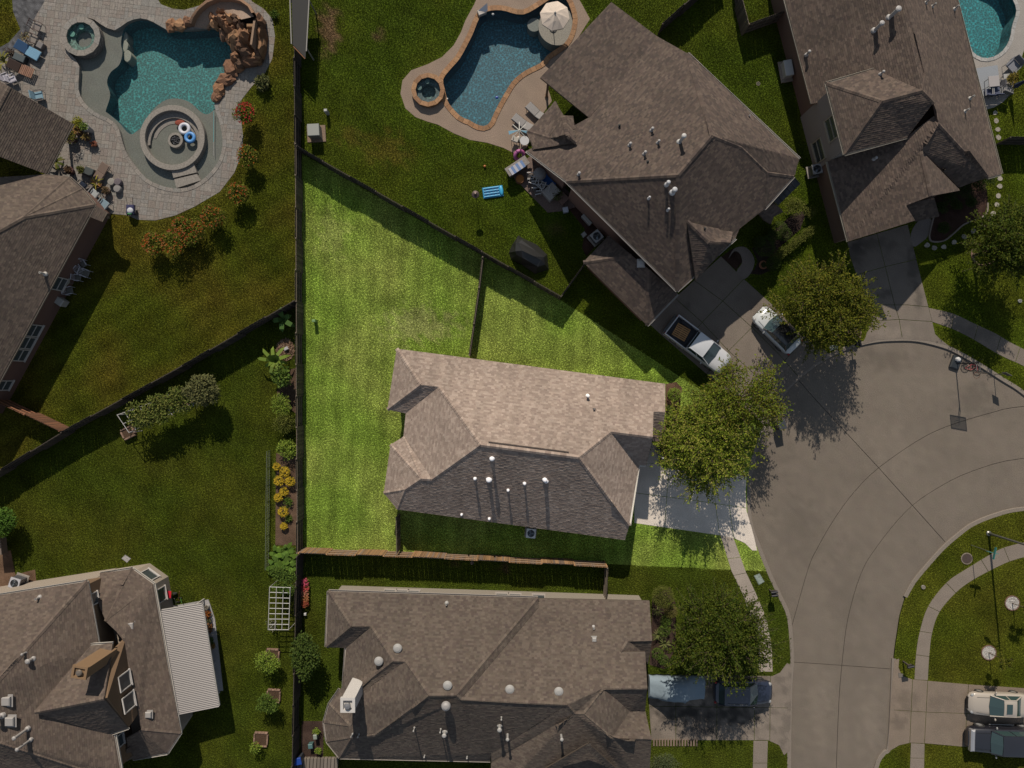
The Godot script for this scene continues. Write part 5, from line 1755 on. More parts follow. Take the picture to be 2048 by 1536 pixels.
func build_pools() -> void:
	var trav := [Color(0.16, 0.141, 0.124), Color(0.149, 0.134, 0.12), Color(0.17, 0.152, 0.134), Color(0.15, 0.126, 0.11), Color(0.154, 0.144, 0.132)]
	# --- travertine yard
	var deckp := poly(A1, [1040, -60, 330, -60, 300, 20, 250, 100, 205, 200, 190, 240, 120, 330, 0, 430, -150, 500, -150, 700, 60, 650, 470, 870, 310, 1190, 470, 1212, 640, 1390, 725, 1455, 870, 1470, 940, 1500, 1060, 1505, 1200, 1470, 1330, 1410, 1500, 1310, 1600, 1180, 1650, 1050, 1660, 930, 1640, 760, 1650, 680, 1720, 590, 1810, 500, 1860, 400, 1878, 250, 1860, 130, 1800, 60, 1720, 10, 1690, -60, 1500, -60, 1480, 0, 1340, 45, 1260, 68, 1180, 60, 1100, 30])
	var bed := MB.new()
	var hull := grown(pool_nw, 0.1)
	sheet(bed, deckp, 0.012, 1.0, func(_w: Vector2) -> Color: return Color(0.105, 0.095, 0.084), [pool_nw])
	bare.append(deckp)
	var patio := setting("patio", bed, M.soil)
	paving(patio, deckp, [hull], 0.02, 0.62, trav, 5, 0.12)
	var o := thing("swimming_pool", "large freeform turquoise pool with grey shelf set in pale travertine", "pool", Vector3(isle.x, 0, isle.y))
	basin(o, deep_nw, deep_nw, -0.3, -1.45, Color(0.01, 0.06, 0.07), Color(0.013, 0.112, 0.11))
	# shallow shelf round the deep part
	var shelf := MB.new()
	sheet(shelf, pool_nw, -0.3, 0.5, func(w: Vector2) -> Color:
		var k := 1.0 + 0.2 * speck.get_noise_2d(w.x * 2.0, w.y * 2.0)
		return Color(0.085 * k, 0.089 * k, 0.075 * k), [deep_nw])
	shelf.col = Color(0.16, 0.15, 0.135)
	for k in pool_nw.size():
		var a := pool_nw[k]
		var b := pool_nw[(k + 1) % pool_nw.size()]
		shelf.quad(Vector3(a.x, -0.32, a.y), Vector3(b.x, -0.32, b.y), Vector3(b.x, 0.03, b.y), Vector3(a.x, 0.03, a.y))
	part(o, "tanning_shelf", shelf, M.plaster)
	for e: Array in [[842, 250, 34], [845, 312, 34], [866, 380, 36]]:
		var st := MB.new()
		st.col = Color(0.16, 0.17, 0.14)
		var c := q(A1, e[0], e[1], -0.5)
		st.lathe(Vector3(c.x, -1.45, c.z), [[0.5, 0.0], [0.5, 0.86], [0.46, 0.9], [0.0, 0.9]], 16, Vector2(0.62, 1.0))
		part(o, "step", st, M.plaster)
	water(o, pool_nw, -0.1, [circle(isle, 2.5, 36)])
	coping(o, grown(pool_nw, 0.12), 0.15, 0.0, 0.045, 0.6, [trav[0], trav[2], trav[4]], M.stone, 71)
	# --- round sunken lounge in the pool
	var l := thing("sunken_lounge", "round travertine sunken seating circle with a fire bowl inside the turquoise pool", "fire pit", Vector3(isle.x, 0, isle.y))
	var ic := Vector3(isle.x, 0, isle.y)
	var wallm := MB.new()
	wallm.col = trav[2]
	wallm.lathe(ic, [[2.62, -0.4], [2.62, 0.2], [2.6, 0.23], [2.2, 0.23], [2.18, 0.2], [2.18, -0.45]], 48)
	part(l, "ring_wall", wallm, M.stone)
	var fl := MB.new()
	fl.col = trav[0]
	fl.prism(circle(isle, 2.2, 40), -0.6, -0.42)
	part(l, "floor", fl, M.stone)
	for ring: Array in [[2.2, 1.72, -0.12, 2.9, 6.6], [1.72, 1.28, -0.27, 3.2, 6.2]]:
		var bm := MB.new()
		bm.col = trav[1]
		var outer := PackedVector2Array()
		var inner := PackedVector2Array()
		for k in 25:
			var g := lerpf(ring[3], ring[4], k / 24.0)
			var f: float = 1.0 - 0.55 * pow(absf(k / 12.0 - 1.0), 3.0)
			outer.append(isle + Vector2(cos(g), sin(g)) * ring[0])
			inner.append(isle + Vector2(cos(g), sin(g)) * lerpf(ring[0], ring[1], f))
		inner.reverse()
		outer.append_array(inner)
		bm.prism(outer, -0.45, ring[2])
		part(l, "bench", bm, M.stone)
	var fb := q(A1, 1197, 957, 0.0)
	var bowl := MB.new()
	bowl.col = trav[2]
	bowl.lathe(Vector3(fb.x, -0.42, fb.z), [[0.62, 0.0], [0.62, 0.42], [0.6, 0.45], [0.42, 0.45], [0.42, 0.34]], 28)
	var bw := part(l, "fire_bowl", bowl, M.stone)
	var lava := MB.new()
	var rg := RandomNumberGenerator.new()
	rg.seed = 3
	for k in 90:
		var g := rg.randf() * TAU
		var d := sqrt(rg.randf()) * 0.38
		var s := 0.03 + 0.03 * rg.randf()
		rock(lava, Vector3(fb.x + cos(g) * d, -0.06, fb.z + sin(g) * d), Vector3(s, s, s), k, Color(0.02, 0.02, 0.022) * (1.0 + 6.0 * pow(rg.randf(), 3.0)))
	stuff(part(bw, "lava_rock", lava, M.rock))
	var step_t := [[1165, 1135, 1325, 1118, 1345, 1178, 1186, 1215, 0.06], [1190, 1225, 1345, 1188, 1372, 1232, 1205, 1284, 0.03]]
	for e: Array in step_t:
		var bm := MB.new()
		bm.col = trav[2]
		bm.prism(poly(A1, e.slice(0, 8)), -0.4, e[8])
		part(l, "bridge_step", bm, M.stone)
	# things left in the lounge
	var cu := thing("seat_cushion", "dark red cushion tossed on the seats of the sunken lounge", "cushion", q(A1, 1228, 838, -0.12))
	var cm := MB.new()
	cm.col = Color(0.17, 0.035, 0.02)
	cm.blob(q(A1, 1228, 838, -0.04), Vector3(0.42, 0.09, 0.25), 12, 6)
	part(cu, "cover", cm, M.cloth)
	var fm := thing("pool_float", "white and blue inflatable ring float lying in the sunken lounge", "float", q(A1, 1285, 915, -0.12))
	for e: Array in [[1262, 880, 0.36, Color(0.42, 0.43, 0.47), "white_ring"], [1300, 940, 0.33, Color(0.06, 0.2, 0.45), "blue_ring"]]:
		var tm := MB.new()
		tm.col = e[3]
		var c := q(A1, e[0], e[1], 0.0)
		var prof: Array = []
		for k in 13:
			var g := TAU * k / 12 - PI
			prof.append([e[2] - cos(g) * 0.14, 0.06 + sin(-g) * 0.12])
		tm.lathe(c, prof, 20)
		part(fm, e[4], tm, M.plastic)
	# --- spa beside the pool
	spa(spa_nw, 1.6, 1.15, 0.42, [trav[2], trav[4]], Color(0.06, 0.12, 0.1), Color(0.05, 0.16, 0.13), "round raised spa with pale stone rim beside the grey pool shelf", -0.6)
	# --- slide and rock waterfall
	rocks_nw()
	# telescopic pole lying in the shallow water
	var pole := thing("pool_pole", "long thin turquoise cleaning pole lying on the grey pool shelf", "pole", q(A1, 1460, 900, -0.05))
	var pm := MB.new()
	pm.col = Color(0.1, 0.3, 0.32)
	pm.cyl(q(A1, 1460, 760, -0.06), q(A1, 1458, 970, -0.06), 0.02, 0.02, 6)
	part(pole, "upper_tube", pm, M.plastic)
	pm = MB.new()
	pm.col = Color(0.3, 0.3, 0.29)
	pm.cyl(q(A1, 1458, 970, -0.06), q(A1, 1460, 1062, -0.06), 0.016, 0.016, 6)
	part(pole, "lower_tube", pm, M.plastic)

	# --- kidney pool of the north yard
	var tan_deck := poly(A2, [1400, -60, 1360, 30, 1300, 140, 1270, 220, 1220, 310, 1140, 390, 1040, 440, 930, 480, 870, 550, 857, 640, 890, 740, 960, 800, 1040, 830, 1110, 850, 1220, 910, 1330, 955, 1450, 975, 1560, 1010, 1640, 1050, 1720, 1010, 1740, 900, 1890, 690, 1850, 560, 1820, 520, 2048, 290, 2150, 130, 2090, 20, 2040, -60])
	var fn := conc(Color(0.19, 0.14, 0.106), 0.1)
	var dm := MB.new()
	sheet(dm, tan_deck, 0.02, 0.5, fn, [pool_n, circle(spa_n, 1.0, 28)])
	bare.append(tan_deck)
	setting("pool_deck", dm, M.concrete)
	var n := thing("swimming_pool", "kidney shaped blue pool with orange stone coping beside the two storey house", "pool", q(A2, 1550, 450, 0))
	basin(n, pool_n, pool_n, 0.0, -1.5, Color(0.007, 0.036, 0.055), Color(0.013, 0.08, 0.11))
	water(n, pool_n, -0.12)
	var orange := [Color(0.21, 0.108, 0.048), Color(0.24, 0.13, 0.062), Color(0.185, 0.095, 0.043)]
	coping(n, grown(pool_n, 0.17), 0.2, 0.0, 0.06, 0.45, orange, M.stone, 81)
	# shallow shelf under the parasol
	var sh := MB.new()
	sh.col = Color(0.17, 0.155, 0.13)
	var sp := Geometry2D.intersect_polygons(circle(flat(q(A2, 1930, 170, 0)), 1.55, 30), pool_n)
	if sp.size():
		sh.prism(sp[0], -1.4, -0.2)
	part(n, "tanning_shelf", sh, M.plaster)
	sh = MB.new()
	sh.col = Color(0.1, 0.11, 0.1)
	sp = Geometry2D.intersect_polygons(circle(flat(q(A2, 1770, 150, 0)), 0.55, 24), pool_n)
	if sp.size():
		sh.prism(sp[0], -1.4, -0.45)
	part(n, "step", sh, M.plaster)
	spa(spa_n, 1.36, 1.0, 0.45, orange, Color(0.03, 0.06, 0.065), Color(0.045, 0.09, 0.085), "round raised spa with orange stone rim spilling into the kidney shaped pool", -0.45)
	# parasol standing on the shelf
	var pb := q(A2, 1912, 88, 2.3)
	parasol("parasol", "large cream octagonal parasol over the pool shelf", Vector3(pb.x, -0.2, pb.z), 2.55, 1.18, 0.5, [Color(0.5, 0.42, 0.35), Color(0.44, 0.37, 0.31)], 8)
	# white box by the pool's end
	var bx := thing("pool_robot_caddy", "white cleaner caddy standing on the orange pool coping", "caddy", q(A2, 1418, 75, 0.06))
	var bb := MB.new()
	bb.col = Color(0.3, 0.27, 0.24)
	bb.slab(q(A2, 1412, 90, 0.06) + Vector3(0, 0.14, 0), Vector3(0.65, 0.28, 0.45), 0.04, Basis(Vector3.UP, 0.4))
	part(bx, "base", bb, M.plastic)
	bb = MB.new()
	bb.col = Color(0.5, 0.49, 0.5)
	var t0 := q(A2, 1385, 75, 0.4)
	bb.tri(t0, q(A2, 1440, 80, 0.36), q(A2, 1448, 20, 0.75))
	bb.tri(t0, q(A2, 1448, 20, 0.75), q(A2, 1440, 80, 0.36) + Vector3(0, -0.03, 0))
	bb.tri(q(A2, 1440, 80, 0.36), q(A2, 1452, 75, 0.36), q(A2, 1450, 20, 0.75))
	part(bx, "lid", bb, M.plastic)
	for e: Array in [[1488, 100, 0.1, "white", Color(0.4, 0.4, 0.4)], [1515, 668, 0.13, "dark blue", Color(0.01, 0.05, 0.25)], [1175, 678, 0.09, "pale", Color(0.4, 0.4, 0.4)]]:
		var b := thing("pool_float", "%s round chlorine float drifting near the rim of the kidney shaped pool" % e[3], "float", q(A2, e[0], e[1], -0.12))
		var m := MB.new()
		m.col = e[4]
		m.lathe(q(A2, e[0], e[1], -0.18), [[0.0, 0.0], [e[2] * 0.8, 0.02], [e[2], 0.07], [e[2] * 0.8, 0.11], [e[2] * 0.4, 0.12], [e[2] * 0.35, 0.17], [0.0, 0.18]], 14)
		part(b, "body", m, M.plastic)

	# --- pool of the house to the north-east
	var nd := poly(A4, [1480, -400, 2250, -400, 2150, 0, 2110, 100, 2060, 250, 2048, 340, 2010, 450, 1980, 560, 1960, 640, 1900, 700, 1840, 735, 1790, 748, 1700, 420])
	dm = MB.new()
	sheet(dm, nd, 0.02, 0.5, conc(Color(0.225, 0.207, 0.19), 0.1), [pool_ne])
	bare.append(nd)
	setting("pool_deck", dm, M.concrete)
	var e := thing("swimming_pool", "bright teal freeform pool beside the brick house", "pool", q(A4, 1800, 150, 0))
	basin(e, pool_ne, pool_ne, 0.02, -1.3, Color(0.012, 0.08, 0.09), Color(0.009, 0.13, 0.145))
	water(e, pool_ne, -0.1)
	coping(e, grown(pool_ne, 0.12), 0.14, 0.0, 0.055, 0.5, [Color(0.27, 0.26, 0.25), Color(0.24, 0.235, 0.23)], M.stone, 91)
	var rug := thing("outdoor_rug", "pale blue grey outdoor rug under the dining set", "rug", q(A4, 1800, 520, 0.03))
	var rm := MB.new()
	rm.col = Color(0.2, 0.215, 0.24)
	rm.prism(poly(A4, [1702, 470, 1865, 445, 1890, 640, 1760, 660]), 0.022, 0.034)
	part(rug, "weave", rm, M.cloth)


func spa(c: Vector2, ro: float, ri: float, h: float, tones: Array, wallc: Color, floorc: Color, label: String, yf: float) -> void:
	var at := Vector3(c.x, 0, c.y)
	var o := thing("spa", label, "spa", at)
	var mb := MB.new()
	mb.col = tones[0] * 0.8
	mb.lathe(at, [[ro - 0.06, -0.4], [ro - 0.06, h - 0.08]], 36)
	mb.col = wallc
	mb.lathe(at, [[ri, h - 0.02], [ri, h - 0.4]], 32)
	mb.lathe(at, [[ri, h - 0.4], [ri * 0.58, h - 0.42], [ri * 0.56, yf]], 32)
	mb.col = floorc
	mb.prism(circle(c, ri * 0.6, 28), yf - 0.05, yf)
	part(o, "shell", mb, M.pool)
	var bm := MB.new()
	bm.col = floorc * 1.1
	for g: float in [3.5, 4.6]:
		bm.lathe(at + Vector3(cos(g) * ri * 0.78, h - 0.42, sin(g) * ri * 0.78), [[ri * 0.2, 0.0], [ri * 0.2, 0.16], [0.0, 0.17]], 12)
	part(o, "seat", bm, M.plaster)
	coping(o, circle(c, (ro + ri) * 0.5, 40), (ro - ri) * 0.5, h - 0.1, h, 0.62, tones, M.stone, int(ro * 100))
	water(o, circle(c, ri, 32), h - 0.14)


func parasol(called: String, label: String, at: Vector3, h: float, r: float, drop: float, tones: Array, sides: int, turn := 0.2, cat := "parasol", group := "") -> void:
	var o := thing(called, label, cat, at, group)
	var pm := MB.new()
	pm.col = Color(0.25, 0.24, 0.23)
	pm.cyl(at, at + Vector3.UP * (h + 0.05), 0.03, 0.025, 8)
	pm.lathe(at, [[0.3, 0.0], [0.3, 0.06], [0.06, 0.12], [0.05, 0.3]], 14)
	pm.lathe(at + Vector3.UP * (h - 0.03), [[0.09, 0.0], [0.08, 0.06], [0.0, 0.1]], 10)
	part(o, "pole", pm, M.metal)
	for k in sides:
		var mb := MB.new()
		mb.col = tones[k % tones.size()]
		var g0 := TAU * k / sides + turn
		var g1 := TAU * (k + 1) / sides + turn
		var top := at + Vector3.UP * h
		var a := at + Vector3(cos(g0) * r, h - drop, sin(g0) * r)
		var b := at + Vector3(cos(g1) * r, h - drop, sin(g1) * r)
		var m0 := top.lerp(a, 0.5) + Vector3.UP * 0.05
		var m1 := top.lerp(b, 0.5) + Vector3.UP * 0.05
		var mm := (m0 + m1) * 0.5 - Vector3.UP * 0.02
		var e := (a + b) * 0.5 + Vector3.UP * 0.03
		for tr: Array in [[top, m0, mm], [top, mm, m1], [m0, a, e], [m0, e, mm], [mm, e, b], [mm, b, m1]]:
			mb.tri(tr[0], tr[2], tr[1])
		mb.quad(a, b, b - Vector3.UP * 0.12, a - Vector3.UP * 0.12)
		part(o, "canopy_panel", mb, M.cloth)
	var rm := MB.new()
	rm.col = Color(0.3, 0.3, 0.3)
	for k in sides:
		var g := TAU * k / sides + turn
		rm.cyl(at + Vector3.UP * (h - 0.04), at + Vector3(cos(g) * r, h - drop - 0.03, sin(g) * r), 0.01, 0.008, 4)
	part(o, "ribs", rm, M.metal)


func rocks_nw() -> void:
	var O := Vector2(330, 0)
	var K := 220.0 / 2048.0
	var warm := [Color(0.2, 0.1, 0.05), Color(0.15, 0.075, 0.04), Color(0.24, 0.13, 0.065), Color(0.11, 0.06, 0.035)]
	var at := qz(O, K, 1300, 700, 0)
	var o := thing("rock_waterfall", "orange brown boulder waterfall with a curved slide above the turquoise pool", "waterfall", at)
	# the slide: a trough with a high outer wall, running down and round to the water
	var mid: Array = []
	for e: Array in [[1560, 330, 1.7], [1500, 230, 1.6], [1380, 160, 1.45], [1220, 130, 1.3], [1050, 135, 1.1], [900, 190, 0.9], [770, 290, 0.65], [680, 410, 0.35], [640, 520, 0.05]]:
		mid.append(qz(O, K, e[0], e[1], e[2]))
	var fm := MB.new()
	fm.col = Color(0.21, 0.145, 0.105)
	var wm := MB.new()
	wm.col = Color(0.23, 0.135, 0.08)
	var cen := flat(qz(O, K, 1150, 520, 1.0))
	for k in mid.size() - 1:
		var a: Vector3 = mid[k]
		var b: Vector3 = mid[k + 1]
		var na: Vector3 = Vector3(a.x - cen.x, 0, a.z - cen.y).normalized()
		var nb: Vector3 = Vector3(b.x - cen.x, 0, b.z - cen.y).normalized()
		fm.quad(a - na * 0.62, a + na * 0.42, b + nb * 0.42, b - nb * 0.62)
		for s: Array in [[0.42, 0.62, 0.55], [-0.78, -0.62, 0.12]]:
			var up: Vector3 = Vector3.UP * s[2]
			var dn := Vector3(0, 1, 0)
			wm.quad(a + na * s[0] + up, b + nb * s[0] + up, b + nb * s[1] + up, a + na * s[1] + up)
			var a0: Vector3 = a + na * s[0]
			var b0: Vector3 = b + nb * s[0]
			var a1: Vector3 = a + na * s[1]
			var b1: Vector3 = b + nb * s[1]
			wm.quad(a0 - dn * 0.1, a0 + up, b0 + up, b0 - dn * 0.1)
			wm.quad(b1 - dn * (b.y + 0.3), b1 + up, a1 + up, a1 - dn * (a.y + 0.3))
	part(o, "slide_floor", fm, M.plaster)
	part(o, "slide_wall", wm, M.rock)
	# straight wall beside the steps, and the steps up to the slide
	var sm := MB.new()
	sm.col = Color(0.23, 0.15, 0.1)
	var w0 := qz(O, K, 1660, 330, 2.0)
	var w1 := qz(O, K, 1672, 960, 1.0)
	var d := (w1 - w0)
	d.y = 0
	d = d.normalized()
	var bs := Basis(Vector3.UP.cross(d), Vector3.UP, d)
	sm.box(Vector3((w0.x + w1.x) / 2, 0.9, (w0.z + w1.z) / 2), Vector3(0.16, 2.0, w0.distance_to(w1) - 0.5), bs)
	part(o, "stair_wall", sm, M.rock)
	for k in 7:
		var st := MB.new()
		st.col = Color(0.25, 0.145, 0.075)
		var p := qz(O, K, 1590 + k * 3, 470 + k * 97, 1.6 - k * 0.24)
		st.slab(Vector3(p.x, (1.6 - k * 0.24) * 0.5, p.z), Vector3(0.62, 1.6 - k * 0.24, 0.26), 0.04)
		part(o, "stair", st, M.rock)
	# boulders: [x, y, top height, rx, rz]
	var list := [[1080, 250, 1.5, 0.5, 0.2], [880, 330, 1.0, 0.35, 0.4], [930, 430, 0.9, 0.35, 0.55], [1090, 610, 0.8, 0.35, 0.7], [1200, 740, 0.7, 0.25, 0.45], [1090, 400, 1.5, 0.45, 0.5], [1220, 370, 1.75, 0.5, 0.45], [1360, 420, 1.7, 0.45, 0.55], [1180, 520, 1.3, 0.35, 0.4], [1290, 580, 1.5, 0.5, 0.3], [1340, 720, 1.7, 0.6, 0.6], [1430, 520, 1.8, 0.4, 0.6], [1480, 680, 1.9, 0.5, 0.7], [1420, 850, 1.6, 0.6, 0.6], [1310, 880, 1.2, 0.4, 0.5], [1490, 960, 1.4, 0.6, 0.5], [1330, 1060, 1.0, 0.5, 0.5], [1560, 1130, 1.0, 0.9, 0.5], [1700, 1080, 1.0, 0.4, 0.5], [1400, 1180, 0.8, 0.5, 0.5], [1780, 620, 1.5, 0.32, 0.9], [1760, 420, 1.7, 0.3, 0.7], [1790, 850, 1.2, 0.32, 0.9], [1740, 1010, 1.0, 0.4, 0.5], [970, 370, 1.2, 0.3, 0.3]]
	var i := 0
	for e: Array in list:
		var mb := MB.new()
		var p := qz(O, K, e[0], e[1], e[2] * 0.6)
		rock(mb, Vector3(p.x, e[2] * 0.42, p.z), Vector3(e[3], e[2] * 0.62, e[4]), 30 + i, warm[i % 4] * (0.9 if e[0] > 1300 else 1.25))
		part(o, "boulder", mb, M.rock)
		i += 1
	# loose boulders along the water's edge
	var words := ["pitted", "rounded", "broad", "small dark", "flat", "long", "squat"]
	for e: Array in [[150, 500, 0.45, 0.5, 0.55, 0], [290, 490, 0.42, 0.65, 0.5, 2], [460, 430, 0.5, 0.45, 0.45, 1], [1240, 1310, 0.5, 0.6, 0.75, 3], [1380, 1250, 0.6, 0.5, 0.5, 3]]:
		var p := qz(O, K, e[0], e[1], 0)
		var b := thing("boulder", "%s orange brown boulder at the turquoise pool edge %s" % [words[e[5]], "beside the slide mouth" if e[0] < 600 else "below the waterfall"], "boulder", p, "boulders along the turquoise pool")
		var mb := MB.new()
		rock(mb, p + Vector3.UP * e[2] * 0.35, Vector3(e[3], e[2] * 0.7, e[4]), 70 + int(e[0]), warm[(int(e[0]) / 10) % 3])
		part(b, "stone", mb, M.rock)
	for e: Array in [[1545, 550, 0.45, 0.75, 0.55], [1500, 615, 0.4, 0.5, 0.65], [1480, 665, 0.3, 0.4, 0.45], [1590, 480, 0.45, 0.5, 0.5]]:
		var p := q(A1, e[0], e[1], 0)
		var b := thing("boulder", "orange brown boulder in the row along the turquoise pool rim", "boulder", p, "boulders in a row on the pool rim")
		var mb := MB.new()
		rock(mb, p + Vector3.UP * e[2] * 0.35, Vector3(e[3], e[2] * 0.7, e[4]), 90 + int(e[0]), warm[(int(e[0]) / 10) % 3])
		part(b, "stone", mb, M.rock)


# ---------------------------------------------------------------- fences
func build_fences() -> void:
	var dark := [Color(0.055, 0.043, 0.034), Color(0.075, 0.058, 0.045), Color(0.043, 0.034, 0.028)]
	var grey := [Color(0.14, 0.11, 0.082), Color(0.175, 0.14, 0.105), Color(0.11, 0.086, 0.065)]
	var cedar := [Color(0.34, 0.19, 0.085), Color(0.38, 0.225, 0.11), Color(0.29, 0.165, 0.075), Color(0.24, 0.17, 0.12)]
	fence("weathered board fence between the travertine pool yard and the lawn with bare patches", [px(600, -30), px(603, 300)], 1.83, dark, 1, 1)
	fence("weathered grey brown board fence along the bright mown back lawn", [px(604, 302), px(607, 1096)], 1.83, grey, 2, -1)
	fence("dark board fence beside the trellis garden and the long house", [px(606, 1104), px(601, 1330), px(596, 1570)], 1.83, dark, 3, 1)
	fence("dark board fence running diagonally past the tarp covered grill", [px(606, 307), px(1119, 598)], 1.83, dark, 4, 1)
	fence("short dark board fence closing the gap to the brown roofed garage", [px(1121, 596), px(1166, 534)], 1.83, dark, 5, 1)
	fence("curved board fence dividing the bright back lawn", [px(967, 521), px(960, 580), px(950, 650), px(941, 712)], 1.7, grey, 6, -1, "", false)
	fence("new orange cedar board fence below the tan roofed house", [px(610, 1096), px(830, 1103), px(1208, 1122)], 1.83, cedar, 7, 1)
	fence("short weathered fence stub joining the long house", [px(1209, 1125), px(1206, 1192)], 1.83, grey, 8, 1)
	fence("short weathered fence stub below the tan roofed house", [px(799, 1028), px(800, 1096)], 1.83, grey, 9, 1)
	fence("dark board fence along the striped olive lawn above the vine arbour", [px(600, 607), px(384, 733), px(150, 862), px(33, 934), px(-25, 968)], 1.83, dark, 10, 1)
	fence("short sunlit reddish board fence meeting the red brown brick house", [px(12, 795), px(146, 859)], 1.83, [Color(0.2, 0.085, 0.04), Color(0.16, 0.07, 0.034), Color(0.23, 0.1, 0.05)], 11, -1)
	fence("dark board fence behind the two storey house by the pool", [px(1316, 70), px(1400, -5), px(1440, -40)], 1.83, dark, 12, 1)
	fence("cornered board fence enclosing a strip of grass beside the brick house", [q(A4, 50, -80), q(A4, 75, 60), q(A4, 122, 240), q(A4, 375, 150)], 1.83, grey, 13, 1)
	fence("dark board fence beside the stepping stones", [q(A4, 1850, 990), q(A4, 2120, 995)], 1.83, dark, 14, 1)
	# narrow black roofed run at the head of the fence
	var lt := thing("lean_to", "narrow black roofed lean to with white rails at the fence line", "lean-to", px(603, 50))
	var rm := MB.new()
	rm.col = Color(0.014, 0.013, 0.014)
	deck(rm, [q(A2, 112, -60, 2.1), q(A2, 232, -60, 2.1), q(A2, 208, 398, 2.0), q(A2, 122, 305, 2.0)], 0.0, 0.05)
	part(lt, "roof_sheet", rm, M.rubber)
	for e: Array in [[100, -60, 112, 300], [236, -60, 214, 350]]:
		var wm := MB.new()
		wm.col = Color(0.22, 0.21, 0.19)
		wm.cyl(q(A2, e[0], e[1], 2.15), q(A2, e[2], e[3], 2.08), 0.05, 0.05, 6)
		part(lt, "rail", wm, M.paint)
		for f: float in [0.15, 0.95]:
			var pm := MB.new()
			pm.col = Color(0.2, 0.19, 0.17)
			var p := q(A2, e[0], e[1], 2.1).lerp(q(A2, e[2], e[3], 2.05), f)
			pm.box(Vector3(p.x, 1.0, p.z), Vector3(0.08, 2.0, 0.08))
			part(lt, "post", pm, M.paint)
	var tm := MB.new()
	tm.col = Color(0.16, 0.07, 0.03)
	tm.cyl(q(A2, 125, 318, 2.05), q(A2, 205, 402, 2.05), 0.04, 0.04, 6)
	part(lt, "end_beam", tm, M.wood)


# ---------------------------------------------------------------- trees and planting
# one big-leaved clump: arching blades from a foot (banana, lily, palm)
func blades(mb: MB, rg: RandomNumberGenerator, at: Vector3, n: int, len: float, wid: float, tones: Array, rise := 0.9) -> void:
	for k in n:
		var g := TAU * k / n + rg.randf() * 0.8
		var out := Vector3(cos(g), 0, sin(g))
		var l := len * (0.65 + 0.5 * rg.randf())
		var p0 := at
		var p1 := at + out * l * 0.4 + Vector3.UP * l * rise * 0.75
		var p2 := at + out * l * 0.8 + Vector3.UP * l * rise * 0.7
		var p3 := at + out * l * 1.05 + Vector3.UP * l * rise * 0.35
		var s := Vector3.UP.cross(out) * wid * 0.5
		var t: Color = tones[rg.randi() % tones.size()]
		mb.col = t * (0.8 + 0.4 * rg.randf())
		mb.quad(p0 - s * 0.3, p0 + s * 0.3, p1 + s, p1 - s)
		mb.quad(p1 - s, p1 + s, p2 + s * 0.9, p2 - s * 0.9)
		mb.tri(p2 - s * 0.9, p2 + s * 0.9, p3)

func blade_plant(called: String, label: String, at: Vector3, n: int, len: float, wid: float, tones: Array, sd: int, group := "", rise := 0.9) -> void:
	var rg := RandomNumberGenerator.new()
	rg.seed = sd
	var o := thing(called, label, "plant", at, group)
	var st := MB.new()
	st.col = Color(0.07, 0.08, 0.03)
	st.cyl(at - Vector3.UP * 0.02, at + Vector3.UP * len * 0.35, wid * 0.3, wid * 0.2, 7)
	part(o, "stalk", st, M.bark)
	var mb := MB.new()
	blades(mb, rg, at + Vector3.UP * len * 0.3, n, len, wid, tones, rise)
	part(o, "leaves", mb, M.leaf)

func pot(o: Node, at: Vector3, r: float, h: float, col: Color) -> void:
	var mb := MB.new()
	mb.col = col
	mb.lathe(at, [[r * 0.7, 0.0], [r, h * 0.85], [r * 1.08, h * 0.87], [r * 1.08, h], [r * 0.9, h], [r * 0.88, h * 0.85], [0.0, h * 0.85]], 16)
	part(o, "pot", mb, M.plain)

func potted(label: String, at: Vector3, r: float, h: float, col: Color, fr: float, tones: Array, sd: int, group := "", spiky := false) -> void:
	var rg := RandomNumberGenerator.new()
	rg.seed = sd
	var o := thing("potted_plant", label, "plant", at, group)
	pot(o, at, r, h, col)
	var mb := MB.new()
	if spiky:
		blades(mb, rg, at + Vector3.UP * h, 14, fr, 0.07, tones, 0.7)
	else:
		leaf_cloud(mb, rg, at + Vector3.UP * (h + fr * 0.6), Vector3(fr, fr * 0.7, fr), 260, 0.13, tones, 0.2)
	part(o, "foliage", mb, M.leaf)

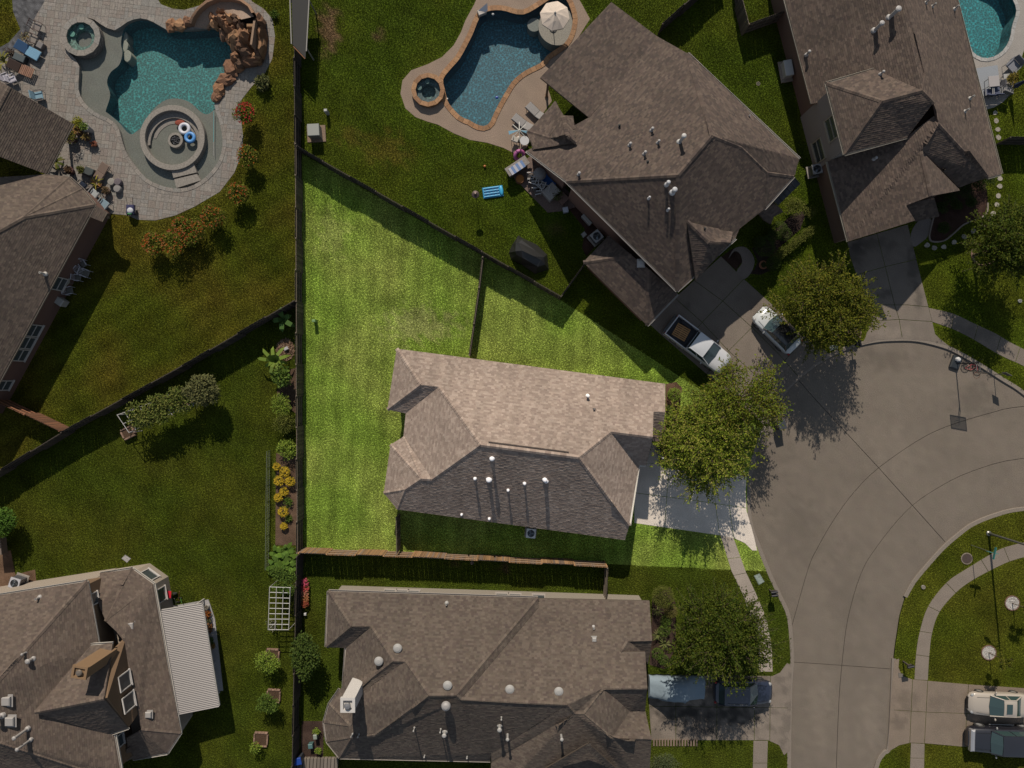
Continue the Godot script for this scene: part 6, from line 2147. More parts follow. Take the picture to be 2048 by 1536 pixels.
func build_trees() -> void:
	var oak := [Color(0.058, 0.068, 0.009), Color(0.075, 0.08, 0.01), Color(0.042, 0.054, 0.008), Color(0.095, 0.088, 0.014)]
	var lush := [Color(0.1, 0.13, 0.015), Color(0.135, 0.155, 0.018), Color(0.07, 0.1, 0.012), Color(0.16, 0.15, 0.035)]
	var deepg := [Color(0.034, 0.05, 0.008), Color(0.048, 0.063, 0.009), Color(0.027, 0.042, 0.007), Color(0.058, 0.065, 0.011)]
	var c := px(1408, 884, 3.6)
	tree("oak_tree", "spreading yellow green tree over the pale driveway", Vector3(c.x, 0, c.z), c, Vector3(3.5, 2.3, 3.5), 34, 21000, 0.18, lush, 1, "street trees")
	c = px(1482, 800, 3.6)
	tree("oak_tree", "spiky twigged tree between the pale driveway and the white pickup", Vector3(c.x, 0, c.z), c, Vector3(3.2, 2.2, 2.6), 28, 11000, 0.17, [lush[0], oak[1], oak[3], lush[2]], 2, "street trees")
	c = px(1652, 612, 4.2)
	tree("oak_tree", "round olive tree beside the brick wellhead and silver pickup", Vector3(c.x, 0, c.z), c, Vector3(3.4, 2.5, 3.1), 34, 24000, 0.17, oak, 3, "street trees")
	c = px(2014, 492, 4.0)
	tree("oak_tree", "dark green tree in the ring bed beyond the stepping stones", Vector3(c.x, 0, c.z), c, Vector3(2.8, 2.3, 2.6), 26, 18000, 0.17, deepg, 4, "street trees")
	c = px(1440, 1272, 4.2)
	tree("oak_tree", "broad dark green tree in front of the long house", Vector3(c.x, 0, c.z), c, Vector3(3.7, 2.5, 3.2), 36, 26000, 0.17, deepg, 5, "street trees")
	c = px(1905, -60, 5.0)
	# small standards in rings of white gravel
	var k := 0
	for e: Array in [[2024, 1206, 2046, 1223], [1977, 1305, 2000, 1324]]:
		var b := px(e[0], e[1], 0)
		var t := px(e[2], e[3], 2.0)
		tree("sapling", "small round headed sapling in a ring of white gravel " + ["beside the street lamp", "near the cream sedan"][k], b, Vector3(b.x, 1.9, b.z), Vector3(0.55, 0.5, 0.55), 6, 900, 0.12, oak, 40 + k, "saplings on the corner lawn")
		var g := thing("gravel_ring", "ring of white gravel round the sapling " + ["beside the street lamp", "near the cream sedan"][k], "gravel", b, "gravel rings on the corner lawn")
		var rm := MB.new()
		rm.col = Color(0.12, 0.06, 0.045)
		strip(rm, circle(flat(b), 0.58, 28), 0.035, 0.0, 0.07, true)
		part(g, "edging", rm, M.stone)
		var sm := MB.new()
		var rg := RandomNumberGenerator.new()
		rg.seed = 5 + k
		sm.col = Color(0.3, 0.28, 0.26)
		sm.prism(circle(flat(b), 0.56, 28), 0.0, 0.03)
		for i in 260:
			var d := circle(flat(b), sqrt(rg.randf()) * 0.54, 1)[0]
			var a := rg.randf() * TAU
			var rr := flat(b).distance_to(d)
			rock(sm, Vector3(b.x + cos(a) * rr, 0.035, b.z + sin(a) * rr), Vector3(0.035, 0.02, 0.03), i, Color(0.36, 0.34, 0.32) * (0.6 + 0.7 * rg.randf()))
		stuff(part(g, "pebbles", sm, M.plain))
		k += 1

	var green := [Color(0.06, 0.095, 0.018), Color(0.045, 0.075, 0.015), Color(0.08, 0.115, 0.022)]
	var lime := [Color(0.12, 0.17, 0.025), Color(0.1, 0.15, 0.022), Color(0.15, 0.19, 0.03)]
	var olive := [Color(0.075, 0.085, 0.018), Color(0.06, 0.07, 0.015), Color(0.095, 0.1, 0.024)]
	# beds
	for e: Array in [
		[poly(B5, [448, 165, 520, 150, 560, 190, 545, 300, 520, 480, 480, 540, 470, 700, 415, 690, 405, 560, 450, 420, 448, 300]), Color(0.1, 0.06, 0.04)],
		[poly(B3, [1040, 370, 1160, 300, 1200, 420, 1200, 720, 1120, 860, 1020, 830, 1030, 600]), Color(0.05, 0.033, 0.027)],
		[poly(A6, [1640, 470, 1735, 480, 1760, 420, 1720, 330, 1850, 230, 1990, 100, 2100, 60, 2050, 200, 1900, 330, 1850, 480, 1780, 510, 1700, 505]), Color(0.035, 0.025, 0.022)],
		[poly(A6, [1510, 390, 1590, 330, 1640, 370, 1655, 420, 1610, 478]), Color(0.04, 0.025, 0.02)],
		[poly(A7, [1415, 130, 1440, -90, 1780, -180, 1800, 0, 1780, 100, 1640, 160, 1560, 220, 1500, 275, 1420, 282, 1400, 250]), Color(0.045, 0.027, 0.022)],
		[poly(A9, [1885, 430, 2030, 420, 2040, 1060, 1880, 1060]), Color(0.1, 0.065, 0.045)],
		[ppoly([604, 1442, 648, 1442, 646, 1520, 600, 1520]), Color(0.05, 0.033, 0.027)],
		[poly(A9, [-80, 1100, 75, 1095, 105, 1260, 240, 1225, 250, 1320, -80, 1420]), Color(0.12, 0.075, 0.05)],
		[poly(A6, [420, 0, 560, 60, 720, 235, 590, 385, 560, 330, 580, 200]), Color(0.045, 0.025, 0.02)],
		[poly(A9, [1900, -120, 2020, -150, 2020, 160, 1890, 60]), Color(0.075, 0.05, 0.035)]]:
		var mb := MB.new()
		var col: Color = e[1]
		sheet(mb, e[0], 0.014, 0.3, func(w: Vector2) -> Color:
			var f := 1.0 + 0.5 * speck.get_noise_2d(w.x * 2.0, w.y * 2.0)
			return Color(col.r * f, col.g * f, col.b * f))
		bare.append(e[0])
		setting("planting_bed", mb, M.mulch)
	# gravel border of the travertine yard
	var gm := MB.new()
	bare.append(poly(A1, [80, -60, 330, -60, 250, 100, 120, 330, 0, 430, -100, 480, -100, 380, 60, 290, 140, 200, 90, 80]))
	sheet(gm, poly(A1, [80, -60, 330, -60, 300, 20, 250, 100, 200, 210, 120, 330, 0, 430, -100, 480, -100, 380, 60, 290, 140, 200, 90, 80]), 0.013, 0.25, func(w: Vector2) -> Color:
		var f := 1.0 + 0.9 * speck.get_noise_2d(w.x * 6.0, w.y * 6.0)
		return Color(0.085 * f, 0.085 * f, 0.09 * f))
	setting("gravel_bed", gm, M.mulch)

	# front of the pale roofed house
	shrub("round_shrub", "bright green clipped ball at the corner of the tan roofed house", q(B5, 498, 235, 0), Vector3(0.5, 0.55, 0.5), 1500, 0.08, lime, 11, "", 0, [], 0.95)
	var n := 0
	for e: Array in [[468, 330, 0.28, "under the eave corner"], [470, 390, 0.32, "beside the brick entry"], [445, 500, 0.38, "by the curved bench"], [440, 560, 0.34, "near the front walk"], [470, 440, 0.25, "among the red mulch"], [440, 695, 0.3, "beside the driveway edge"]]:
		shrub("low_shrub", "low yellow green shrub %s of the tan roofed house" % e[3], q(B5, e[0], e[1], 0), Vector3(e[2], e[2] * 0.9, e[2]), 420, 0.09, lime if n % 2 else green, 20 + n, "shrubs in the front bed")
		n += 1
	# south front
	shrub("round_shrub", "large clipped olive ball beside the long house corner", q(B3, 1100, 350, 0.4), Vector3(0.82, 0.8, 0.8), 3200, 0.08, olive, 31, "", 0, [], 0.95)
	shrub("round_shrub", "clipped pale ball beside the larger one at the long house", q(B3, 1158, 455, 0.3), Vector3(0.5, 0.45, 0.5), 1200, 0.08, [Color(0.11, 0.1, 0.03), Color(0.09, 0.085, 0.025)], 32, "", 0, [], 0.95)
	for e: Array in [[1130, 520, 0.4, "beside the pale ball"], [1115, 590, 0.45, "midway along the bed"], [1068, 745, 0.42, "next to the garage wall"], [1112, 790, 0.4, "at the driveway end"]]:
		shrub("round_shrub", "dark green clipped shrub %s of the long house" % e[3], q(B3, e[0], e[1], 0.2), Vector3(e[2], e[2] * 0.85, e[2]), 700, 0.08, green, 33 + n, "clipped shrubs in front of the long house", 0, [], 0.95)
		n += 1
	for e: Array in [[1070, 460, 0.5], [1075, 620, 0.6], [1120, 680, 0.6]]:
		blade_plant("strap_leaf_plant", "strappy pale leaved clump in the bed of the long house", q(B3, e[0], e[1], 0), 22, e[2], 0.05, [Color(0.13, 0.14, 0.05), Color(0.08, 0.1, 0.03)], 50 + n, "strappy clumps", 0.6)
		n += 1
	shrub("shrub", "big grey green shrub at the driveway's lower edge by the long house", q(B3, 1090, 1480, 0.5), Vector3(1.15, 1.0, 1.1), 3600, 0.1, [Color(0.05, 0.065, 0.03), Color(0.065, 0.075, 0.035)], 61)
	# north front bed
	for e: Array in [[1790, 330, 0.75, "beside the curved walk"], [1890, 210, 0.6, "under the dark awning"], [1850, 250, 0.45, "between two darker shrubs"], [1850, 440, 0.5, "next to the terracotta pot"], [1760, 290, 0.4, "at the entry corner"], [1930, 240, 0.5, "deep in the bed"]]:
		shrub("round_shrub", "dark rounded shrub %s of the two storey house" % e[3], q(A6, e[0], e[1], 0.3), Vector3(e[2], e[2] * 0.9, e[2]), 1100, 0.09, [Color(0.03, 0.045, 0.012), Color(0.04, 0.055, 0.014)], 70 + n, "shrubs by the dark roofed entry", 0, [], 0.95)
		n += 1
	for f in 9:
		var a := f / 8.0
		var p := q(A6, 1870, 400, 0.2).lerp(q(A6, 2105, 215, 0.2), a)
		shrub("hedge_shrub", "yellow green shrub in the clipped row edging the dark bed", p, Vector3(0.42, 0.42, 0.38), 480, 0.09, olive, 90 + f, "yellow green hedge row")
	shrub("shrub", "yellow leaved shrub against the dark metal awning", q(A6, 1990, 60, 0.3), Vector3(0.75, 0.75, 0.85), 1300, 0.1, olive, 101)
	shrub("shrub", "small yellow shrub at the tip of the dark bed", q(A6, 2100, 90, 0.2), Vector3(0.5, 0.5, 0.5), 700, 0.1, olive, 102)
	# north-east bed
	for e: Array in [[1500, -20, 0.7, "against the porch"], [1600, -60, 0.8, "in the middle of the bed"], [1700, -100, 0.8, "under the long eave"], [1770, -130, 0.7, "at the far tip"], [1460, 60, 0.5, "beside the walk"], [1560, 40, 0.5, "behind the kerbed edge"], [1480, 200, 0.45, "at the rounded bed end"], [1660, 20, 0.5, "over bare mulch"]]:
		shrub("shrub", "very dark green shrub %s of the brick house" % e[3], q(A7, e[0], e[1], 0.3), Vector3(e[2], e[2] * 0.85, e[2]), 900, 0.1, [Color(0.025, 0.04, 0.012), Color(0.035, 0.05, 0.013)], 110 + n, "shrubs in the brick house bed")
		n += 1
	shrub("shrub", "golden shrub beside the grey lounge chairs", q(A4, 1940, 555, 0.2), Vector3(0.5, 0.5, 0.5), 700, 0.12, [Color(0.15, 0.11, 0.02), Color(0.12, 0.1, 0.02)], 131)
	# flowering shrubs of the travertine yard
	var redt := [Color(0.19, 0.012, 0.018), Color(0.22, 0.03, 0.018)]
	var ort := [Color(0.2, 0.06, 0.012), Color(0.17, 0.075, 0.03), Color(0.15, 0.03, 0.012)]
	var fol := [Color(0.115, 0.11, 0.018), Color(0.08, 0.09, 0.014), Color(0.05, 0.062, 0.01)]
	for e: Array in [[A1, 1700, 800, 0.85, 0.95, redt, 90, "crimson flowered shrub with dark leaves beside the travertine curve"], [A1, 1710, 1085, 0.9, 0.9, ort, 30, "yellow green flowering shrub between crimson and orange ones"], [A1, 1650, 1330, 0.85, 0.85, ort, 55, "orange tipped shrub at the travertine corner"], [A5, 1480, 130, 0.95, 0.9, ort, 80, "orange flowered shrub heading the long row on the striped lawn"], [A5, 1340, 230, 1.0, 0.9, ort, 75, "orange flowered shrub second in the long row"], [A5, 1220, 300, 1.1, 0.95, ort, 80, "orange flowered shrub in the thick of the long row"], [A5, 1080, 310, 0.9, 0.9, ort, 85, "orange flowered shrub ending the long row"], [A5, 1260, 180, 0.7, 0.7, ort, 40, "small orange flowered shrub tucked behind the long row"]]:
		shrub("flowering_shrub", e[7], q(e[0], e[1], e[2], 0.5), Vector3(e[3], e[4] * 0.8, e[3]), 1500, 0.15, fol, 140 + n, "flowering shrubs by the travertine yard", e[6], e[5])
		n += 1
	shrub("ornamental_grass", "pale fountain of grass at the travertine edge", q(A1, 1800, 575, 0), Vector3(0.5, 0.4, 0.5), 700, 0.3, [Color(0.1, 0.1, 0.04), Color(0.07, 0.08, 0.03)], 161, "", 0, [], 0.6, "grass")
	shrub("shrub", "small dark weed clump on the lawn beyond the rock waterfall", q(A1, 1880, 110, 0), Vector3(0.35, 0.25, 0.4), 260, 0.15, green, 162)
	# vine arbour and bushes of the south-west yard
	var arb := thing("vine_arbour", "white lattice arbour overgrown with leafy vine against the dark fence", "arbour", q(A9, 1000, 130, 0))
	var a0 := q(A9, 800, 170, 2.0)
	var a1 := q(A9, 1250, 10, 2.0)
	var b0 := q(A9, 880, 290, 2.0)
	var b1 := q(A9, 1320, 90, 2.0)
	for f in 10:
		var lm := MB.new()
		lm.col = Color(0.3, 0.29, 0.28)
		lm.box(a0.lerp(a1, f / 9.0).lerp(b0.lerp(b1, f / 9.0), 0.5), Vector3(0.04, 0.04, a0.distance_to(b0)), Basis.looking_at((b0 - a0).normalized()))
		part(arb, "slat", lm, M.paint)
	for e: Array in [[a0, a1], [b0, b1], [a0.lerp(b0, 0.5), a1.lerp(b1, 0.5)]]:
		var lm := MB.new()
		lm.col = Color(0.3, 0.29, 0.28)
		lm.cyl(e[0] - Vector3.UP * 0.05, e[1] - Vector3.UP * 0.05, 0.03, 0.03, 5)
		part(arb, "rail", lm, M.paint)
	for p: Vector3 in [a0, a1, b0, b1]:
		var lm := MB.new()
		lm.col = Color(0.3, 0.29, 0.28)
		lm.cyl(Vector3(p.x, -0.02, p.z), p, 0.04, 0.04, 6)
		part(arb, "post", lm, M.paint)
	var rg2 := RandomNumberGenerator.new()
	rg2.seed = 77
	var vm := MB.new()
	for f in 24:
		var p := a0.lerp(a1, 0.12 + 0.88 * rg2.randf()).lerp(b0.lerp(b1, 0.12 + 0.88 * rg2.randf()), rg2.randf())
		leaf_cloud(vm, rg2, p + Vector3.UP * 0.1, Vector3(0.75, 0.35, 0.6), 190, 0.2, [Color(0.085, 0.1, 0.025), Color(0.06, 0.08, 0.018), Color(0.11, 0.115, 0.03)], 0.1)
	part(arb, "vine", vm, M.leaf)
	for e: Array in [[885, 290, 0.95, 0.8, 0.35, "below the vine arbour"], [1275, 70, 0.9, 0.7, 0.3, "between the arbour and the feathery bush"]]:
		var pb := thing("brick_planter", "low brick planter box %s" % e[5], "planter", q(A9, e[0], e[1], 0), "brick planters")
		brick_box(pb, q(A9, e[0], e[1], 0), e[2], e[3], e[4], 0.45)
	shrub("feathery_bush", "feathery grey green bush by the dark diagonal fence", q(A5, 1420, 1300, 0.8), Vector3(1.25, 1.2, 1.15), 4200, 0.2, [Color(0.085, 0.085, 0.035), Color(0.065, 0.07, 0.028), Color(0.1, 0.1, 0.04)], 171, "", 0, [], 0.5, "bush")
	shrub("bush", "dense green bush beside the tool bench at the house corner", q(A9, 60, 885, 0.7), Vector3(1.15, 1.1, 1.05), 3600, 0.16, [Color(0.045, 0.09, 0.015), Color(0.06, 0.11, 0.02)], 172, "", 0, [], 0.6, "bush")
	# garden strip along the fence
	blade_plant("banana_plant", "young banana plant with broad leaves in the fence corner", q(A5, 1950, 820, 0), 5, 1.1, 0.4, [Color(0.06, 0.11, 0.03)], 181)
	blade_plant("banana_plant", "lime banana plant sprawling onto the lawn by the leaf pile", q(A5, 1900, 1100, 0), 11, 1.3, 0.28, [Color(0.12, 0.17, 0.03), Color(0.1, 0.14, 0.03)], 182)
	shrub("shrub", "dark broad leaved shrub under the lime banana plant", q(A5, 1945, 1210, 0.4), Vector3(0.75, 0.75, 0.85), 420, 0.3, green, 183)
	shrub("hedge_shrub", "lime green rambling shrub along the fence garden", q(A9, 1940, 110, 0.3), Vector3(0.75, 0.6, 0.9), 1500, 0.11, lime, 184)
	shrub("hedge_shrub", "olive fine leaved shrub along the fence garden", q(A9, 1955, 220, 0.3), Vector3(0.8, 0.65, 1.1), 1900, 0.1, olive, 185)
	shrub("hedge_shrub", "low leafy shrub at the head of the marigold bed", q(A9, 1970, 400, 0.2), Vector3(0.8, 0.5, 0.8), 1200, 0.14, lime, 186)
	for e: Array in [[1898, 520, 0.3, "orange tinged", "by the net's top end"], [1955, 555, 0.42, "large", "beside the low leafy shrub"], [1915, 615, 0.4, "round", "across from its twin"], [1990, 620, 0.4, "bright", "against the fence"], [1950, 690, 0.34, "tall", "in the middle of the bed"], [1910, 730, 0.34, "leaning", "next to a green one"], [1945, 825, 0.42, "wide", "on bare soil"], [1945, 925, 0.28, "small", "alone on bare soil"]]:
		shrub("marigold", "%s yellow flowering mound %s of the fence garden" % [e[3], e[4]], q(A9, e[0], e[1], 0), Vector3(e[2], e[2] * 0.8, e[2]), 340, 0.08, [Color(0.09, 0.1, 0.02), Color(0.12, 0.12, 0.02)], 190 + n, "yellow mounds in the fence garden", 90, [Color(0.33, 0.22, 0.02), Color(0.28, 0.2, 0.02)], 0.6, "flower")
		n += 1
	for e: Array in [[1970, 760, 0.4, "between yellow mounds"], [1975, 880, 0.3, "near the small yellow mound"]]:
		shrub("herb_clump", "green herb clump %s" % e[3], q(A9, e[0], e[1], 0), Vector3(e[2], e[2] * 0.6, e[2]), 300, 0.12, green, 210 + n, "", 0, [], 0.5, "plant")
		n += 1
	for e: Array in [[1900, 1110], [1960, 1090], [1930, 1160], [1990, 1150], [1890, 1190], [1950, 1210], [2000, 1200]]:
		blade_plant("taro_plant", "big leaved green plant in the dense patch above the white trellis", q(A9, e[0], e[1], 0), 8, 0.75, 0.34, [Color(0.07, 0.12, 0.02), Color(0.055, 0.095, 0.018)], 220 + n, "big leaved patch", 0.55)
		n += 1
	# planters on the lawn of the south-west yard
	for e: Array in [[B1, 1855, 795, 0.95, lime, "leafy lime shrub in the square planter nearest the white trellis"], [B1, 1855, 1075, 0.9, green, "dark leafy shrub in the middle square planter"]]:
		shrub("shrub", e[5], q(e[0], e[1], e[2], 0.4), Vector3(e[3], e[3] * 0.85, e[3]), 1700, 0.13, e[4], 230 + n, "planter shrubs on the lawn")
		n += 1
	potted("terracotta pot of straggling yellow green stems in the last square planter", q(B1, 1762, 1372, 0.2), 0.2, 0.35, Color(0.16, 0.07, 0.035), 0.45, lime, 241)
	for e: Array in [[1865, 765, 1.0, "under the lime shrub"], [1872, 1040, 1.0, "under the dark shrub"], [1785, 1335, 1.05, "holding the terracotta pot"]]:
		var pb := thing("brick_planter", "square stone edged planter %s" % e[3], "planter", q(B1, e[0], e[1], 0), "square planters on the lawn")
		brick_box(pb, q(B1, e[0], e[1], 0), e[2], e[2], 0.22, -0.06)
	# south yard
	shrub("shrub", "large dark leafy shrub between the fence and the long house", q(B2, 225, 740, 0.9), Vector3(1.1, 1.1, 1.8), 3600, 0.2, [Color(0.035, 0.055, 0.013), Color(0.05, 0.07, 0.016)], 251)
	for f in 5:
		shrub("flowering_shrub", ["bright pink", "rose", "orange pink", "rusty", "faded red"][f] + " flowering clump along the dark fence beside the long house", q(B2, 215, 260 + f * 36, 0), Vector3(0.3, 0.3, 0.35), 200, 0.1, green, 252 + f, "flower border by the dark fence", 50, [[Color(0.35, 0.06, 0.1)], [Color(0.3, 0.05, 0.05)], [Color(0.3, 0.12, 0.08)], [Color(0.22, 0.09, 0.04)], [Color(0.2, 0.05, 0.03)]][f], 0.5)
	for e: Array in [[290, 1275, "upper"], [300, 1410, "lower"]]:
		shrub("shrub", "%s small lime shrub in the dark bed by the round bay" % e[2], q(B2, e[0], e[1], 0.1), Vector3(0.25, 0.25, 0.25), 260, 0.1, lime, 260 + n, "lime shrubs in the dark bed")
		n += 1
	# ring bed and stepping stones
	var ring := MB.new()
	ring.col = Color(0.16, 0.1, 0.075)
	strip(ring, rounded(poly(A7, [1700, 330, 1690, 380, 1720, 430, 1780, 445, 1860, 400, 1900, 330]), false, 4), 0.08, 0.0, 0.12)
	var tr := thing("bed_edging", "curved brick edging round the dark green tree", "edging", q(A7, 1760, 400, 0))
	part(tr, "brick_ring", ring, M.stone)
	ring = MB.new()
	ring.col = Color(0.17, 0.14, 0.12)
	strip(ring, rounded(poly(A7, [1428, 120, 1408, 200, 1400, 250, 1420, 284, 1500, 278, 1570, 225, 1640, 165, 1780, 105, 1798, 20]), false, 4), 0.06, 0.0, 0.1)
	tr = thing("bed_edging", "winding pale edging round the bed of the brick house", "edging", q(A7, 1500, 278, 0))
	part(tr, "kerb_strip", ring, M.concrete)
	var rs := RandomNumberGenerator.new()
	rs.seed = 12
	for e: Array in [[A4, 1850, 770], [A4, 1858, 825], [A4, 1868, 885], [A4, 1872, 938], [A4, 1882, 1218], [A4, 1880, 1272], [A4, 1872, 1338], [A4, 1864, 1398], [A4, 1838, 1458], [A4, 1808, 1497], [A7, 1765, 180], [A7, 1700, 215], [A7, 1640, 250], [A7, 1570, 288], [A7, 1500, 320], [A7, 1435, 327], [A7, 1385, 310]]:
		var c2 := q(e[0], e[1], e[2], 0)
		var st := thing("stepping_stone", "flat pale stepping stone in the curved line across the grass", "stone", c2, "stepping stones round the brick house")
		var mb := MB.new()
		mb.col = Color(0.26, 0.235, 0.2) * (0.8 + 0.4 * rs.randf())
		var pp := PackedVector2Array()
		for f in 8:
			var g := TAU * f / 8
			pp.append(flat(c2) + Vector2(cos(g), sin(g)) * (0.17 + 0.07 * rs.randf()))
		mb.prism(pp, -0.02, 0.035)
		part(st, "slab", mb, M.stone)

func brick_box(o: Node, at: Vector3, w: float, d: float, h: float, turn: float) -> void:
	var bs := Basis(Vector3.UP, turn)
	var rg := RandomNumberGenerator.new()
	rg.seed = int(w * 1000) + int(at.x * 10)
	for s: Array in [[Vector3(0, 0, d / 2), w, 0.0], [Vector3(0, 0, -d / 2), w, 0.0], [Vector3(w / 2, 0, 0), d - 0.24, PI / 2], [Vector3(-w / 2, 0, 0), d - 0.24, PI / 2]]:
		var n := maxi(1, roundi(s[1] / 0.3))
		for k in n:
			var mb := MB.new()
			mb.col = Color(0.17, 0.105, 0.075) * (0.7 + 0.6 * rg.randf())
			var b2 := bs * Basis(Vector3.UP, s[2])
			var off: Vector3 = bs * s[0] + b2 * Vector3((k + 0.5) / n * s[1] - s[1] / 2, 0, 0)
			mb.slab(at + off + Vector3.UP * h / 2, Vector3(s[1] / n - 0.015, h, 0.12), 0.015, b2)
			part(o, "block", mb, M.stone)
	var sm := MB.new()
	sm.col = Color(0.07, 0.045, 0.03)
	sm.box(at + Vector3.UP * h * 0.4, Vector3(w - 0.15, h * 0.7, d - 0.15), bs)
	part(o, "soil", sm, M.mulch)


# ---------------------------------------------------------------- vehicles
func ring(x: float, w: float, yb: float, ys: float, yc: float) -> Array:
	return [Vector3(x, yb, -w * 0.9), Vector3(x, lerpf(yb, ys, 0.3), -w), Vector3(x, lerpf(yb, ys, 0.75), -w * 0.995), Vector3(x, ys, -w * 0.9), Vector3(x, lerpf(ys, yc, 0.75), -w * 0.5), Vector3(x, yc, 0),
		Vector3(x, lerpf(ys, yc, 0.75), w * 0.5), Vector3(x, ys, w * 0.9), Vector3(x, lerpf(yb, ys, 0.75), w * 0.995), Vector3(x, lerpf(yb, ys, 0.3), w), Vector3(x, yb, w * 0.9)]

func wheel(o: Node3D, at: Vector3, r: float, wid: float, rim: Color) -> void:
	var mb := MB.new()
	mb.col = Color(0.012, 0.012, 0.012)
	var s := signf(at.z)
	var prof := [[r * 0.62, -wid / 2], [r * 0.93, -wid / 2], [r, -wid * 0.35], [r, wid * 0.35], [r * 0.93, wid / 2], [r * 0.62, wid / 2]]
	mb.xf = Transform3D(Basis(Vector3.RIGHT, s * PI / 2), at)
	mb.lathe(Vector3.ZERO, prof, 22)
	var ty := part(o, "wheel", mb, M.rubber, true)
	var rm := MB.new()
	rm.col = rim
	rm.xf = mb.xf
	rm.lathe(Vector3.ZERO, [[r * 0.63, wid * 0.4], [r * 0.6, wid * 0.43], [r * 0.3, wid * 0.3], [r * 0.12, wid * 0.42], [0.0, wid * 0.43]], 16)
	part(ty, "rim", rm, M.metal, true)

# a cabin on the body: glass between pillars under a roof
func cabin(o: Node3D, xf: float, xr: float, rake_f: float, rake_r: float, wb: float, wr: float, yb: float, yr: float, roof_col: Color, body: Color, bars: int, rails := false) -> void:
	var bf := [Vector3(xf, yb, -wb), Vector3(xf, yb, wb)]
	var br := [Vector3(xr, yb, -wb), Vector3(xr, yb, wb)]
	var tf := [Vector3(xf - rake_f, yr, -wr), Vector3(xf - rake_f, yr, wr)]
	var tr := [Vector3(xr + rake_r, yr, -wr), Vector3(xr + rake_r, yr, wr)]
	var g := MB.new()
	var bulge := Vector3(0.1, 0.03, 0)
	var mb0: Vector3 = (bf[0] + bf[1]) * 0.5 + bulge
	var mt0: Vector3 = (tf[0] + tf[1]) * 0.5 + bulge * 0.6
	g.quad(bf[0], mb0, mt0, tf[0])
	g.quad(mb0, bf[1], tf[1], mt0)
	part(o, "windshield", g, M.car_glass, true)
	g = MB.new()
	g.quad(br[1], br[0], tr[0], tr[1])
	part(o, "rear_window", g, M.car_glass, true)
	for s in 2:
		for k in bars:
			var f0 := k / float(bars) + 0.015
			var f1 := (k + 1) / float(bars) - 0.015
			g = MB.new()
			var a: Vector3 = br[s].lerp(bf[s], f0)
			var b: Vector3 = br[s].lerp(bf[s], f1)
			var c: Vector3 = tr[s].lerp(tf[s], f1)
			var d: Vector3 = tr[s].lerp(tf[s], f0)
			if s == 1:
				g.quad(a, b, c, d)
			else:
				g.quad(b, a, d, c)
			part(o, "side_window", g, M.car_glass, true)
	var p := MB.new()
	p.col = body
	for s in 2:
		p.cyl(bf[s], tf[s], 0.05, 0.045, 6)
		p.cyl(br[s], tr[s], 0.06, 0.05, 6)
		p.cyl(tr[s], tf[s], 0.04, 0.04, 6)
		for k in range(1, bars):
			p.cyl(br[s].lerp(bf[s], k / float(bars)), tr[s].lerp(tf[s], k / float(bars)), 0.035, 0.035, 5)
	part(o, "pillars", p, M.car_paint, true)
	var r := MB.new()
	r.col = roof_col
	var rings: Array = []
	for k in 7:
		var f := k / 6.0
		var x := lerpf(xr + rake_r - 0.05, xf - rake_f + 0.06, f)
		var lift := 0.05 * sin(PI * f)
		rings.append([Vector3(x, yr - 0.03, -wr - 0.03), Vector3(x, yr + 0.02 + lift * 0.4, -wr + 0.04), Vector3(x, yr + 0.05 + lift, -wr * 0.5), Vector3(x, yr + 0.06 + lift, 0), Vector3(x, yr + 0.05 + lift, wr * 0.5), Vector3(x, yr + 0.02 + lift * 0.4, wr - 0.04), Vector3(x, yr - 0.03, wr + 0.03)])
	r.loft(rings, true)
	part(o, "roof", r, M.car_paint, true)
	if rails:
		for s in [-1.0, 1.0]:
			var rm := MB.new()
			rm.col = Color(0.2, 0.2, 0.2)
			rm.cyl(Vector3(xr + rake_r + 0.2, yr + 0.1, s * wr * 0.86), Vector3(xf - rake_f - 0.1, yr + 0.1, s * wr * 0.86), 0.022, 0.022, 5)
			part(o, "roof_rail", rm, M.metal, true)

func lamps(o: Node3D, xf: float, xr: float, w: float, y: float) -> void:
	for s in [-1.0, 1.0]:
		var h := MB.new()
		h.col = Color(0.24, 0.245, 0.25)
		h.blob(Vector3(xf - 0.26, y, s * w * 0.72), Vector3(0.16, 0.075, 0.15), 10, 6)
		part(o, "headlight", h, M.plastic, true)
		h = MB.new()
		h.col = Color(0.25, 0.012, 0.012)
		h.blob(Vector3(xr + 0.06, y + 0.08, s * w * 0.84), Vector3(0.1, 0.14, 0.1), 8, 6)
		part(o, "tail_light", h, M.plastic, true)

func mirrors(o: Node3D, x: float, w: float, y: float, col: Color) -> void:
	for s in [-1.0, 1.0]:
		var m := MB.new()
		m.col = col
		m.cyl(Vector3(x, y, s * (w - 0.06)), Vector3(x - 0.02, y + 0.06, s * (w + 0.1)), 0.025, 0.025, 5)
		m.blob(Vector3(x - 0.03, y + 0.09, s * (w + 0.14)), Vector3(0.07, 0.09, 0.12), 8, 6)
		part(o, "mirror", m, M.car_paint, true)

func vehicle(called: String, label: String, cat: String, front: Vector3, rear: Vector3, L: float) -> Node3D:
	var d := front - rear
	d.y = 0
	d = d.normalized()
	var mid := Vector3(front.x, 0.022, front.z) - d * L / 2
	return thing(called, label, cat, mid, "", atan2(-d.z, d.x))

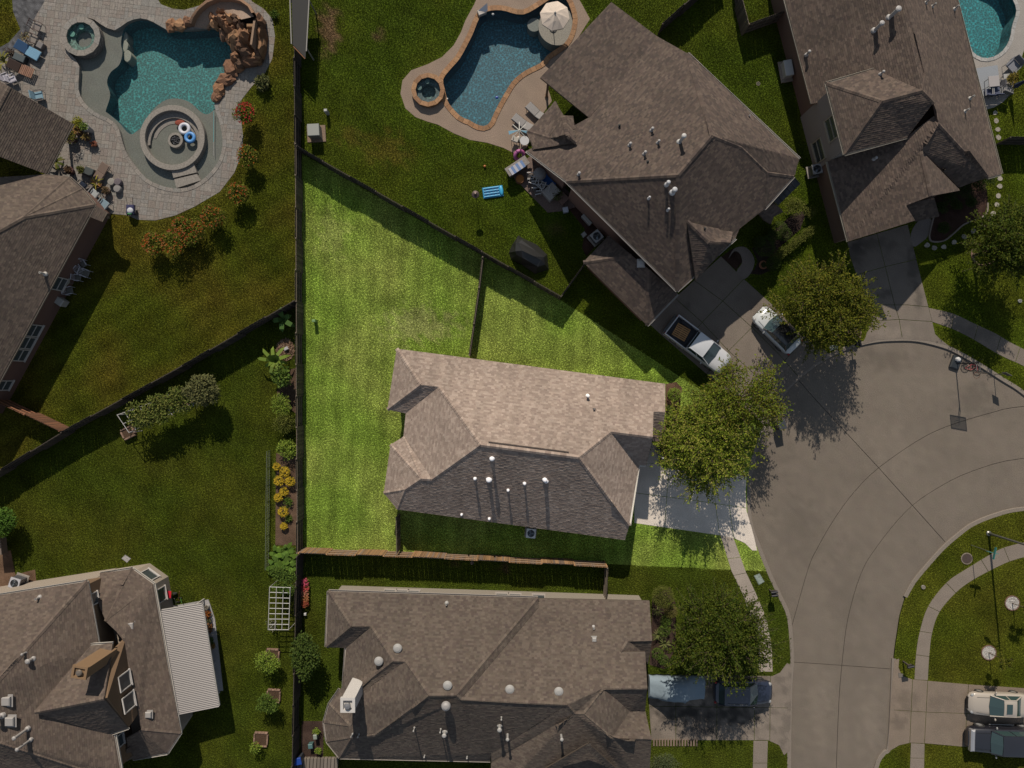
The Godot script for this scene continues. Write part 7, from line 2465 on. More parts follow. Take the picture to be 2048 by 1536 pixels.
func hull_car(o: Node3D, L: float, W: float, col: Color, hood_y: float, belt: float, cowl: float, tail: float, boot_y: float, called := "body") -> void:
	var h := L / 2
	var w := W / 2
	var mb := MB.new()
	mb.col = col
	mb.loft([ring(-h, w * 0.72, 0.42, boot_y - 0.22, boot_y - 0.16), ring(-h + 0.1, w * 0.86, 0.3, boot_y - 0.08, boot_y - 0.01), ring(-h + 0.4, w * 0.97, 0.22, boot_y, boot_y + 0.05), ring(tail, w, 0.2, belt, belt + 0.05), ring(0, w, 0.2, belt, belt + 0.04), ring(cowl, w, 0.2, belt - 0.02, belt + 0.04), ring(cowl + 0.45, w * 0.99, 0.2, hood_y, hood_y + 0.09), ring(h - 0.45, w * 0.95, 0.22, hood_y - 0.08, hood_y + 0.02), ring(h - 0.16, w * 0.84, 0.28, hood_y - 0.2, hood_y - 0.1), ring(h, w * 0.62, 0.38, hood_y - 0.34, hood_y - 0.28)], true)
	part(o, called, mb, M.car_paint, true)
	# shut lines of the bonnet and a dark grille
	var gm := MB.new()
	gm.col = Color(0.02, 0.02, 0.02)
	gm.box(Vector3(h - 0.03, 0.45, 0), Vector3(0.08, 0.2, W * 0.5))
	part(o, "grille", gm, M.plastic, true)
	for s in [-1.0, 1.0]:
		var sm := MB.new()
		sm.col = col * 0.35
		sm.cyl(Vector3(cowl + 0.12, belt + 0.035, s * w * 0.72), Vector3(h - 0.5, hood_y + 0.0, s * w * 0.64), 0.012, 0.012, 4)
		part(o, "bonnet_seam", sm, M.plastic, true)

func build_vehicles() -> void:
	var cg := StandardMaterial3D.new()
	cg.resource_name = "car_glass"
	cg.albedo_color = lin(0.025, 0.045, 0.045)
	cg.roughness = 0.05
	cg.metallic_specular = 0.9
	M["car_glass"] = cg
	# white pickup with a pallet in its bed
	var white := Color(0.42, 0.43, 0.45)
	var L := 5.55
	var W := 1.9
	var o := vehicle("pickup_truck", "white pickup truck with a wooden pallet in its dark bed", "pickup", q(A6, 1545, 1135, 0.8), q(A6, 1162, 845, 0.8), L)
	var h := L / 2
	var w := W / 2
	var mb := MB.new()
	mb.col = white
	mb.loft([ring(-0.72, w, 0.3, 1.12, 1.15), ring(0.0, w, 0.28, 1.12, 1.16), ring(0.95, w, 0.28, 1.1, 1.15), ring(1.4, w, 0.3, 1.06, 1.14), ring(h - 0.5, w * 0.97, 0.32, 1.0, 1.09), ring(h - 0.18, w * 0.88, 0.36, 0.92, 1.0), ring(h, w * 0.74, 0.42, 0.72, 0.78)], true)
	part(o, "body", mb, M.car_paint, true)
	for s in [-1.0, 1.0]:
		mb = MB.new()
		mb.col = white
		mb.slab(Vector3(-0.72 - (h - 0.78) / 2 - 0.03, 0.72, s * (w - 0.045)), Vector3(h - 0.78, 0.84, 0.09), 0.03)
		part(o, "bed_side", mb, M.car_paint, true)
		mb = MB.new()
		mb.col = Color(0.015, 0.015, 0.016)
		mb.box(Vector3(-1.75, 0.75, s * (w - 0.22)), Vector3(0.85, 0.3, 0.26))
		part(o, "wheel_arch", mb, M.rubber, true)
	mb = MB.new()
	mb.col = white
	mb.slab(Vector3(-h + 0.06, 0.72, 0), Vector3(0.09, 0.84, W - 0.02), 0.03)
	part(o, "tailgate", mb, M.car_paint, true)
	mb = MB.new()
	mb.col = Color(0.018, 0.018, 0.02)
	mb.box(Vector3(-1.75, 0.6, 0), Vector3(2.0, 0.06, W - 0.18))
	mb.box(Vector3(-0.76, 0.88, 0), Vector3(0.05, 0.5, W - 0.18))
	part(o, "bed_liner", mb, M.rubber, true)
	mb = MB.new()
	mb.col = Color(0.1, 0.1, 0.1)
	mb.slab(Vector3(-h - 0.06, 0.48, 0), Vector3(0.16, 0.18, W * 0.9), 0.03)
	part(o, "bumper", mb, M.metal, true)
	cabin(o, 1.45, -0.7, 0.85, 0.12, w * 0.9, w * 0.78, 1.13, 1.72, white, white, 2)
	lamps(o, h, -h, w, 0.82)
	mirrors(o, 0.95, w, 1.12, Color(0.3, 0.3, 0.31))
	for e: Array in [[1.75, 1], [1.75, -1], [-1.75, 1], [-1.75, -1]]:
		wheel(o, Vector3(e[0], 0.37, e[1] * (w - 0.12)), 0.37, 0.24, Color(0.3, 0.3, 0.3))
	# the pallet
	var base := o.transform
	var pal := thing("pallet", "orange wood slatted pallet lying in the bed of the white pickup", "pallet", base * Vector3(-1.72, 0.64, 0.0), "", o.rotation.y + 0.14)
	for k in 7:
		var sm := MB.new()
		sm.col = Color(0.36, 0.19, 0.075) * (0.85 + 0.06 * (k % 4))
		sm.box(Vector3(0, 0.13, -0.48 + k * 0.16), Vector3(1.15, 0.02, 0.1))
		part(pal, "slat", sm, M.wood, true)
	for k in 3:
		var sm := MB.new()
		sm.col = Color(0.22, 0.115, 0.05)
		sm.box(Vector3(-0.52 + k * 0.52, 0.07, 0), Vector3(0.09, 0.09, 1.06))
		part(pal, "stringer", sm, M.wood, true)

	# small white car with a black roof
	L = 4.15
	W = 1.78
	o = vehicle("compact_car", "small white car with a black roof parked under the olive tree", "car", qz(Vector2(1300, 600), 0.15625, 1388, 148, 0.7), qz(Vector2(1300, 600), 0.15625, 1815, 575, 0.7), L)
	hull_car(o, L, W, Color(0.4, 0.42, 0.43), 0.86, 0.98, 0.85, -1.3, 0.95)
	cabin(o, 0.92, -1.62, 0.7, 0.45, W * 0.44, W * 0.36, 1.0, 1.45, Color(0.012, 0.012, 0.015), Color(0.02, 0.02, 0.022), 2)
	lamps(o, L / 2, -L / 2, W / 2, 0.68)
	mirrors(o, 0.7, W / 2, 0.98, Color(0.3, 0.31, 0.32))
	for e: Array in [[1.28, 1], [1.28, -1], [-1.22, 1], [-1.22, -1]]:
		wheel(o, Vector3(e[0], 0.32, e[1] * (W / 2 - 0.1)), 0.32, 0.2, Color(0.2, 0.2, 0.2))

	# dark blue suv
	L = 4.65
	W = 1.88
	o = vehicle("suv", "dark navy estate car with roof rails on the stained driveway", "car", q(B3, 1862, 1022, 0.8), q(B3, 1462, 1016, 0.8), L)
	var navy := Color(0.012, 0.016, 0.032)
	hull_car(o, L, W, navy, 0.96, 1.06, 0.85, -1.9, 1.02)
	cabin(o, 0.95, -2.05, 0.75, 0.35, W * 0.45, W * 0.38, 1.08, 1.6, navy, navy, 3, true)
	lamps(o, L / 2, -L / 2, W / 2, 0.78)
	mirrors(o, 0.75, W / 2, 1.06, navy)
	for e: Array in [[1.4, 1], [1.4, -1], [-1.35, 1], [-1.35, -1]]:
		wheel(o, Vector3(e[0], 0.35, e[1] * (W / 2 - 0.1)), 0.35, 0.22, Color(0.12, 0.12, 0.12))

	# cream sedan and black truck on the east drive
	L = 4.75
	W = 1.85
	var f0 := px(1938.5, 1407, 0.7)
	o = vehicle("sedan", "cream sedan with a sunroof parked beside the black truck", "car", f0, f0 + Vector3(4.7, 0, 0.16), L)
	var cream := Color(0.3, 0.265, 0.225)
	hull_car(o, L, W, cream, 0.84, 0.96, 0.75, -1.6, 1.0)
	cabin(o, 0.9, -1.55, 0.85, 0.7, W * 0.44, W * 0.35, 0.97, 1.42, cream, cream, 2)
	mb = MB.new()
	mb.box(Vector3(-0.28, 1.535, 0), Vector3(0.45, 0.02, 0.75))
	part(o, "sunroof", mb, M.car_glass, true)
	lamps(o, L / 2, -L / 2, W / 2, 0.65)
	mirrors(o, 0.55, W / 2, 0.96, cream)
	for e: Array in [[1.4, 1], [1.4, -1], [-1.35, 1], [-1.35, -1]]:
		wheel(o, Vector3(e[0], 0.33, e[1] * (W / 2 - 0.1)), 0.33, 0.21, Color(0.36, 0.35, 0.33))
	L = 5.7
	W = 2.0
	f0 = px(1936, 1478, 0.8)
	o = vehicle("pickup_truck", "black pickup truck with a chrome nose half on the grass", "pickup", f0, f0 + Vector3(5.6, 0, 0.18), L)
	var blk := Color(0.014, 0.015, 0.019)
	hull_car(o, L, W, blk, 1.1, 1.2, 0.95, -1.6, 1.18)
	cabin(o, 1.25, -1.5, 0.55, 0.15, W * 0.45, W * 0.39, 1.2, 1.82, blk, blk, 2)
	mb = MB.new()
	mb.col = Color(0.45, 0.44, 0.45)
	mb.slab(Vector3(L / 2 - 0.22, 0.95, 0), Vector3(0.34, 0.42, W * 0.86), 0.1)
	part(o, "chrome_nose", mb, M.metal, true)
	lamps(o, L / 2 - 0.02, -L / 2, W / 2, 0.95)
	mirrors(o, 0.95, W / 2, 1.2, Color(0.2, 0.2, 0.2))
	for e: Array in [[1.75, 1], [1.75, -1], [-1.7, 1], [-1.7, -1]]:
		wheel(o, Vector3(e[0], 0.4, e[1] * (W / 2 - 0.1)), 0.4, 0.26, Color(0.4, 0.4, 0.4))
		if e[0] > 0 or e[0] < 0:
			var st := MB.new()
			st.col = Color(0.25, 0.25, 0.25)
			st.cyl(Vector3(-1.0, 0.42, e[1] * (W / 2 + 0.06)), Vector3(1.0, 0.42, e[1] * (W / 2 + 0.06)), 0.05, 0.05, 6)
			if e[0] > 0:
				part(o, "running_board", st, M.metal, true)

	# car under a cover
	o = vehicle("covered_car", "car under a pale blue grey fabric cover beside the garage", "car", q(B3, 1400, 1000, 0.8), q(B3, 1022, 992, 0.8), 4.4)
	mb = MB.new()
	mb.col = Color(0.17, 0.215, 0.255)
	var rg := RandomNumberGenerator.new()
	rg.seed = 8
	var rings: Array = []
	for k in 15:
		var f := k / 14.0
		var x := lerpf(-2.2, 2.2, f)
		var top := 0.78 + 0.66 * smoothstep(0.04, 0.34, f) * (1.0 - smoothstep(0.6, 0.84, f)) + 0.14 * smoothstep(0.0, 0.1, f) * (1.0 - smoothstep(0.93, 1.0, f))
		var ww := 0.92 * (0.94 + 0.06 * sin(PI * f))
		var rr: Array = []
		for e: Array in [[-1.0, 0.12], [-0.99, 0.45], [-0.95, 0.75], [-0.68, 0.98], [-0.3, 1.0], [0.0, 1.01], [0.3, 1.0], [0.68, 0.98], [0.95, 0.75], [0.99, 0.45], [1.0, 0.12]]:
			var wob := 0.022 * sin(k * 2.3 + e[0] * 7.0) + 0.01 * rg.randfn()
			rr.append(Vector3(x + 0.012 * rg.randfn(), maxf(0.05, e[1] * top + wob), e[0] * ww + wob))
		rings.append(rr)
	mb.loft(rings, true)
	part(o, "cover", mb, M.cloth, true)
	for s in [-1.0, 1.0]:
		mb = MB.new()
		mb.col = Color(0.15, 0.19, 0.23)
		mb.blob(Vector3(0.55, 0.98, s * 0.93), Vector3(0.13, 0.11, 0.12), 8, 6)
		part(o, "mirror_bulge", mb, M.cloth, true)
	for e: Array in [[1.35, 1], [1.35, -1], [-1.35, 1], [-1.35, -1]]:
		wheel(o, Vector3(e[0], 0.32, e[1] * 0.74), 0.32, 0.2, Color(0.2, 0.2, 0.2))


# ---------------------------------------------------------------- things in the yards and the street
func facing(a: Vector3, b: Vector3) -> float:      # turn that points local +x from a to b
	var d := b - a
	return atan2(-d.z, d.x)

func bar(mb: MB, a: Vector3, b: Vector3, r := 0.018) -> void:
	mb.cyl(a, b, r, r, 5)

# lounger: local +x is the foot end
func lounger(label: String, at: Vector3, turn: float, L: float, W: float, head: Color, foot: Color, back: float, group: String, slats := false, frame := Color(0.05, 0.04, 0.035)) -> void:
	var o := thing("sun_lounger", label, "lounger", at, group, turn)
	var h := 0.34
	for s in [-1.0, 1.0]:
		var fm := MB.new()
		fm.col = frame
		bar(fm, Vector3(-L / 2, h, s * W / 2), Vector3(L / 2, h, s * W / 2), 0.025)
		part(o, "side_rail", fm, M.plain, true)
		for x in [-L * 0.36, L * 0.4]:
			var lm := MB.new()
			lm.col = frame
			bar(lm, Vector3(x, 0.0, s * W / 2), Vector3(x, h, s * W / 2), 0.022)
			part(o, "leg", lm, M.plain, true)
	var hinge := -L * 0.06
	if slats:
		for k in 8:
			var sm := MB.new()
			sm.col = foot * (0.85 + 0.1 * (k % 3))
			sm.box(Vector3(lerpf(hinge + 0.06, L / 2 - 0.06, k / 7.0), h + 0.02, 0), Vector3(0.11, 0.025, W))
			part(o, "slat", sm, M.wood, true)
	else:
		var sm := MB.new()
		sm.col = foot
		sm.slab(Vector3((hinge + L / 2) / 2, h + 0.04, 0), Vector3(L / 2 - hinge, 0.08, W * 0.94), 0.03)
		part(o, "seat_pad", sm, M.cloth, true)
	var bm := MB.new()
	bm.col = head
	var bl := L / 2 + hinge
	var up := Vector3(-cos(back), sin(back), 0)
	var mid := Vector3(hinge, h + 0.04, 0) + up * bl / 2
	bm.slab(mid, Vector3(bl, 0.07, W * 0.94), 0.03, Basis(-up, Vector3(sin(back), cos(back), 0), Vector3(0, 0, 1)))
	part(o, "backrest", bm, M.cloth, true)

# armchair: local +x is the front
func chair(called: String, label: String, at: Vector3, turn: float, W: float, seat: Color, frame: Color, group: String, bars := 0) -> void:
	var o := thing(called, label, "chair", at, group, turn)
	var h := 0.42
	var sm := MB.new()
	sm.col = seat
	sm.slab(Vector3(0, h, 0), Vector3(W * 0.86, 0.08, W * 0.86), 0.03)
	part(o, "seat", sm, M.cloth, true)
	var bm := MB.new()
	bm.col = seat if bars == 0 else frame
	if bars == 0:
		bm.slab(Vector3(-W * 0.47, h + 0.32, 0), Vector3(0.08, 0.5, W * 0.86), 0.03, Basis(Vector3.BACK, 0.2))
	else:
		for k in bars:
			bar(bm, Vector3(-W * 0.42, h, lerpf(-W * 0.4, W * 0.4, k / float(bars - 1))), Vector3(-W * 0.58, h + 0.52, lerpf(-W * 0.4, W * 0.4, k / float(bars - 1))), 0.02)
		bar(bm, Vector3(-W * 0.58, h + 0.52, -W * 0.44), Vector3(-W * 0.58, h + 0.52, W * 0.44), 0.03)
	part(o, "backrest", bm, M.cloth if bars == 0 else M.paint, true)
	for s in [-1.0, 1.0]:
		var am := MB.new()
		am.col = frame
		am.box(Vector3(0.0, h + 0.22, s * W * 0.47), Vector3(W * 0.9, 0.035, 0.06))
		bar(am, Vector3(W * 0.42, 0, s * W * 0.47), Vector3(W * 0.42, h + 0.21, s * W * 0.47), 0.02)
		bar(am, Vector3(-W * 0.45, 0, s * W * 0.45), Vector3(-W * 0.45, h + 0.21, s * W * 0.47), 0.02)
		part(o, "arm_frame", am, M.paint, true)

func table(label: String, at: Vector3, turn: float, w: float, d: float, h: float, col: Color, round := false, group := "") -> void:
	var o := thing("table", label, "table", at, group, turn)
	var tm := MB.new()
	tm.col = col
	if round:
		tm.lathe(Vector3(0, h - 0.05, 0), [[0.0, 0.0], [w / 2 - 0.02, 0.0], [w / 2, 0.02], [w / 2, 0.035], [w / 2 - 0.02, 0.05], [0.0, 0.05]], 22)
	else:
		tm.slab(Vector3(0, h - 0.025, 0), Vector3(w, 0.05, d), 0.015)
	part(o, "table_top", tm, M.plain, true)
	for e: Array in [[1, 1], [1, -1], [-1, 1], [-1, -1]]:
		var lm := MB.new()
		lm.col = col * 0.6
		bar(lm, Vector3(e[0] * w * 0.34, 0, e[1] * d * 0.34), Vector3(e[0] * w * 0.34, h - 0.05, e[1] * d * 0.34), 0.025)
		part(o, "leg", lm, M.plain, true)

func crate(called: String, label: String, cat: String, at: Vector3, turn: float, size: Vector3, col: Color, lid: Color, m: Material = null) -> Node3D:
	var o := thing(called, label, cat, at, "", turn)
	var bm := MB.new()
	bm.col = col
	bm.slab(Vector3(0, size.y * 0.43, 0), Vector3(size.x * 0.95, size.y * 0.86, size.z * 0.95), 0.02)
	part(o, "body", bm, m if m else M.plastic, true)
	var lm := MB.new()
	lm.col = lid
	lm.slab(Vector3(0, size.y * 0.92, 0), Vector3(size.x, size.y * 0.16, size.z), 0.03)
	part(o, "lid", lm, m if m else M.plastic, true)
	return o

func condenser(label: String, at: Vector3, turn: float, s: float, col: Color) -> void:
	var o := thing("air_conditioner", label, "air conditioner", at, "condensers beside the houses", turn)
	var pm := MB.new()
	pm.col = Color(0.2, 0.18, 0.16)
	pm.slab(Vector3(0, 0.04, 0), Vector3(s * 1.3, 0.08, s * 1.3), 0.02)
	part(o, "pad", pm, M.concrete, true)
	var bm := MB.new()
	bm.col = col * 0.55
	for k in 9:
		bm.box(Vector3(0, 0.13 + k * 0.085, 0), Vector3(s * 0.96, 0.05, s * 0.96))
	bm.box(Vector3(0, 0.46, 0), Vector3(s * 0.9, 0.76, s * 0.9))
	part(o, "coil_guard", bm, M.metal, true)
	var tm := MB.new()
	tm.col = col
	var hole := circle(Vector2.ZERO, s * 0.4, 24)
	sheet(tm, PackedVector2Array([Vector2(-s / 2, -s / 2), Vector2(s / 2, -s / 2), Vector2(s / 2, s / 2), Vector2(-s / 2, s / 2)]), 0.9, 0.3, func(_w: Vector2) -> Color: return col, [hole])
	for e: Array in [[Vector3(s / 2, 0.86, 0), Vector3(0.02, 0.08, s)], [Vector3(-s / 2, 0.86, 0), Vector3(0.02, 0.08, s)], [Vector3(0, 0.86, s / 2), Vector3(s, 0.08, 0.02)], [Vector3(0, 0.86, -s / 2), Vector3(s, 0.08, 0.02)]]:
		tm.box(e[0], e[1])
	part(o, "top_panel", tm, M.paint, true)
	var fm := MB.new()
	fm.col = Color(0.03, 0.035, 0.04)
	fm.lathe(Vector3(0, 0.845, 0), [[s * 0.38, 0.0], [0.0, 0.004]], 20)
	fm.col = Color(0.12, 0.14, 0.16)
	for k in 3:
		var b := Basis(Vector3.UP, TAU * k / 3) * Basis(Vector3.RIGHT, 0.35)
		fm.box(b * Vector3(s * 0.2, 0, 0) + Vector3(0, 0.868, 0), Vector3(s * 0.34, 0.012, s * 0.2), b)
	part(o, "fan", fm, M.metal, true)
	var gm := MB.new()
	gm.col = Color(0.2, 0.2, 0.2)
	for k in 5:
		for j in 20:
			var a := TAU * j / 20
			var c := TAU * (j + 1) / 20
			var r := s * (0.07 + 0.075 * k)
			gm.cyl(Vector3(cos(a) * r, 0.905, sin(a) * r), Vector3(cos(c) * r, 0.905, sin(c) * r), 0.006, 0.006, 3, false)
	part(o, "fan_grille", gm, M.metal, true)

func mailboxes(label: String, at: Vector3, turn: float, n: int) -> void:
	var o := thing("mailbox", label, "mailbox", at, "mailboxes at the kerb", turn)
	var pm := MB.new()
	pm.col = Color(0.05, 0.04, 0.035)
	pm.box(Vector3(0, 0.5, 0), Vector3(0.1, 1.0, 0.1))
	pm.box(Vector3(0, 1.0, 0), Vector3(0.3, 0.06, 0.22 * n + 0.1))
	part(o, "post", pm, M.wood, true)
	for k in n:
		var bm := MB.new()
		bm.col = Color(0.018, 0.018, 0.02)
		var z := (k - (n - 1) / 2.0) * 0.26
		var rings: Array = []
		for x: float in [-0.26, 0.26]:
			var r: Array = []
			for g in 9:
				var a := PI * g / 8
				r.append(Vector3(x, 1.16 + sin(a) * 0.1, z - cos(a) * 0.09))
			r.append(Vector3(x, 1.03, z + 0.09))
			r.append(Vector3(x, 1.03, z - 0.09))
			rings.append(r)
		bm.loft(rings, true, false)
		part(o, "box", bm, M.dark_metal, true)

func bicycle(label: String, at: Vector3, turn: float, col: Color) -> void:
	var o := thing("bicycle", label, "bicycle", at, "", turn)
	# lying on its side: the frame plane is the ground
	for x: float in [-0.5, 0.52]:
		var wm := MB.new()
		wm.col = Color(0.02, 0.02, 0.02)
		for k in 18:
			var a := TAU * k / 18
			var b := TAU * (k + 1) / 18
			wm.cyl(Vector3(x + cos(a) * 0.32, 0.05, sin(a) * 0.32), Vector3(x + cos(b) * 0.32, 0.05, sin(b) * 0.32), 0.02, 0.02, 4, false)
		for k in 6:
			var a := PI * k / 6
			bar(wm, Vector3(x + cos(a) * 0.3, 0.05, sin(a) * 0.3), Vector3(x - cos(a) * 0.3, 0.05, -sin(a) * 0.3), 0.003)
		part(o, "wheel", wm, M.rubber, true)
	var fm := MB.new()
	fm.col = col
	for e: Array in [[-0.5, 0.0, -0.02, 0.05], [-0.02, 0.05, 0.38, -0.38], [-0.15, -0.4, -0.02, 0.05], [-0.15, -0.4, 0.38, -0.42], [-0.5, 0.0, -0.15, -0.36], [0.52, 0.0, 0.36, -0.5]]:
		bar(fm, Vector3(e[0], 0.08, e[1]), Vector3(e[2], 0.08, e[3]), 0.018)
	part(o, "frame", fm, M.car_paint, true)
	var sm := MB.new()
	sm.col = Color(0.02, 0.02, 0.02)
	sm.blob(Vector3(-0.2, 0.09, -0.52), Vector3(0.13, 0.05, 0.05), 8, 5)
	part(o, "saddle", sm, M.rubber, true)
	var hm := MB.new()
	hm.col = Color(0.1, 0.1, 0.1)
	bar(hm, Vector3(0.34, 0.05, -0.55), Vector3(0.42, 0.5, -0.58), 0.014)
	part(o, "handlebar", hm, M.metal, true)

func pedestal(called: String, label: String, at: Vector3, size: Vector3, col: Color) -> void:
	crate(called, label, "utility box", at, 0.05, size, col, col * 1.1)

func disc(called: String, label: String, cat: String, at: Vector3, r: float, h: float, rim: Color, mid: Color) -> void:
	var o := thing(called, label, cat, at)
	var a := MB.new()
	a.col = rim
	a.lathe(at, [[r, 0.0], [r, h], [r * 0.86, h + 0.005], [r * 0.86, h - 0.01]], 24)
	part(o, "rim", a, M.concrete)
	var b := MB.new()
	b.col = mid
	b.lathe(at, [[r * 0.86, 0.0], [r * 0.85, h - 0.004], [0.0, h - 0.004]], 24)
	part(o, "cover", b, M.plain)

func lid(label: String, p: PackedVector2Array, col: Color) -> void:
	var c := Vector2.ZERO
	for w in p:
		c += w / p.size()
	var o := thing("meter_lid", label, "lid", Vector3(c.x, 0, c.y))
	var mb := MB.new()
	mb.col = col * 0.7
	mb.prism(grown(p, 0.04), 0.0, 0.028)
	part(o, "frame", mb, M.concrete)
	mb = MB.new()
	mb.col = col
	mb.prism(p, 0.0, 0.034)
	part(o, "plate", mb, M.plain)

func build_yard_things() -> void:
	# ---- condensers and utility boxes
	condenser("air conditioner on the shaded strip below the tan roofed house", q(A8, 1097, 1305, 0.5), -0.1, 0.72, Color(0.5, 0.5, 0.48))
	condenser("air conditioner on bare soil beside the pale walled two storey house", q(B1, 150, 255, 0.4), -0.3, 0.8, Color(0.34, 0.34, 0.37))
	condenser("air conditioner in the dark corner between garage and brick wall", q(A6, 652, 262, 0.4), 0.7, 0.78, Color(0.26, 0.26, 0.26))
	condenser("air conditioner beside the brick house and the dark awning", q(A4, 605, 1175, 0.4), 0.2, 0.75, Color(0.26, 0.26, 0.26))
	var gen := crate("generator", "white standby generator on a slab beside the brick house", "generator", q(A4, 418, 490, 0.3), 1.75, Vector3(1.25, 0.8, 0.66), Color(0.34, 0.33, 0.31), Color(0.4, 0.4, 0.39))
	var gm := MB.new()
	gm.col = Color(0.2, 0.17, 0.14)
	gm.slab(Vector3(0, 0.02, 0), Vector3(1.7, 0.1, 0.95), 0.02)
	part(gen, "pad", gm, M.concrete, true)
	pedestal("utility_pedestal", "small green utility pedestal on the bright mown lawn", px(632, 643), Vector3(0.28, 0.75, 0.22), Color(0.12, 0.2, 0.08))
	pedestal("utility_pedestal", "small pale utility pedestal near the lawn with bare patches", px(656, 228), Vector3(0.26, 0.85, 0.22), Color(0.26, 0.26, 0.25))
	var tf := crate("transformer", "green grey transformer cabinet on a pad by the dark fence", "utility box", px(633, 268), 0.05, Vector3(0.95, 1.0, 0.95), Color(0.17, 0.18, 0.165), Color(0.2, 0.21, 0.195))
	gm = MB.new()
	gm.col = Color(0.16, 0.11, 0.08)
	gm.slab(Vector3(0, 0.03, 0), Vector3(1.5, 0.08, 1.35), 0.02)
	part(tf, "pad", gm, M.concrete, true)
	lid("green meter lid in the grass strip by the sidewalk corner", poly(B4, [208, 225, 240, 210, 272, 262, 238, 282]), Color(0.2, 0.24, 0.22))
	lid("green meter lid in the grass under the olive tree", poly(A7, [718, 1000, 770, 988, 780, 1008, 728, 1026]), Color(0.16, 0.18, 0.16))
	lid("grey utility lid in the apron of the east driveway", poly(B4, [1192, 890, 1218, 895, 1222, 915, 1194, 916]), Color(0.11, 0.1, 0.09))
	lid("pale square lid lying on the lawn above the pale walled house", poly(B1, [835, 105, 855, 84, 890, 106, 868, 130]), Color(0.28, 0.27, 0.27))
	disc("manhole", "round dark manhole cover in the grass by the street sign", "manhole", q(B6, 1656, 1082, 0), 0.47, 0.05, Color(0.17, 0.14, 0.11), Color(0.045, 0.03, 0.027))
	disc("sprinkler_head", "small pale sprinkler collar in the grass strip by the curved kerb", "sprinkler", q(B4, 1358, 300, 0), 0.16, 0.1, Color(0.22, 0.2, 0.18), Color(0.14, 0.12, 0.1))
	disc("sprinkler_head", "small white sprinkler collar on the lawn beside the dark green tree", "sprinkler", q(A7, 2016, 690, 0), 0.14, 0.12, Color(0.32, 0.32, 0.3), Color(0.1, 0.1, 0.1))
	disc("sprinkler_head", "sunken sprinkler collar on the lawn by the standby generator", "sprinkler", q(A4, 233, 572, 0), 0.16, 0.04, Color(0.2, 0.17, 0.12), Color(0.03, 0.03, 0.02))
	# brick wellhead
	var wl := thing("brick_wellhead", "square brick wellhead with round lid under the olive tree", "wellhead", q(A7, 862, 905, 0))
	brick_box(wl, q(A7, 862, 905, 0), 1.0, 0.9, 0.7, 0.1)
	gm = MB.new()
	gm.col = Color(0.07, 0.045, 0.035)
	gm.lathe(q(A7, 862, 905, 0) + Vector3.UP * 0.5, [[0.36, 0.0], [0.36, 0.12], [0.3, 0.15], [0.0, 0.16]], 22)
	part(wl, "lid", gm, M.plain)
	# ---- kerbside
	mailboxes("pair of black mailboxes at the kerb beside the brick wellhead", q(A7, 872, 985, 0), 1.75, 2)
	mailboxes("pair of black mailboxes at the kerb by the broad dark tree", q(B4, 310, 320, 0), 0.15, 2)
	mailboxes("single black mailbox by the east driveway", q(B4, 1222, 808, 0), 0.2, 1)
	var bin := crate("trash_bin", "dark wheeled trash bin at the kerb under the spiky tree", "bin", q(B5, 1215, 440, 0.1) + Vector3(0, -0.1, 0), 0.3, Vector3(0.62, 1.05, 0.7), Color(0.025, 0.027, 0.032), Color(0.035, 0.038, 0.045))
	for s in [-1.0, 1.0]:
		gm = MB.new()
		gm.col = Color(0.012, 0.012, 0.012)
		gm.cyl(Vector3(-0.24, 0.13, s * 0.28), Vector3(-0.24, 0.13, s * 0.34), 0.13, 0.13, 12)
		part(bin, "wheel", gm, M.rubber, true)
	# street lamp
	var lb := q(B6, 1806, 910, 0)
	var lamp := thing("street_lamp", "tall grey street lamp on the corner lawn", "street lamp", lb)
	gm = MB.new()
	gm.col = Color(0.17, 0.17, 0.16)
	gm.cyl(lb, lb + Vector3.UP * 7.3, 0.1, 0.06, 12)
	gm.lathe(lb, [[0.2, 0.0], [0.2, 0.06], [0.12, 0.12], [0.11, 0.4]], 14)
	part(lamp, "pole", gm, M.metal)
	gm = MB.new()
	gm.col = Color(0.17, 0.17, 0.16)
	gm.tube([lb + Vector3.UP * 7.0, lb + Vector3(-0.4, 7.35, -0.35), lb + Vector3(-0.8, 7.45, -0.8)], 0.04, 0.035, 6)
	part(lamp, "arm", gm, M.metal)
	gm = MB.new()
	gm.col = Color(0.14, 0.14, 0.14)
	gm.xf = Transform3D(Basis(Vector3.UP, 0.75), lb + Vector3(-1.02, 7.42, -1.02))
	gm.blob(Vector3.ZERO, Vector3(0.16, 0.08, 0.38), 10, 6)
	part(lamp, "lamp_head", gm, M.metal)
	# street name sign
	var sb := q(B6, 1686, 990, 0)
	var sign := thing("street_sign", "thin post with a green name blade by the curved sidewalk", "sign", sb)
	gm = MB.new()
	gm.col = Color(0.22, 0.22, 0.21)
	gm.cyl(sb, sb + Vector3.UP * 2.75, 0.028, 0.028, 8)
	part(sign, "post", gm, M.metal)
	gm = MB.new()
	gm.col = Color(0.03, 0.14, 0.13)
	gm.box(sb + Vector3(0.0, 2.84, 0), Vector3(0.04, 0.2, 0.95), Basis(Vector3.UP, -0.2))
	part(sign, "name_blade", gm, M.paint)
	gm = MB.new()
	gm.col = Color(0.03, 0.14, 0.13)
	gm.box(sb + Vector3(0.0, 2.62, 0), Vector3(0.03, 0.2, 0.9), Basis(Vector3.UP, 1.35))
	part(sign, "name_blade", gm, M.paint)
	# basketball hoop leaning over the kerb
	var hb := q(A7, 1582, 1110, 0) + Vector3(0, -0.12, 0)
	var hoop := thing("basketball_hoop", "portable basketball hoop with dark base standing at the kerb", "basketball hoop", hb)
	gm = MB.new()
	gm.col = Color(0.018, 0.02, 0.026)
	gm.slab(hb + Vector3(0, 0.13, 0), Vector3(0.75, 0.26, 1.05), 0.08, Basis(Vector3.UP, -0.35))
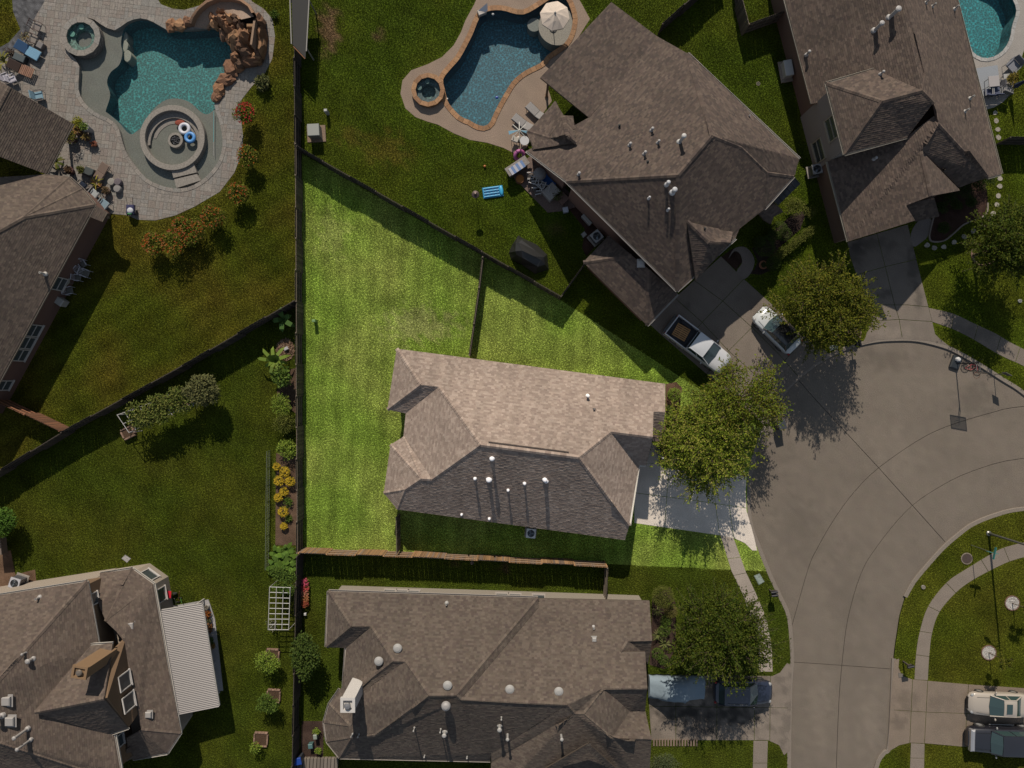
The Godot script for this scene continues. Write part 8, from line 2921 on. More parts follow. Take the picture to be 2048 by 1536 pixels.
	part(hoop, "base", gm, M.plastic)
	gm = MB.new()
	gm.col = Color(0.03, 0.03, 0.035)
	bar(gm, hb + Vector3(0.05, 0.2, 0.1), hb + Vector3(0.05, 3.0, 0.1), 0.045)
	bar(gm, hb + Vector3(0.05, 2.6, 0.1), hb + Vector3(-0.1, 2.9, 0.75), 0.03)
	bar(gm, hb + Vector3(0.05, 3.0, 0.1), hb + Vector3(-0.1, 3.3, 0.75), 0.03)
	part(hoop, "pole", gm, M.metal)
	gm = MB.new()
	gm.col = Color(0.3, 0.31, 0.33)
	var bb := Basis(Vector3.UP, -0.18)
	gm.box(hb + Vector3(-0.1, 3.15, 0.8), Vector3(1.25, 0.8, 0.03), bb)
	var board := part(hoop, "backboard", gm, M.glass)
	gm = MB.new()
	gm.col = Color(0.05, 0.05, 0.05)
	for e: Array in [[Vector3(0, 0.4, 0), Vector3(1.3, 0.05, 0.05)], [Vector3(0, -0.4, 0), Vector3(1.3, 0.05, 0.05)], [Vector3(0.63, 0, 0), Vector3(0.05, 0.75, 0.05)], [Vector3(-0.63, 0, 0), Vector3(0.05, 0.75, 0.05)]]:
		gm.box(hb + Vector3(-0.1, 3.15, 0.8) + bb * e[0], e[1], bb)
	part(board, "frame", gm, M.metal)
	gm = MB.new()
	gm.col = Color(0.25, 0.05, 0.02)
	var rc := hb + Vector3(-0.1, 2.95, 0.8) + bb * Vector3(0, 0, 0.27)
	for k in 16:
		var a := TAU * k / 16
		var b := TAU * (k + 1) / 16
		gm.cyl(rc + Vector3(cos(a), 0, sin(a)) * 0.23, rc + Vector3(cos(b), 0, sin(b)) * 0.23, 0.012, 0.012, 4, false)
	part(board, "rim", gm, M.metal)
	gm = MB.new()
	gm.col = Color(0.4, 0.4, 0.4)
	gm.blob(hb + Vector3(0.05, 0.36, -0.25), Vector3(0.24, 0.16, 0.2), 9, 6, 0.3, 4)
	part(hoop, "sandbag", gm, M.cloth)
	bicycle("dark bicycle lying against the kerb beside the hoop", q(A7, 1690, 1112, 0) + Vector3(0, -0.12, 0), -0.55, Color(0.02, 0.02, 0.025))
	bicycle("white and red bicycle lying on the street below the dark one", q(A7, 1690, 1158, 0) + Vector3(0, -0.12, 0), -0.25, Color(0.32, 0.05, 0.05))
	var sg := thing("notice_sign", "small dark notice board on a stake at the kerb", "sign", q(A7, 1848, 1190, 0) + Vector3(0, 0, 0))
	gm = MB.new()
	gm.col = Color(0.06, 0.055, 0.05)
	var sp := sg.position
	bar(gm, sp, sp + Vector3.UP * 1.3, 0.03)
	part(sg, "stake", gm, M.wood)
	gm = MB.new()
	gm.col = Color(0.05, 0.045, 0.045)
	gm.box(sp + Vector3(-0.05, 1.5, 0), Vector3(0.55, 0.5, 0.05), Basis(Vector3.UP, -0.5))
	part(sg, "board", gm, M.plain)

	# ---- north yard: patio, its clutter, the tarp, the float
	var pm := MB.new()
	pm.col = Color(0.1, 0.065, 0.055)
	bare.append(poly(A3, [105, 1150, 215, 1060, 560, 1400, 440, 1440, 325, 1452, 95, 1215]))
	pm.prism(poly(A3, [105, 1150, 215, 1060, 560, 1400, 440, 1440, 325, 1452, 95, 1215]), 0.0, 0.1)
	setting("patio", pm, M.stone)
	var T7 := Vector2(1000, 300)
	var K7 := 220.0 / 2048.0
	var bar_o := thing("patio_bar", "stone topped bar counter at the end of the brick patio", "counter", qz(T7, K7, 290, 330, 0.1))
	gm = MB.new()
	gm.col = Color(0.17, 0.15, 0.14)
	var ca := qz(T7, K7, 170, 400, 1.05)
	var cb := qz(T7, K7, 470, 200, 1.05)
	gm.slab((ca + cb) / 2, Vector3(ca.distance_to(cb) + 0.4, 0.08, 0.75), 0.02, Basis(Vector3.UP, facing(ca, cb)))
	part(bar_o, "counter_top", gm, M.stone)
	gm = MB.new()
	gm.col = Color(0.09, 0.06, 0.05)
	gm.box(Vector3((ca.x + cb.x) / 2, 0.55, (ca.z + cb.z) / 2), Vector3(ca.distance_to(cb) + 0.1, 0.92, 0.55), Basis(Vector3.UP, facing(ca, cb)))
	part(bar_o, "base", gm, M.stone)
	var towel := thing("beach_towel", "blue and white striped towel thrown over the bar counter", "towel", qz(T7, K7, 330, 340, 1.1))
	for k in 6:
		gm = MB.new()
		gm.col = Color(0.1, 0.16, 0.3) if k % 2 else Color(0.3, 0.3, 0.34)
		var a := ca.lerp(cb, 0.1 + k * 0.14)
		gm.slab(a + Vector3(0.05, 0.07, 0.1), Vector3(0.22, 0.03, 0.6), 0.01, Basis(Vector3.UP, facing(ca, cb)))
		part(towel, "stripe", gm, M.cloth)
	var nf := 0
	for e: Array in [[560, 520, 0.9], [600, 600, 0.5], [640, 680, 0.9], [700, 640, 0.2], [720, 740, 0.9], [760, 690, 0.5], [690, 800, 1.1], [840, 750, 0.6]]:
		chair("metal_chair", "white metal framed chair heaped with others on the brick patio", qz(T7, K7, e[0], e[1], 0.1), e[2] + 2.3, 0.55, Color(0.07, 0.06, 0.055), Color(0.34, 0.33, 0.33), "white framed chairs on the brick patio", 4)
		nf += 1
	var grill := thing("kettle_grill", "grey domed kettle grill against the patio wall", "grill", qz(T7, K7, 735, 500, 0.1))
	gm = MB.new()
	gm.col = Color(0.15, 0.14, 0.135)
	gm.lathe(grill.position + Vector3.UP * 0.55, [[0.1, 0.0], [0.45, 0.15], [0.52, 0.3], [0.5, 0.36], [0.4, 0.52], [0.2, 0.6], [0.0, 0.62]], 22)
	part(grill, "kettle", gm, M.paint)
	for k in 3:
		gm = MB.new()
		gm.col = Color(0.05, 0.05, 0.05)
		var a := TAU * k / 3
		bar(gm, grill.position + Vector3(cos(a) * 0.4, 0, sin(a) * 0.4), grill.position + Vector3(cos(a) * 0.2, 0.65, sin(a) * 0.2), 0.02)
		part(grill, "leg", gm, M.metal)
	var tub := thing("paddling_pool", "bright blue plastic paddling tub leaning by the patio wall", "tub", qz(T7, K7, 895, 570, 0.1))
	gm = MB.new()
	gm.col = Color(0.01, 0.09, 0.3)
	gm.xf = Transform3D(Basis(Vector3.UP, -0.7), tub.position)
	gm.lathe(Vector3.ZERO, [[0.0, 0.03], [0.42, 0.03], [0.46, 0.0], [0.52, 0.22], [0.56, 0.22], [0.56, 0.25], [0.5, 0.25], [0.44, 0.05], [0.0, 0.05]], 22, Vector2(1.35, 0.75))
	part(tub, "shell", gm, M.plastic)
	crate("storage_cover", "grey cloth covered storage box on the brick patio", "box", qz(T7, K7, 945, 815, 0.1), 0.75, Vector3(1.15, 0.75, 1.0), Color(0.22, 0.205, 0.19), Color(0.25, 0.235, 0.22), M.cloth)
	crate("wooden_bench", "small brown wooden chest by the brick wall", "chest", qz(T7, K7, 1165, 925, 0.1), 0.75, Vector3(0.75, 0.5, 0.75), Color(0.11, 0.065, 0.05), Color(0.12, 0.07, 0.055), M.wood)
	potted("leafy pot plant beside the grey covered box", qz(T7, K7, 1060, 880, 0.1), 0.2, 0.35, Color(0.08, 0.05, 0.04), 0.45, [Color(0.05, 0.06, 0.025), Color(0.07, 0.075, 0.03)], 301)
	disc("fire_bowl", "rusty orange fire bowl on the brick patio", "fire pit", qz(T7, K7, 370, 560, 0.1), 0.36, 0.4, Color(0.1, 0.04, 0.015), Color(0.24, 0.09, 0.015))
	crate("cooler", "pale round lidded bucket at the mulch edge by the patio", "bucket", qz(T7, K7, 1215, 1135, 0.0), 0.2, Vector3(0.42, 0.5, 0.42), Color(0.24, 0.25, 0.28), Color(0.32, 0.33, 0.37))
	crate("window_well_cover", "pale slatted panel leaning by the brick wall", "panel", qz(T7, K7, 1605, 1320, 0.0), 0.75, Vector3(0.3, 0.5, 1.0), Color(0.18, 0.17, 0.16), Color(0.24, 0.23, 0.21))
	lid("pale utility cover in the mulch beside the condenser", poly(A6, [555, 235, 575, 218, 590, 236, 568, 255]), Color(0.26, 0.25, 0.23))
	# floats
	var pink := thing("ring_float", "pink and white swim ring standing by the patio corner", "float", qz(T7, K7, 360, 130, 0))
	gm = MB.new()
	gm.col = Color(0.32, 0.09, 0.22)
	gm.xf = Transform3D(Basis(Vector3.UP, 0.5) * Basis(Vector3.RIGHT, 0.7), pink.position + Vector3.UP * 0.4)
	var prof: Array = []
	for k in 13:
		var g := TAU * k / 12 - PI
		prof.append([0.36 - cos(g) * 0.15, sin(-g) * 0.15])
	gm.lathe(Vector3.ZERO, prof, 22)
	part(pink, "ring", gm, M.plastic)
	var air := thing("air_mattress", "bright blue tufted air mattress lying on the lawn", "air mattress", q(A2, 1488, 1312, 0), "", 0.14)
	gm = MB.new()
	gm.col = Color(0.02, 0.19, 0.36)
	gm.slab(Vector3(0, 0.06, 0), Vector3(1.65, 0.12, 0.88), 0.05)
	part(air, "base", gm, M.plastic, true)
	for j in 4:
		gm = MB.new()
		gm.col = Color(0.025, 0.22, 0.4)
		gm.cyl(Vector3(-0.72, 0.12, -0.33 + j * 0.22), Vector3(0.5, 0.12, -0.33 + j * 0.22), 0.075, 0.075, 8)
		part(air, "air_tube", gm, M.plastic, true)
	gm = MB.new()
	gm.col = Color(0.03, 0.26, 0.46)
	gm.blob(Vector3(0.68, 0.16, 0), Vector3(0.17, 0.12, 0.42), 12, 7)
	part(air, "pillow", gm, M.plastic, true)
	for j in 3:
		for k in 4:
			gm = MB.new()
			gm.col = Color(0.005, 0.05, 0.13)
			gm.slab(Vector3(-0.6 + k * 0.32, 0.165, -0.22 + j * 0.22), Vector3(0.17, 0.05, 0.09), 0.015)
			part(air, "tuft", gm, M.plastic, true)
	var fp := thing("torch_feeder", "dark round bird feeder on a thin pole in the lawn", "feeder", q(A2, 1377, 1372, 0))
	gm = MB.new()
	gm.col = Color(0.04, 0.03, 0.028)
	bar(gm, fp.position, fp.position + Vector3.UP * 2.0, 0.02)
	part(fp, "pole", gm, M.metal)
	gm = MB.new()
	gm.col = Color(0.06, 0.045, 0.04)
	gm.lathe(fp.position + Vector3.UP * 1.95, [[0.0, 0.0], [0.2, 0.02], [0.3, 0.04], [0.29, 0.07], [0.12, 0.1], [0.1, 0.2], [0.0, 0.24]], 18)
	part(fp, "tray", gm, M.metal)
	var ball := thing("ball", "small orange ball on the lawn", "ball", q(A2, 1432, 1138, 0))
	gm = MB.new()
	gm.col = Color(0.3, 0.1, 0.02)
	gm.blob(ball.position + Vector3.UP * 0.11, Vector3(0.11, 0.11, 0.11), 14, 9)
	part(ball, "skin", gm, M.plastic)
	# black tarp over a frame
	var tarp := thing("tarpaulin", "crumpled black tarpaulin draped over a frame beside the diagonal fence", "tarpaulin", q(A6, 195, 380, 0))
	gm = MB.new()
	gm.col = Color(0.016, 0.016, 0.019)
	var outline := [[60, 355], [85, 300], [125, 240], [165, 260], [250, 300], [322, 372], [335, 470], [240, 502], [150, 440], [75, 400]]
	var peaks := [[150, 345, 1.5], [235, 385, 1.35], [130, 290, 1.1], [280, 410, 1.0]]
	var rim: Array = []
	var mid: Array = []
	for k in outline.size():
		var e: Array = outline[k]
		var p := q(A6, e[0], e[1], 0.35)
		rim.append(Vector3(p.x, 0.03 + 0.12 * (k % 3), p.z))
		var best: Array = peaks[0]
		for pk: Array in peaks:
			if Vector2(pk[0] - e[0], pk[1] - e[1]).length() < Vector2(best[0] - e[0], best[1] - e[1]).length():
				best = pk
		var h2: float = best[2] * 0.75
		var m := q(A6, lerpf(e[0], best[0], 0.5), lerpf(e[1], best[1], 0.5), h2)
		mid.append(m + Vector3.UP * (0.16 * sin(k * 2.7)))
	var tops: Array = []
	for pk: Array in peaks:
		tops.append(q(A6, pk[0], pk[1], pk[2]))
	for k in rim.size():
		var j := (k + 1) % rim.size()
		gm.tri(rim[k], mid[k], rim[j])
		gm.tri(mid[k], mid[j], rim[j])
		var nk: Vector3 = tops[0]
		for tp: Vector3 in tops:
			if tp.distance_to(mid[k]) < nk.distance_to(mid[k]):
				nk = tp
		var nj: Vector3 = tops[0]
		for tp: Vector3 in tops:
			if tp.distance_to(mid[j]) < nj.distance_to(mid[j]):
				nj = tp
		gm.tri(mid[k], nk, mid[j])
		if nk != nj:
			gm.tri(nk, nj, mid[j])
	gm.tri(tops[0], tops[1], tops[2])
	gm.tri(tops[0], tops[3], tops[1])
	part(tarp, "sheet", gm, M.tarp)
	for k: int in [1, 4, 6, 8]:
		gm = MB.new()
		gm.col = Color(0.1, 0.1, 0.1)
		var p: Vector3 = mid[k]
		bar(gm, Vector3(p.x, 0, p.z), p - Vector3.UP * 0.05, 0.025)
		part(tarp, "frame_leg", gm, M.metal)
	# loungers and parasol on the tan deck
	var T6 := Vector2(1000, 180)
	var K6 := 200.0 / 2048.0
	lounger("grey sling lounger tucked under the patio roof edge", qz(T6, K6, 740, 500, 0.02), facing(qz(T6, K6, 850, 620), qz(T6, K6, 570, 350)), 1.9, 0.66, Color(0.19, 0.18, 0.175), Color(0.2, 0.19, 0.185), 0.5, "sling loungers on the tan deck")
	lounger("grey sling lounger beside the striped parasol", qz(T6, K6, 470, 720, 0.02), facing(qz(T6, K6, 620, 830), qz(T6, K6, 320, 590)), 1.9, 0.66, Color(0.19, 0.18, 0.175), Color(0.2, 0.19, 0.185), 0.5, "sling loungers on the tan deck")
	var up := qz(T6, K6, 395, 830, 2.0)
	var ub := Vector3(up.x, 0.02, up.z)
	var uo := thing("parasol", "half stripped parasol frame with two blue panels beside the loungers", "parasol", ub)
	gm = MB.new()
	gm.col = Color(0.1, 0.09, 0.08)
	bar(gm, ub, ub + Vector3.UP * 2.1, 0.025)
	gm.lathe(ub, [[0.25, 0.0], [0.25, 0.06], [0.05, 0.1]], 12)
	part(uo, "pole", gm, M.metal)
	for k in 8:
		var a := TAU * k / 8 - PI / 2
		gm = MB.new()
		gm.col = Color(0.34, 0.33, 0.3)
		gm.box(ub + Vector3(cos(a) * 0.36, 1.98, sin(a) * 0.36), Vector3(0.72, 0.02, 0.05), Basis(Vector3.UP, -a) * Basis(Vector3.BACK, -0.25))
		part(uo, "rib", gm, M.paint)
	for e: Array in [[0.0, 0.35], [PI - 0.35, PI]]:
		gm = MB.new()
		gm.col = Color(0.12, 0.24, 0.32)
		gm.tri(ub + Vector3.UP * 2.08, ub + Vector3(cos(e[1]) * 0.85, 1.88, sin(e[1]) * 0.85), ub + Vector3(cos(e[0]) * 0.85, 1.88, sin(e[0]) * 0.85))
		part(uo, "panel", gm, M.cloth)
	table("small white round table under the stripped parasol", qz(T6, K6, 500, 1080, 0.02), 0.0, 0.75, 0.75, 0.5, Color(0.36, 0.36, 0.37), true)
	chair("garden_chair", "pale folding chair beside the stripped parasol", qz(T6, K6, 310, 1050, 0.02), 1.2, 0.5, Color(0.3, 0.28, 0.25), Color(0.28, 0.26, 0.24), "", 4)

	# ---- travertine yard furniture
	var T2 := Vector2(0, 40)
	lounger("blue cushioned lounger on the travertine beside the gravel", qz(T2, K6, 645, 670, 0.02), facing(qz(T2, K6, 450, 560), qz(T2, K6, 880, 810)), 2.0, 0.85, Color(0.015, 0.05, 0.12), Color(0.11, 0.22, 0.32), 0.35, "loungers on the travertine")
	lounger("slatted brown wooden lounger on the travertine", qz(T2, K6, 500, 1040, 0.02), facing(qz(T2, K6, 280, 950), qz(T2, K6, 760, 1150)), 2.0, 0.8, Color(0.035, 0.02, 0.015), Color(0.19, 0.1, 0.065), 0.5, "loungers on the travertine", true)
	lounger("brown woven lounger beside the three round stools", qz(Vector2(100, 280), K6, 1080, 720, 0.02), facing(qz(Vector2(100, 280), K6, 1150, 600), qz(Vector2(100, 280), K6, 960, 880)), 1.85, 0.78, Color(0.12, 0.085, 0.065), Color(0.12, 0.085, 0.065), 0.12, "loungers on the travertine")
	chair("rocking_chair", "dark wooden rocking chair at the gravel edge", qz(T2, K6, 830, 190, 0.02), -0.4, 0.72, Color(0.14, 0.12, 0.11), Color(0.045, 0.02, 0.016), "rocking chairs by the gravel", 4)
	chair("rocking_chair", "dark wooden rocking chair beside the blue lounger", qz(T2, K6, 750, 440, 0.02), -0.4, 0.72, Color(0.15, 0.13, 0.115), Color(0.045, 0.02, 0.016), "rocking chairs by the gravel", 4)
	crate("side_table", "small dark side table between the rocking chairs", "table", qz(T2, K6, 880, 560, 0.02), -0.5, Vector3(0.5, 0.45, 0.5), Color(0.1, 0.085, 0.08), Color(0.13, 0.12, 0.115))
	crate("cooler", "dark grey wicker cooler between the two loungers", "cooler", qz(T2, K6, 470, 820, 0.02), -0.4, Vector3(0.95, 0.5, 0.55), Color(0.02, 0.025, 0.028), Color(0.05, 0.06, 0.065))
	chair("garden_chair", "white plastic chair at the house corner of the travertine", qz(T2, K6, 330, 1260, 0.02), 0.4, 0.6, Color(0.32, 0.31, 0.36), Color(0.32, 0.31, 0.34), "white chairs by the roof edge")
	chair("garden_chair", "white plastic chair half under the roof edge", qz(T2, K6, 200, 1230, 0.02), 0.4, 0.6, Color(0.3, 0.29, 0.34), Color(0.3, 0.29, 0.32), "white chairs by the roof edge")
	chair("garden_chair", "pale blue cushioned chair by the patio roof eave", q(A1, 288, 668, 0.02), 0.2, 0.75, Color(0.13, 0.22, 0.28), Color(0.06, 0.05, 0.05), "")
	blade_plant("palm", "spiky yellow green palm at the gravel corner", qz(T2, K6, 150, 900, 0), 12, 0.9, 0.14, [Color(0.13, 0.12, 0.03), Color(0.1, 0.1, 0.025)], 311, "", 0.6)
	blade_plant("palm", "straw coloured spiky plant by the dark rocking chair", qz(T2, K6, 540, 370, 0), 10, 0.5, 0.07, [Color(0.15, 0.11, 0.05), Color(0.1, 0.09, 0.04)], 312, "", 0.6)
	shrub("shrub", "dark rust leaved shrub in the gravel", qz(T2, K6, 270, 720, 0), Vector3(0.4, 0.35, 0.4), 260, 0.12, [Color(0.07, 0.04, 0.03), Color(0.05, 0.04, 0.03)], 313)
	var T3 := Vector2(120, 220)
	var tall := [[310, 620, 0.34, 0.55, Color(0.05, 0.025, 0.022), 0.55, false, "dark glazed pot of yellow spiky leaves", [Color(0.11, 0.1, 0.02), Color(0.08, 0.085, 0.02)]], [490, 330, 0.28, 0.7, Color(0.05, 0.035, 0.04), 0.4, false, "tall urn of lime foliage", [Color(0.16, 0.16, 0.02)]], [640, 430, 0.3, 0.9, Color(0.2, 0.2, 0.2), 0.3, false, "tall grey planter of clipped green", [Color(0.1, 0.14, 0.03)]], [340, 330, 0.25, 0.3, Color(0.08, 0.05, 0.04), 0.4, true, "low pot of golden spikes", [Color(0.17, 0.14, 0.03)]], [420, 470, 0.3, 0.4, Color(0.1, 0.05, 0.03), 0.5, true, "brown pot of orange spikes", [Color(0.22, 0.12, 0.04), Color(0.15, 0.1, 0.03)]], [590, 590, 0.26, 0.35, Color(0.1, 0.05, 0.03), 0.45, true, "pot of straw coloured spikes", [Color(0.17, 0.12, 0.04)]], [740, 720, 0.2, 0.25, Color(0.12, 0.05, 0.03), 0.35, true, "small pot of rust red leaves", [Color(0.14, 0.05, 0.03)]], [260, 500, 0.25, 0.3, Color(0.07, 0.04, 0.03), 0.4, false, "low pot of dark green leaves", [Color(0.045, 0.06, 0.02)]], [260, 1270, 0.3, 0.5, Color(0.07, 0.025, 0.025), 0.25, false, "oxblood pot of twigs by the roof edge", [Color(0.08, 0.05, 0.03)]], [500, 1260, 0.25, 0.4, Color(0.05, 0.03, 0.02), 0.3, false, "dark pot of olive leaves by the roof edge", [Color(0.07, 0.075, 0.02)]]]
	var i := 0
	for e: Array in tall:
		potted(e[7] + " on the travertine", qz(T3, K6, e[0], e[1], 0.02), e[2], e[3], e[4], e[5], e[8], 320 + i, "pot plants on the travertine", e[6])
		i += 1
	var T4 := Vector2(100, 280)
	for e: Array in [[1300, 880, Color(0.19, 0.175, 0.155), "pale"], [1430, 880, Color(0.09, 0.075, 0.085), "plum"], [1420, 1020, Color(0.17, 0.16, 0.155), "grey"]]:
		var o := thing("round_stool", "%s round woven stool in the cluster of three" % e[3], "stool", qz(T4, K6, e[0], e[1], 0.02), "round stools on the travertine")
		gm = MB.new()
		gm.col = e[2]
		gm.lathe(o.position, [[0.26, 0.0], [0.3, 0.1], [0.3, 0.34], [0.26, 0.4], [0.0, 0.42]], 20)
		part(o, "drum", gm, M.cloth)
	potted("brown bowl of bare twigs beside the round stools", qz(T4, K6, 1200, 1060, 0.02), 0.3, 0.4, Color(0.1, 0.06, 0.04), 0.25, [Color(0.1, 0.07, 0.04)], 341)
	potted("orange and yellow spiky plant in a low pot by the woven lounger", qz(T4, K6, 1020, 920, 0.02), 0.3, 0.3, Color(0.1, 0.05, 0.03), 0.6, [Color(0.24, 0.13, 0.04), Color(0.2, 0.17, 0.03), Color(0.15, 0.14, 0.03)], 342, "", true)
	blade_plant("palm", "green fern hanging over the roof valley edge", qz(T4, K6, 180, 480, 0.02), 16, 0.8, 0.14, [Color(0.05, 0.065, 0.015), Color(0.1, 0.09, 0.03)], 343, "", 0.5)
	crate("speaker_box", "dark green wicker storage box beside the woven lounger", "box", qz(T4, K6, 865, 680, 0.02), -0.4, Vector3(0.75, 0.55, 0.6), Color(0.025, 0.03, 0.03), Color(0.04, 0.048, 0.048))
	chair("tub_chair", "white tub chair by the sunlit eave", qz(T4, K6, 960, 1140, 0.02), 0.9, 0.8, Color(0.24, 0.26, 0.27), Color(0.2, 0.2, 0.2), "tub chairs along the eave")
	chair("tub_chair", "pale blue tub chair near the porch post", qz(T4, K6, 1160, 1350, 0.02), 0.9, 0.85, Color(0.13, 0.19, 0.23), Color(0.17, 0.2, 0.22), "tub chairs along the eave")
	chair("tub_chair", "grey tub chair shaded by the eave", qz(T4, K6, 720, 980, 0.02), 0.9, 0.75, Color(0.2, 0.21, 0.24), Color(0.05, 0.05, 0.05), "tub chairs along the eave")
	var cart := thing("garden_cart", "navy garden cart with long handles and a white sack on it", "cart", q(A1, 912, 1440, 0.02))
	gm = MB.new()
	gm.col = Color(0.025, 0.025, 0.07)
	gm.slab(cart.position + Vector3(0, 0.45, 0), Vector3(0.62, 0.3, 0.75), 0.06)
	part(cart, "tray", gm, M.plastic)
	gm = MB.new()
	gm.col = Color(0.36, 0.37, 0.4)
	gm.blob(cart.position + Vector3(0.05, 0.62, 0.12), Vector3(0.27, 0.12, 0.25), 10, 6, 0.1)
	part(cart, "sack", gm, M.cloth)
	gm = MB.new()
	gm.col = Color(0.05, 0.2, 0.08)
	gm.blob(cart.position + Vector3(0.0, 0.6, 0.36), Vector3(0.2, 0.08, 0.1), 8, 5, 0.1)
	part(cart, "green_bag", gm, M.cloth)
	for s in [-1.0, 1.0]:
		gm = MB.new()
		gm.col = Color(0.02, 0.02, 0.03)
		bar(gm, cart.position + Vector3(s * 0.22, 0.5, -0.3), cart.position + Vector3(s * 0.26, 0.65, -0.95), 0.018)
		part(cart, "handle", gm, M.metal)
		gm = MB.new()
		gm.col = Color(0.02, 0.02, 0.02)
		gm.cyl(cart.position + Vector3(s * 0.32, 0.22, 0.2), cart.position + Vector3(s * 0.38, 0.22, 0.2), 0.22, 0.22, 14)
		part(cart, "wheel", gm, M.rubber)
	# white framed furniture along the red brown wall
	var T5 := Vector2(100, 440)
	var K5 := 160.0 / 1229.0
	var seat_words := ["under the eave shadow", "beside the low table", "with arms to the wall", "at the end of the row", "tucked in a corner"]
	i = 0
	for e: Array in [[560, 690, 0.55], [520, 800, 0.55], [600, 830, 0.6], [480, 900, 0.5], [350, 1100, 0.6]]:
		chair("metal_chair", "white tube framed garden chair %s by the red brown wall" % seat_words[i], qz(T5, K5, e[0], e[1], 0), -1.0 + 0.3 * i, e[2], Color(0.1, 0.095, 0.085), Color(0.36, 0.35, 0.38), "white framed chairs along the brick wall", 5)
		i += 1
	table("oval cream table by the red brown wall", qz(T5, K5, 290, 950, 0.3), 0.3, 0.85, 0.7, 0.6, Color(0.22, 0.2, 0.16), true)
	crate("cabinet", "white cabinet at the end of the furniture by the red brown wall", "cabinet", qz(T5, K5, 215, 1260, 0.2), -0.6, Vector3(0.8, 0.8, 0.55), Color(0.26, 0.25, 0.23), Color(0.29, 0.28, 0.26))
	crate("cabinet", "cream box under the porch eave", "cabinet", qz(T5, K5, 450, 460, 0.2), -0.35, Vector3(0.7, 0.6, 0.5), Color(0.22, 0.2, 0.165), Color(0.24, 0.225, 0.19))
	chair("garden_chair", "pale blue grey chair near the porch under the eave", qz(T5, K5, 600, 350, 0), -0.35, 0.6, Color(0.16, 0.17, 0.2), Color(0.18, 0.18, 0.18), "blue grey chairs under the porch")
	chair("garden_chair", "blue grey chair beside the cream box", qz(T5, K5, 560, 480, 0), -0.35, 0.55, Color(0.11, 0.12, 0.15), Color(0.12, 0.12, 0.12), "blue grey chairs under the porch")
	crate("side_table", "small cream box near the porch post", "box", qz(T5, K5, 540, 310, 0), -0.35, Vector3(0.4, 0.4, 0.35), Color(0.24, 0.22, 0.19), Color(0.27, 0.25, 0.21))

	# ---- south-west yard
	var wb := thing("wheelbarrow", "bright red wheelbarrow tray beside the corrugated cover", "wheelbarrow", q(B1, 1158, 335, 0), "", -0.1)
	gm = MB.new()
	gm.col = Color(0.42, 0.015, 0.03)
	gm.loft([[Vector3(-0.32, 0.6, -0.3), Vector3(-0.24, 0.32, -0.2), Vector3(-0.24, 0.32, 0.2), Vector3(-0.32, 0.6, 0.3)], [Vector3(0.4, 0.6, -0.28), Vector3(0.26, 0.32, -0.18), Vector3(0.26, 0.32, 0.18), Vector3(0.4, 0.6, 0.28)]], true, false)
	part(wb, "tray", gm, M.plastic, true)
	for s in [-1.0, 1.0]:
		gm = MB.new()
		gm.col = Color(0.2, 0.19, 0.17)
		bar(gm, Vector3(0.2, 0.25, s * 0.2), Vector3(-0.2, 0.55, s * 0.3 + 0.9), 0.02)
		part(wb, "handle", gm, M.wood, true)
	gm = MB.new()
	gm.col = Color(0.02, 0.02, 0.02)
	gm.cyl(Vector3(0.5, 0.18, -0.04), Vector3(0.5, 0.18, 0.04), 0.18, 0.18, 14)
	part(wb, "wheel", gm, M.rubber, true)
	pm = MB.new()
	pm.col = Color(0.25, 0.24, 0.24)
	bare.append(poly(B1, [1090, 445, 1425, 385, 1470, 520, 1525, 1005, 1480, 1012, 1230, 1180]))
	pm.prism(poly(B1, [1090, 445, 1425, 385, 1470, 520, 1525, 1005, 1480, 1012, 1230, 1180]), 0.0, 0.08)
	setting("patio", pm, M.concrete)
	i = 0
	for e: Array in [[1422, 430, 0.16, 0.35, Color(0.34, 0.33, 0.31), 0.12, Color(0.2, 0.18, 0.15), "white urn at the slab corner"], [1425, 478, 0.16, 0.22, Color(0.14, 0.06, 0.03), 0.3, Color(0.2, 0.07, 0.02), "terracotta pot of orange flowers"], [1438, 520, 0.13, 0.25, Color(0.33, 0.32, 0.3), 0.1, Color(0.1, 0.1, 0.05), "small white pot"], [1440, 570, 0.18, 0.25, Color(0.14, 0.06, 0.03), 0.4, Color(0.17, 0.08, 0.03), "wide pot of rusty flowers"], [1445, 655, 0.17, 0.25, Color(0.05, 0.09, 0.06), 0.3, Color(0.06, 0.09, 0.03), "green pot of leaves"], [1455, 690, 0.15, 0.2, Color(0.14, 0.06, 0.03), 0.25, Color(0.2, 0.12, 0.03), "terracotta pot of yellow leaves"]]:
		potted(e[7] + " along the corrugated cover", q(B1, e[0], e[1], 0.08), e[2], e[3], e[4], e[5], [e[6], e[6] * 0.7], 350 + i, "pots along the corrugated cover")
		i += 1
	crate("doormat_bench", "low white crate at the corner of the corrugated cover", "crate", q(B1, 1358, 410, 0.08), 0.2, Vector3(0.6, 0.12, 0.2), Color(0.1, 0.09, 0.09), Color(0.14, 0.13, 0.13))
	var hoses := [[1232, 372, 1240, 410, Color(0.06, 0.16, 0.04), "green handled rake"], [1218, 400, 1225, 330, Color(0.2, 0.02, 0.02), "red handled broom"], [1205, 425, 1190, 380, Color(0.05, 0.05, 0.08), "dark handled shovel"]]
	for e: Array in hoses:
		var o := thing("garden_tool", e[5] + " leaning by the wheelbarrow", "tool", q(B1, e[0], e[1], 0), "tools leaning by the wheelbarrow")
		gm = MB.new()
		gm.col = e[4]
		bar(gm, o.position, q(B1, e[2], e[3], 0.9), 0.022)
		part(o, "handle", gm, M.plastic)
		gm = MB.new()
		gm.col = Color(0.08, 0.08, 0.08)
		gm.box(o.position + Vector3(0, 0.06, 0), Vector3(0.3, 0.12, 0.04))
		part(o, "head", gm, M.metal)
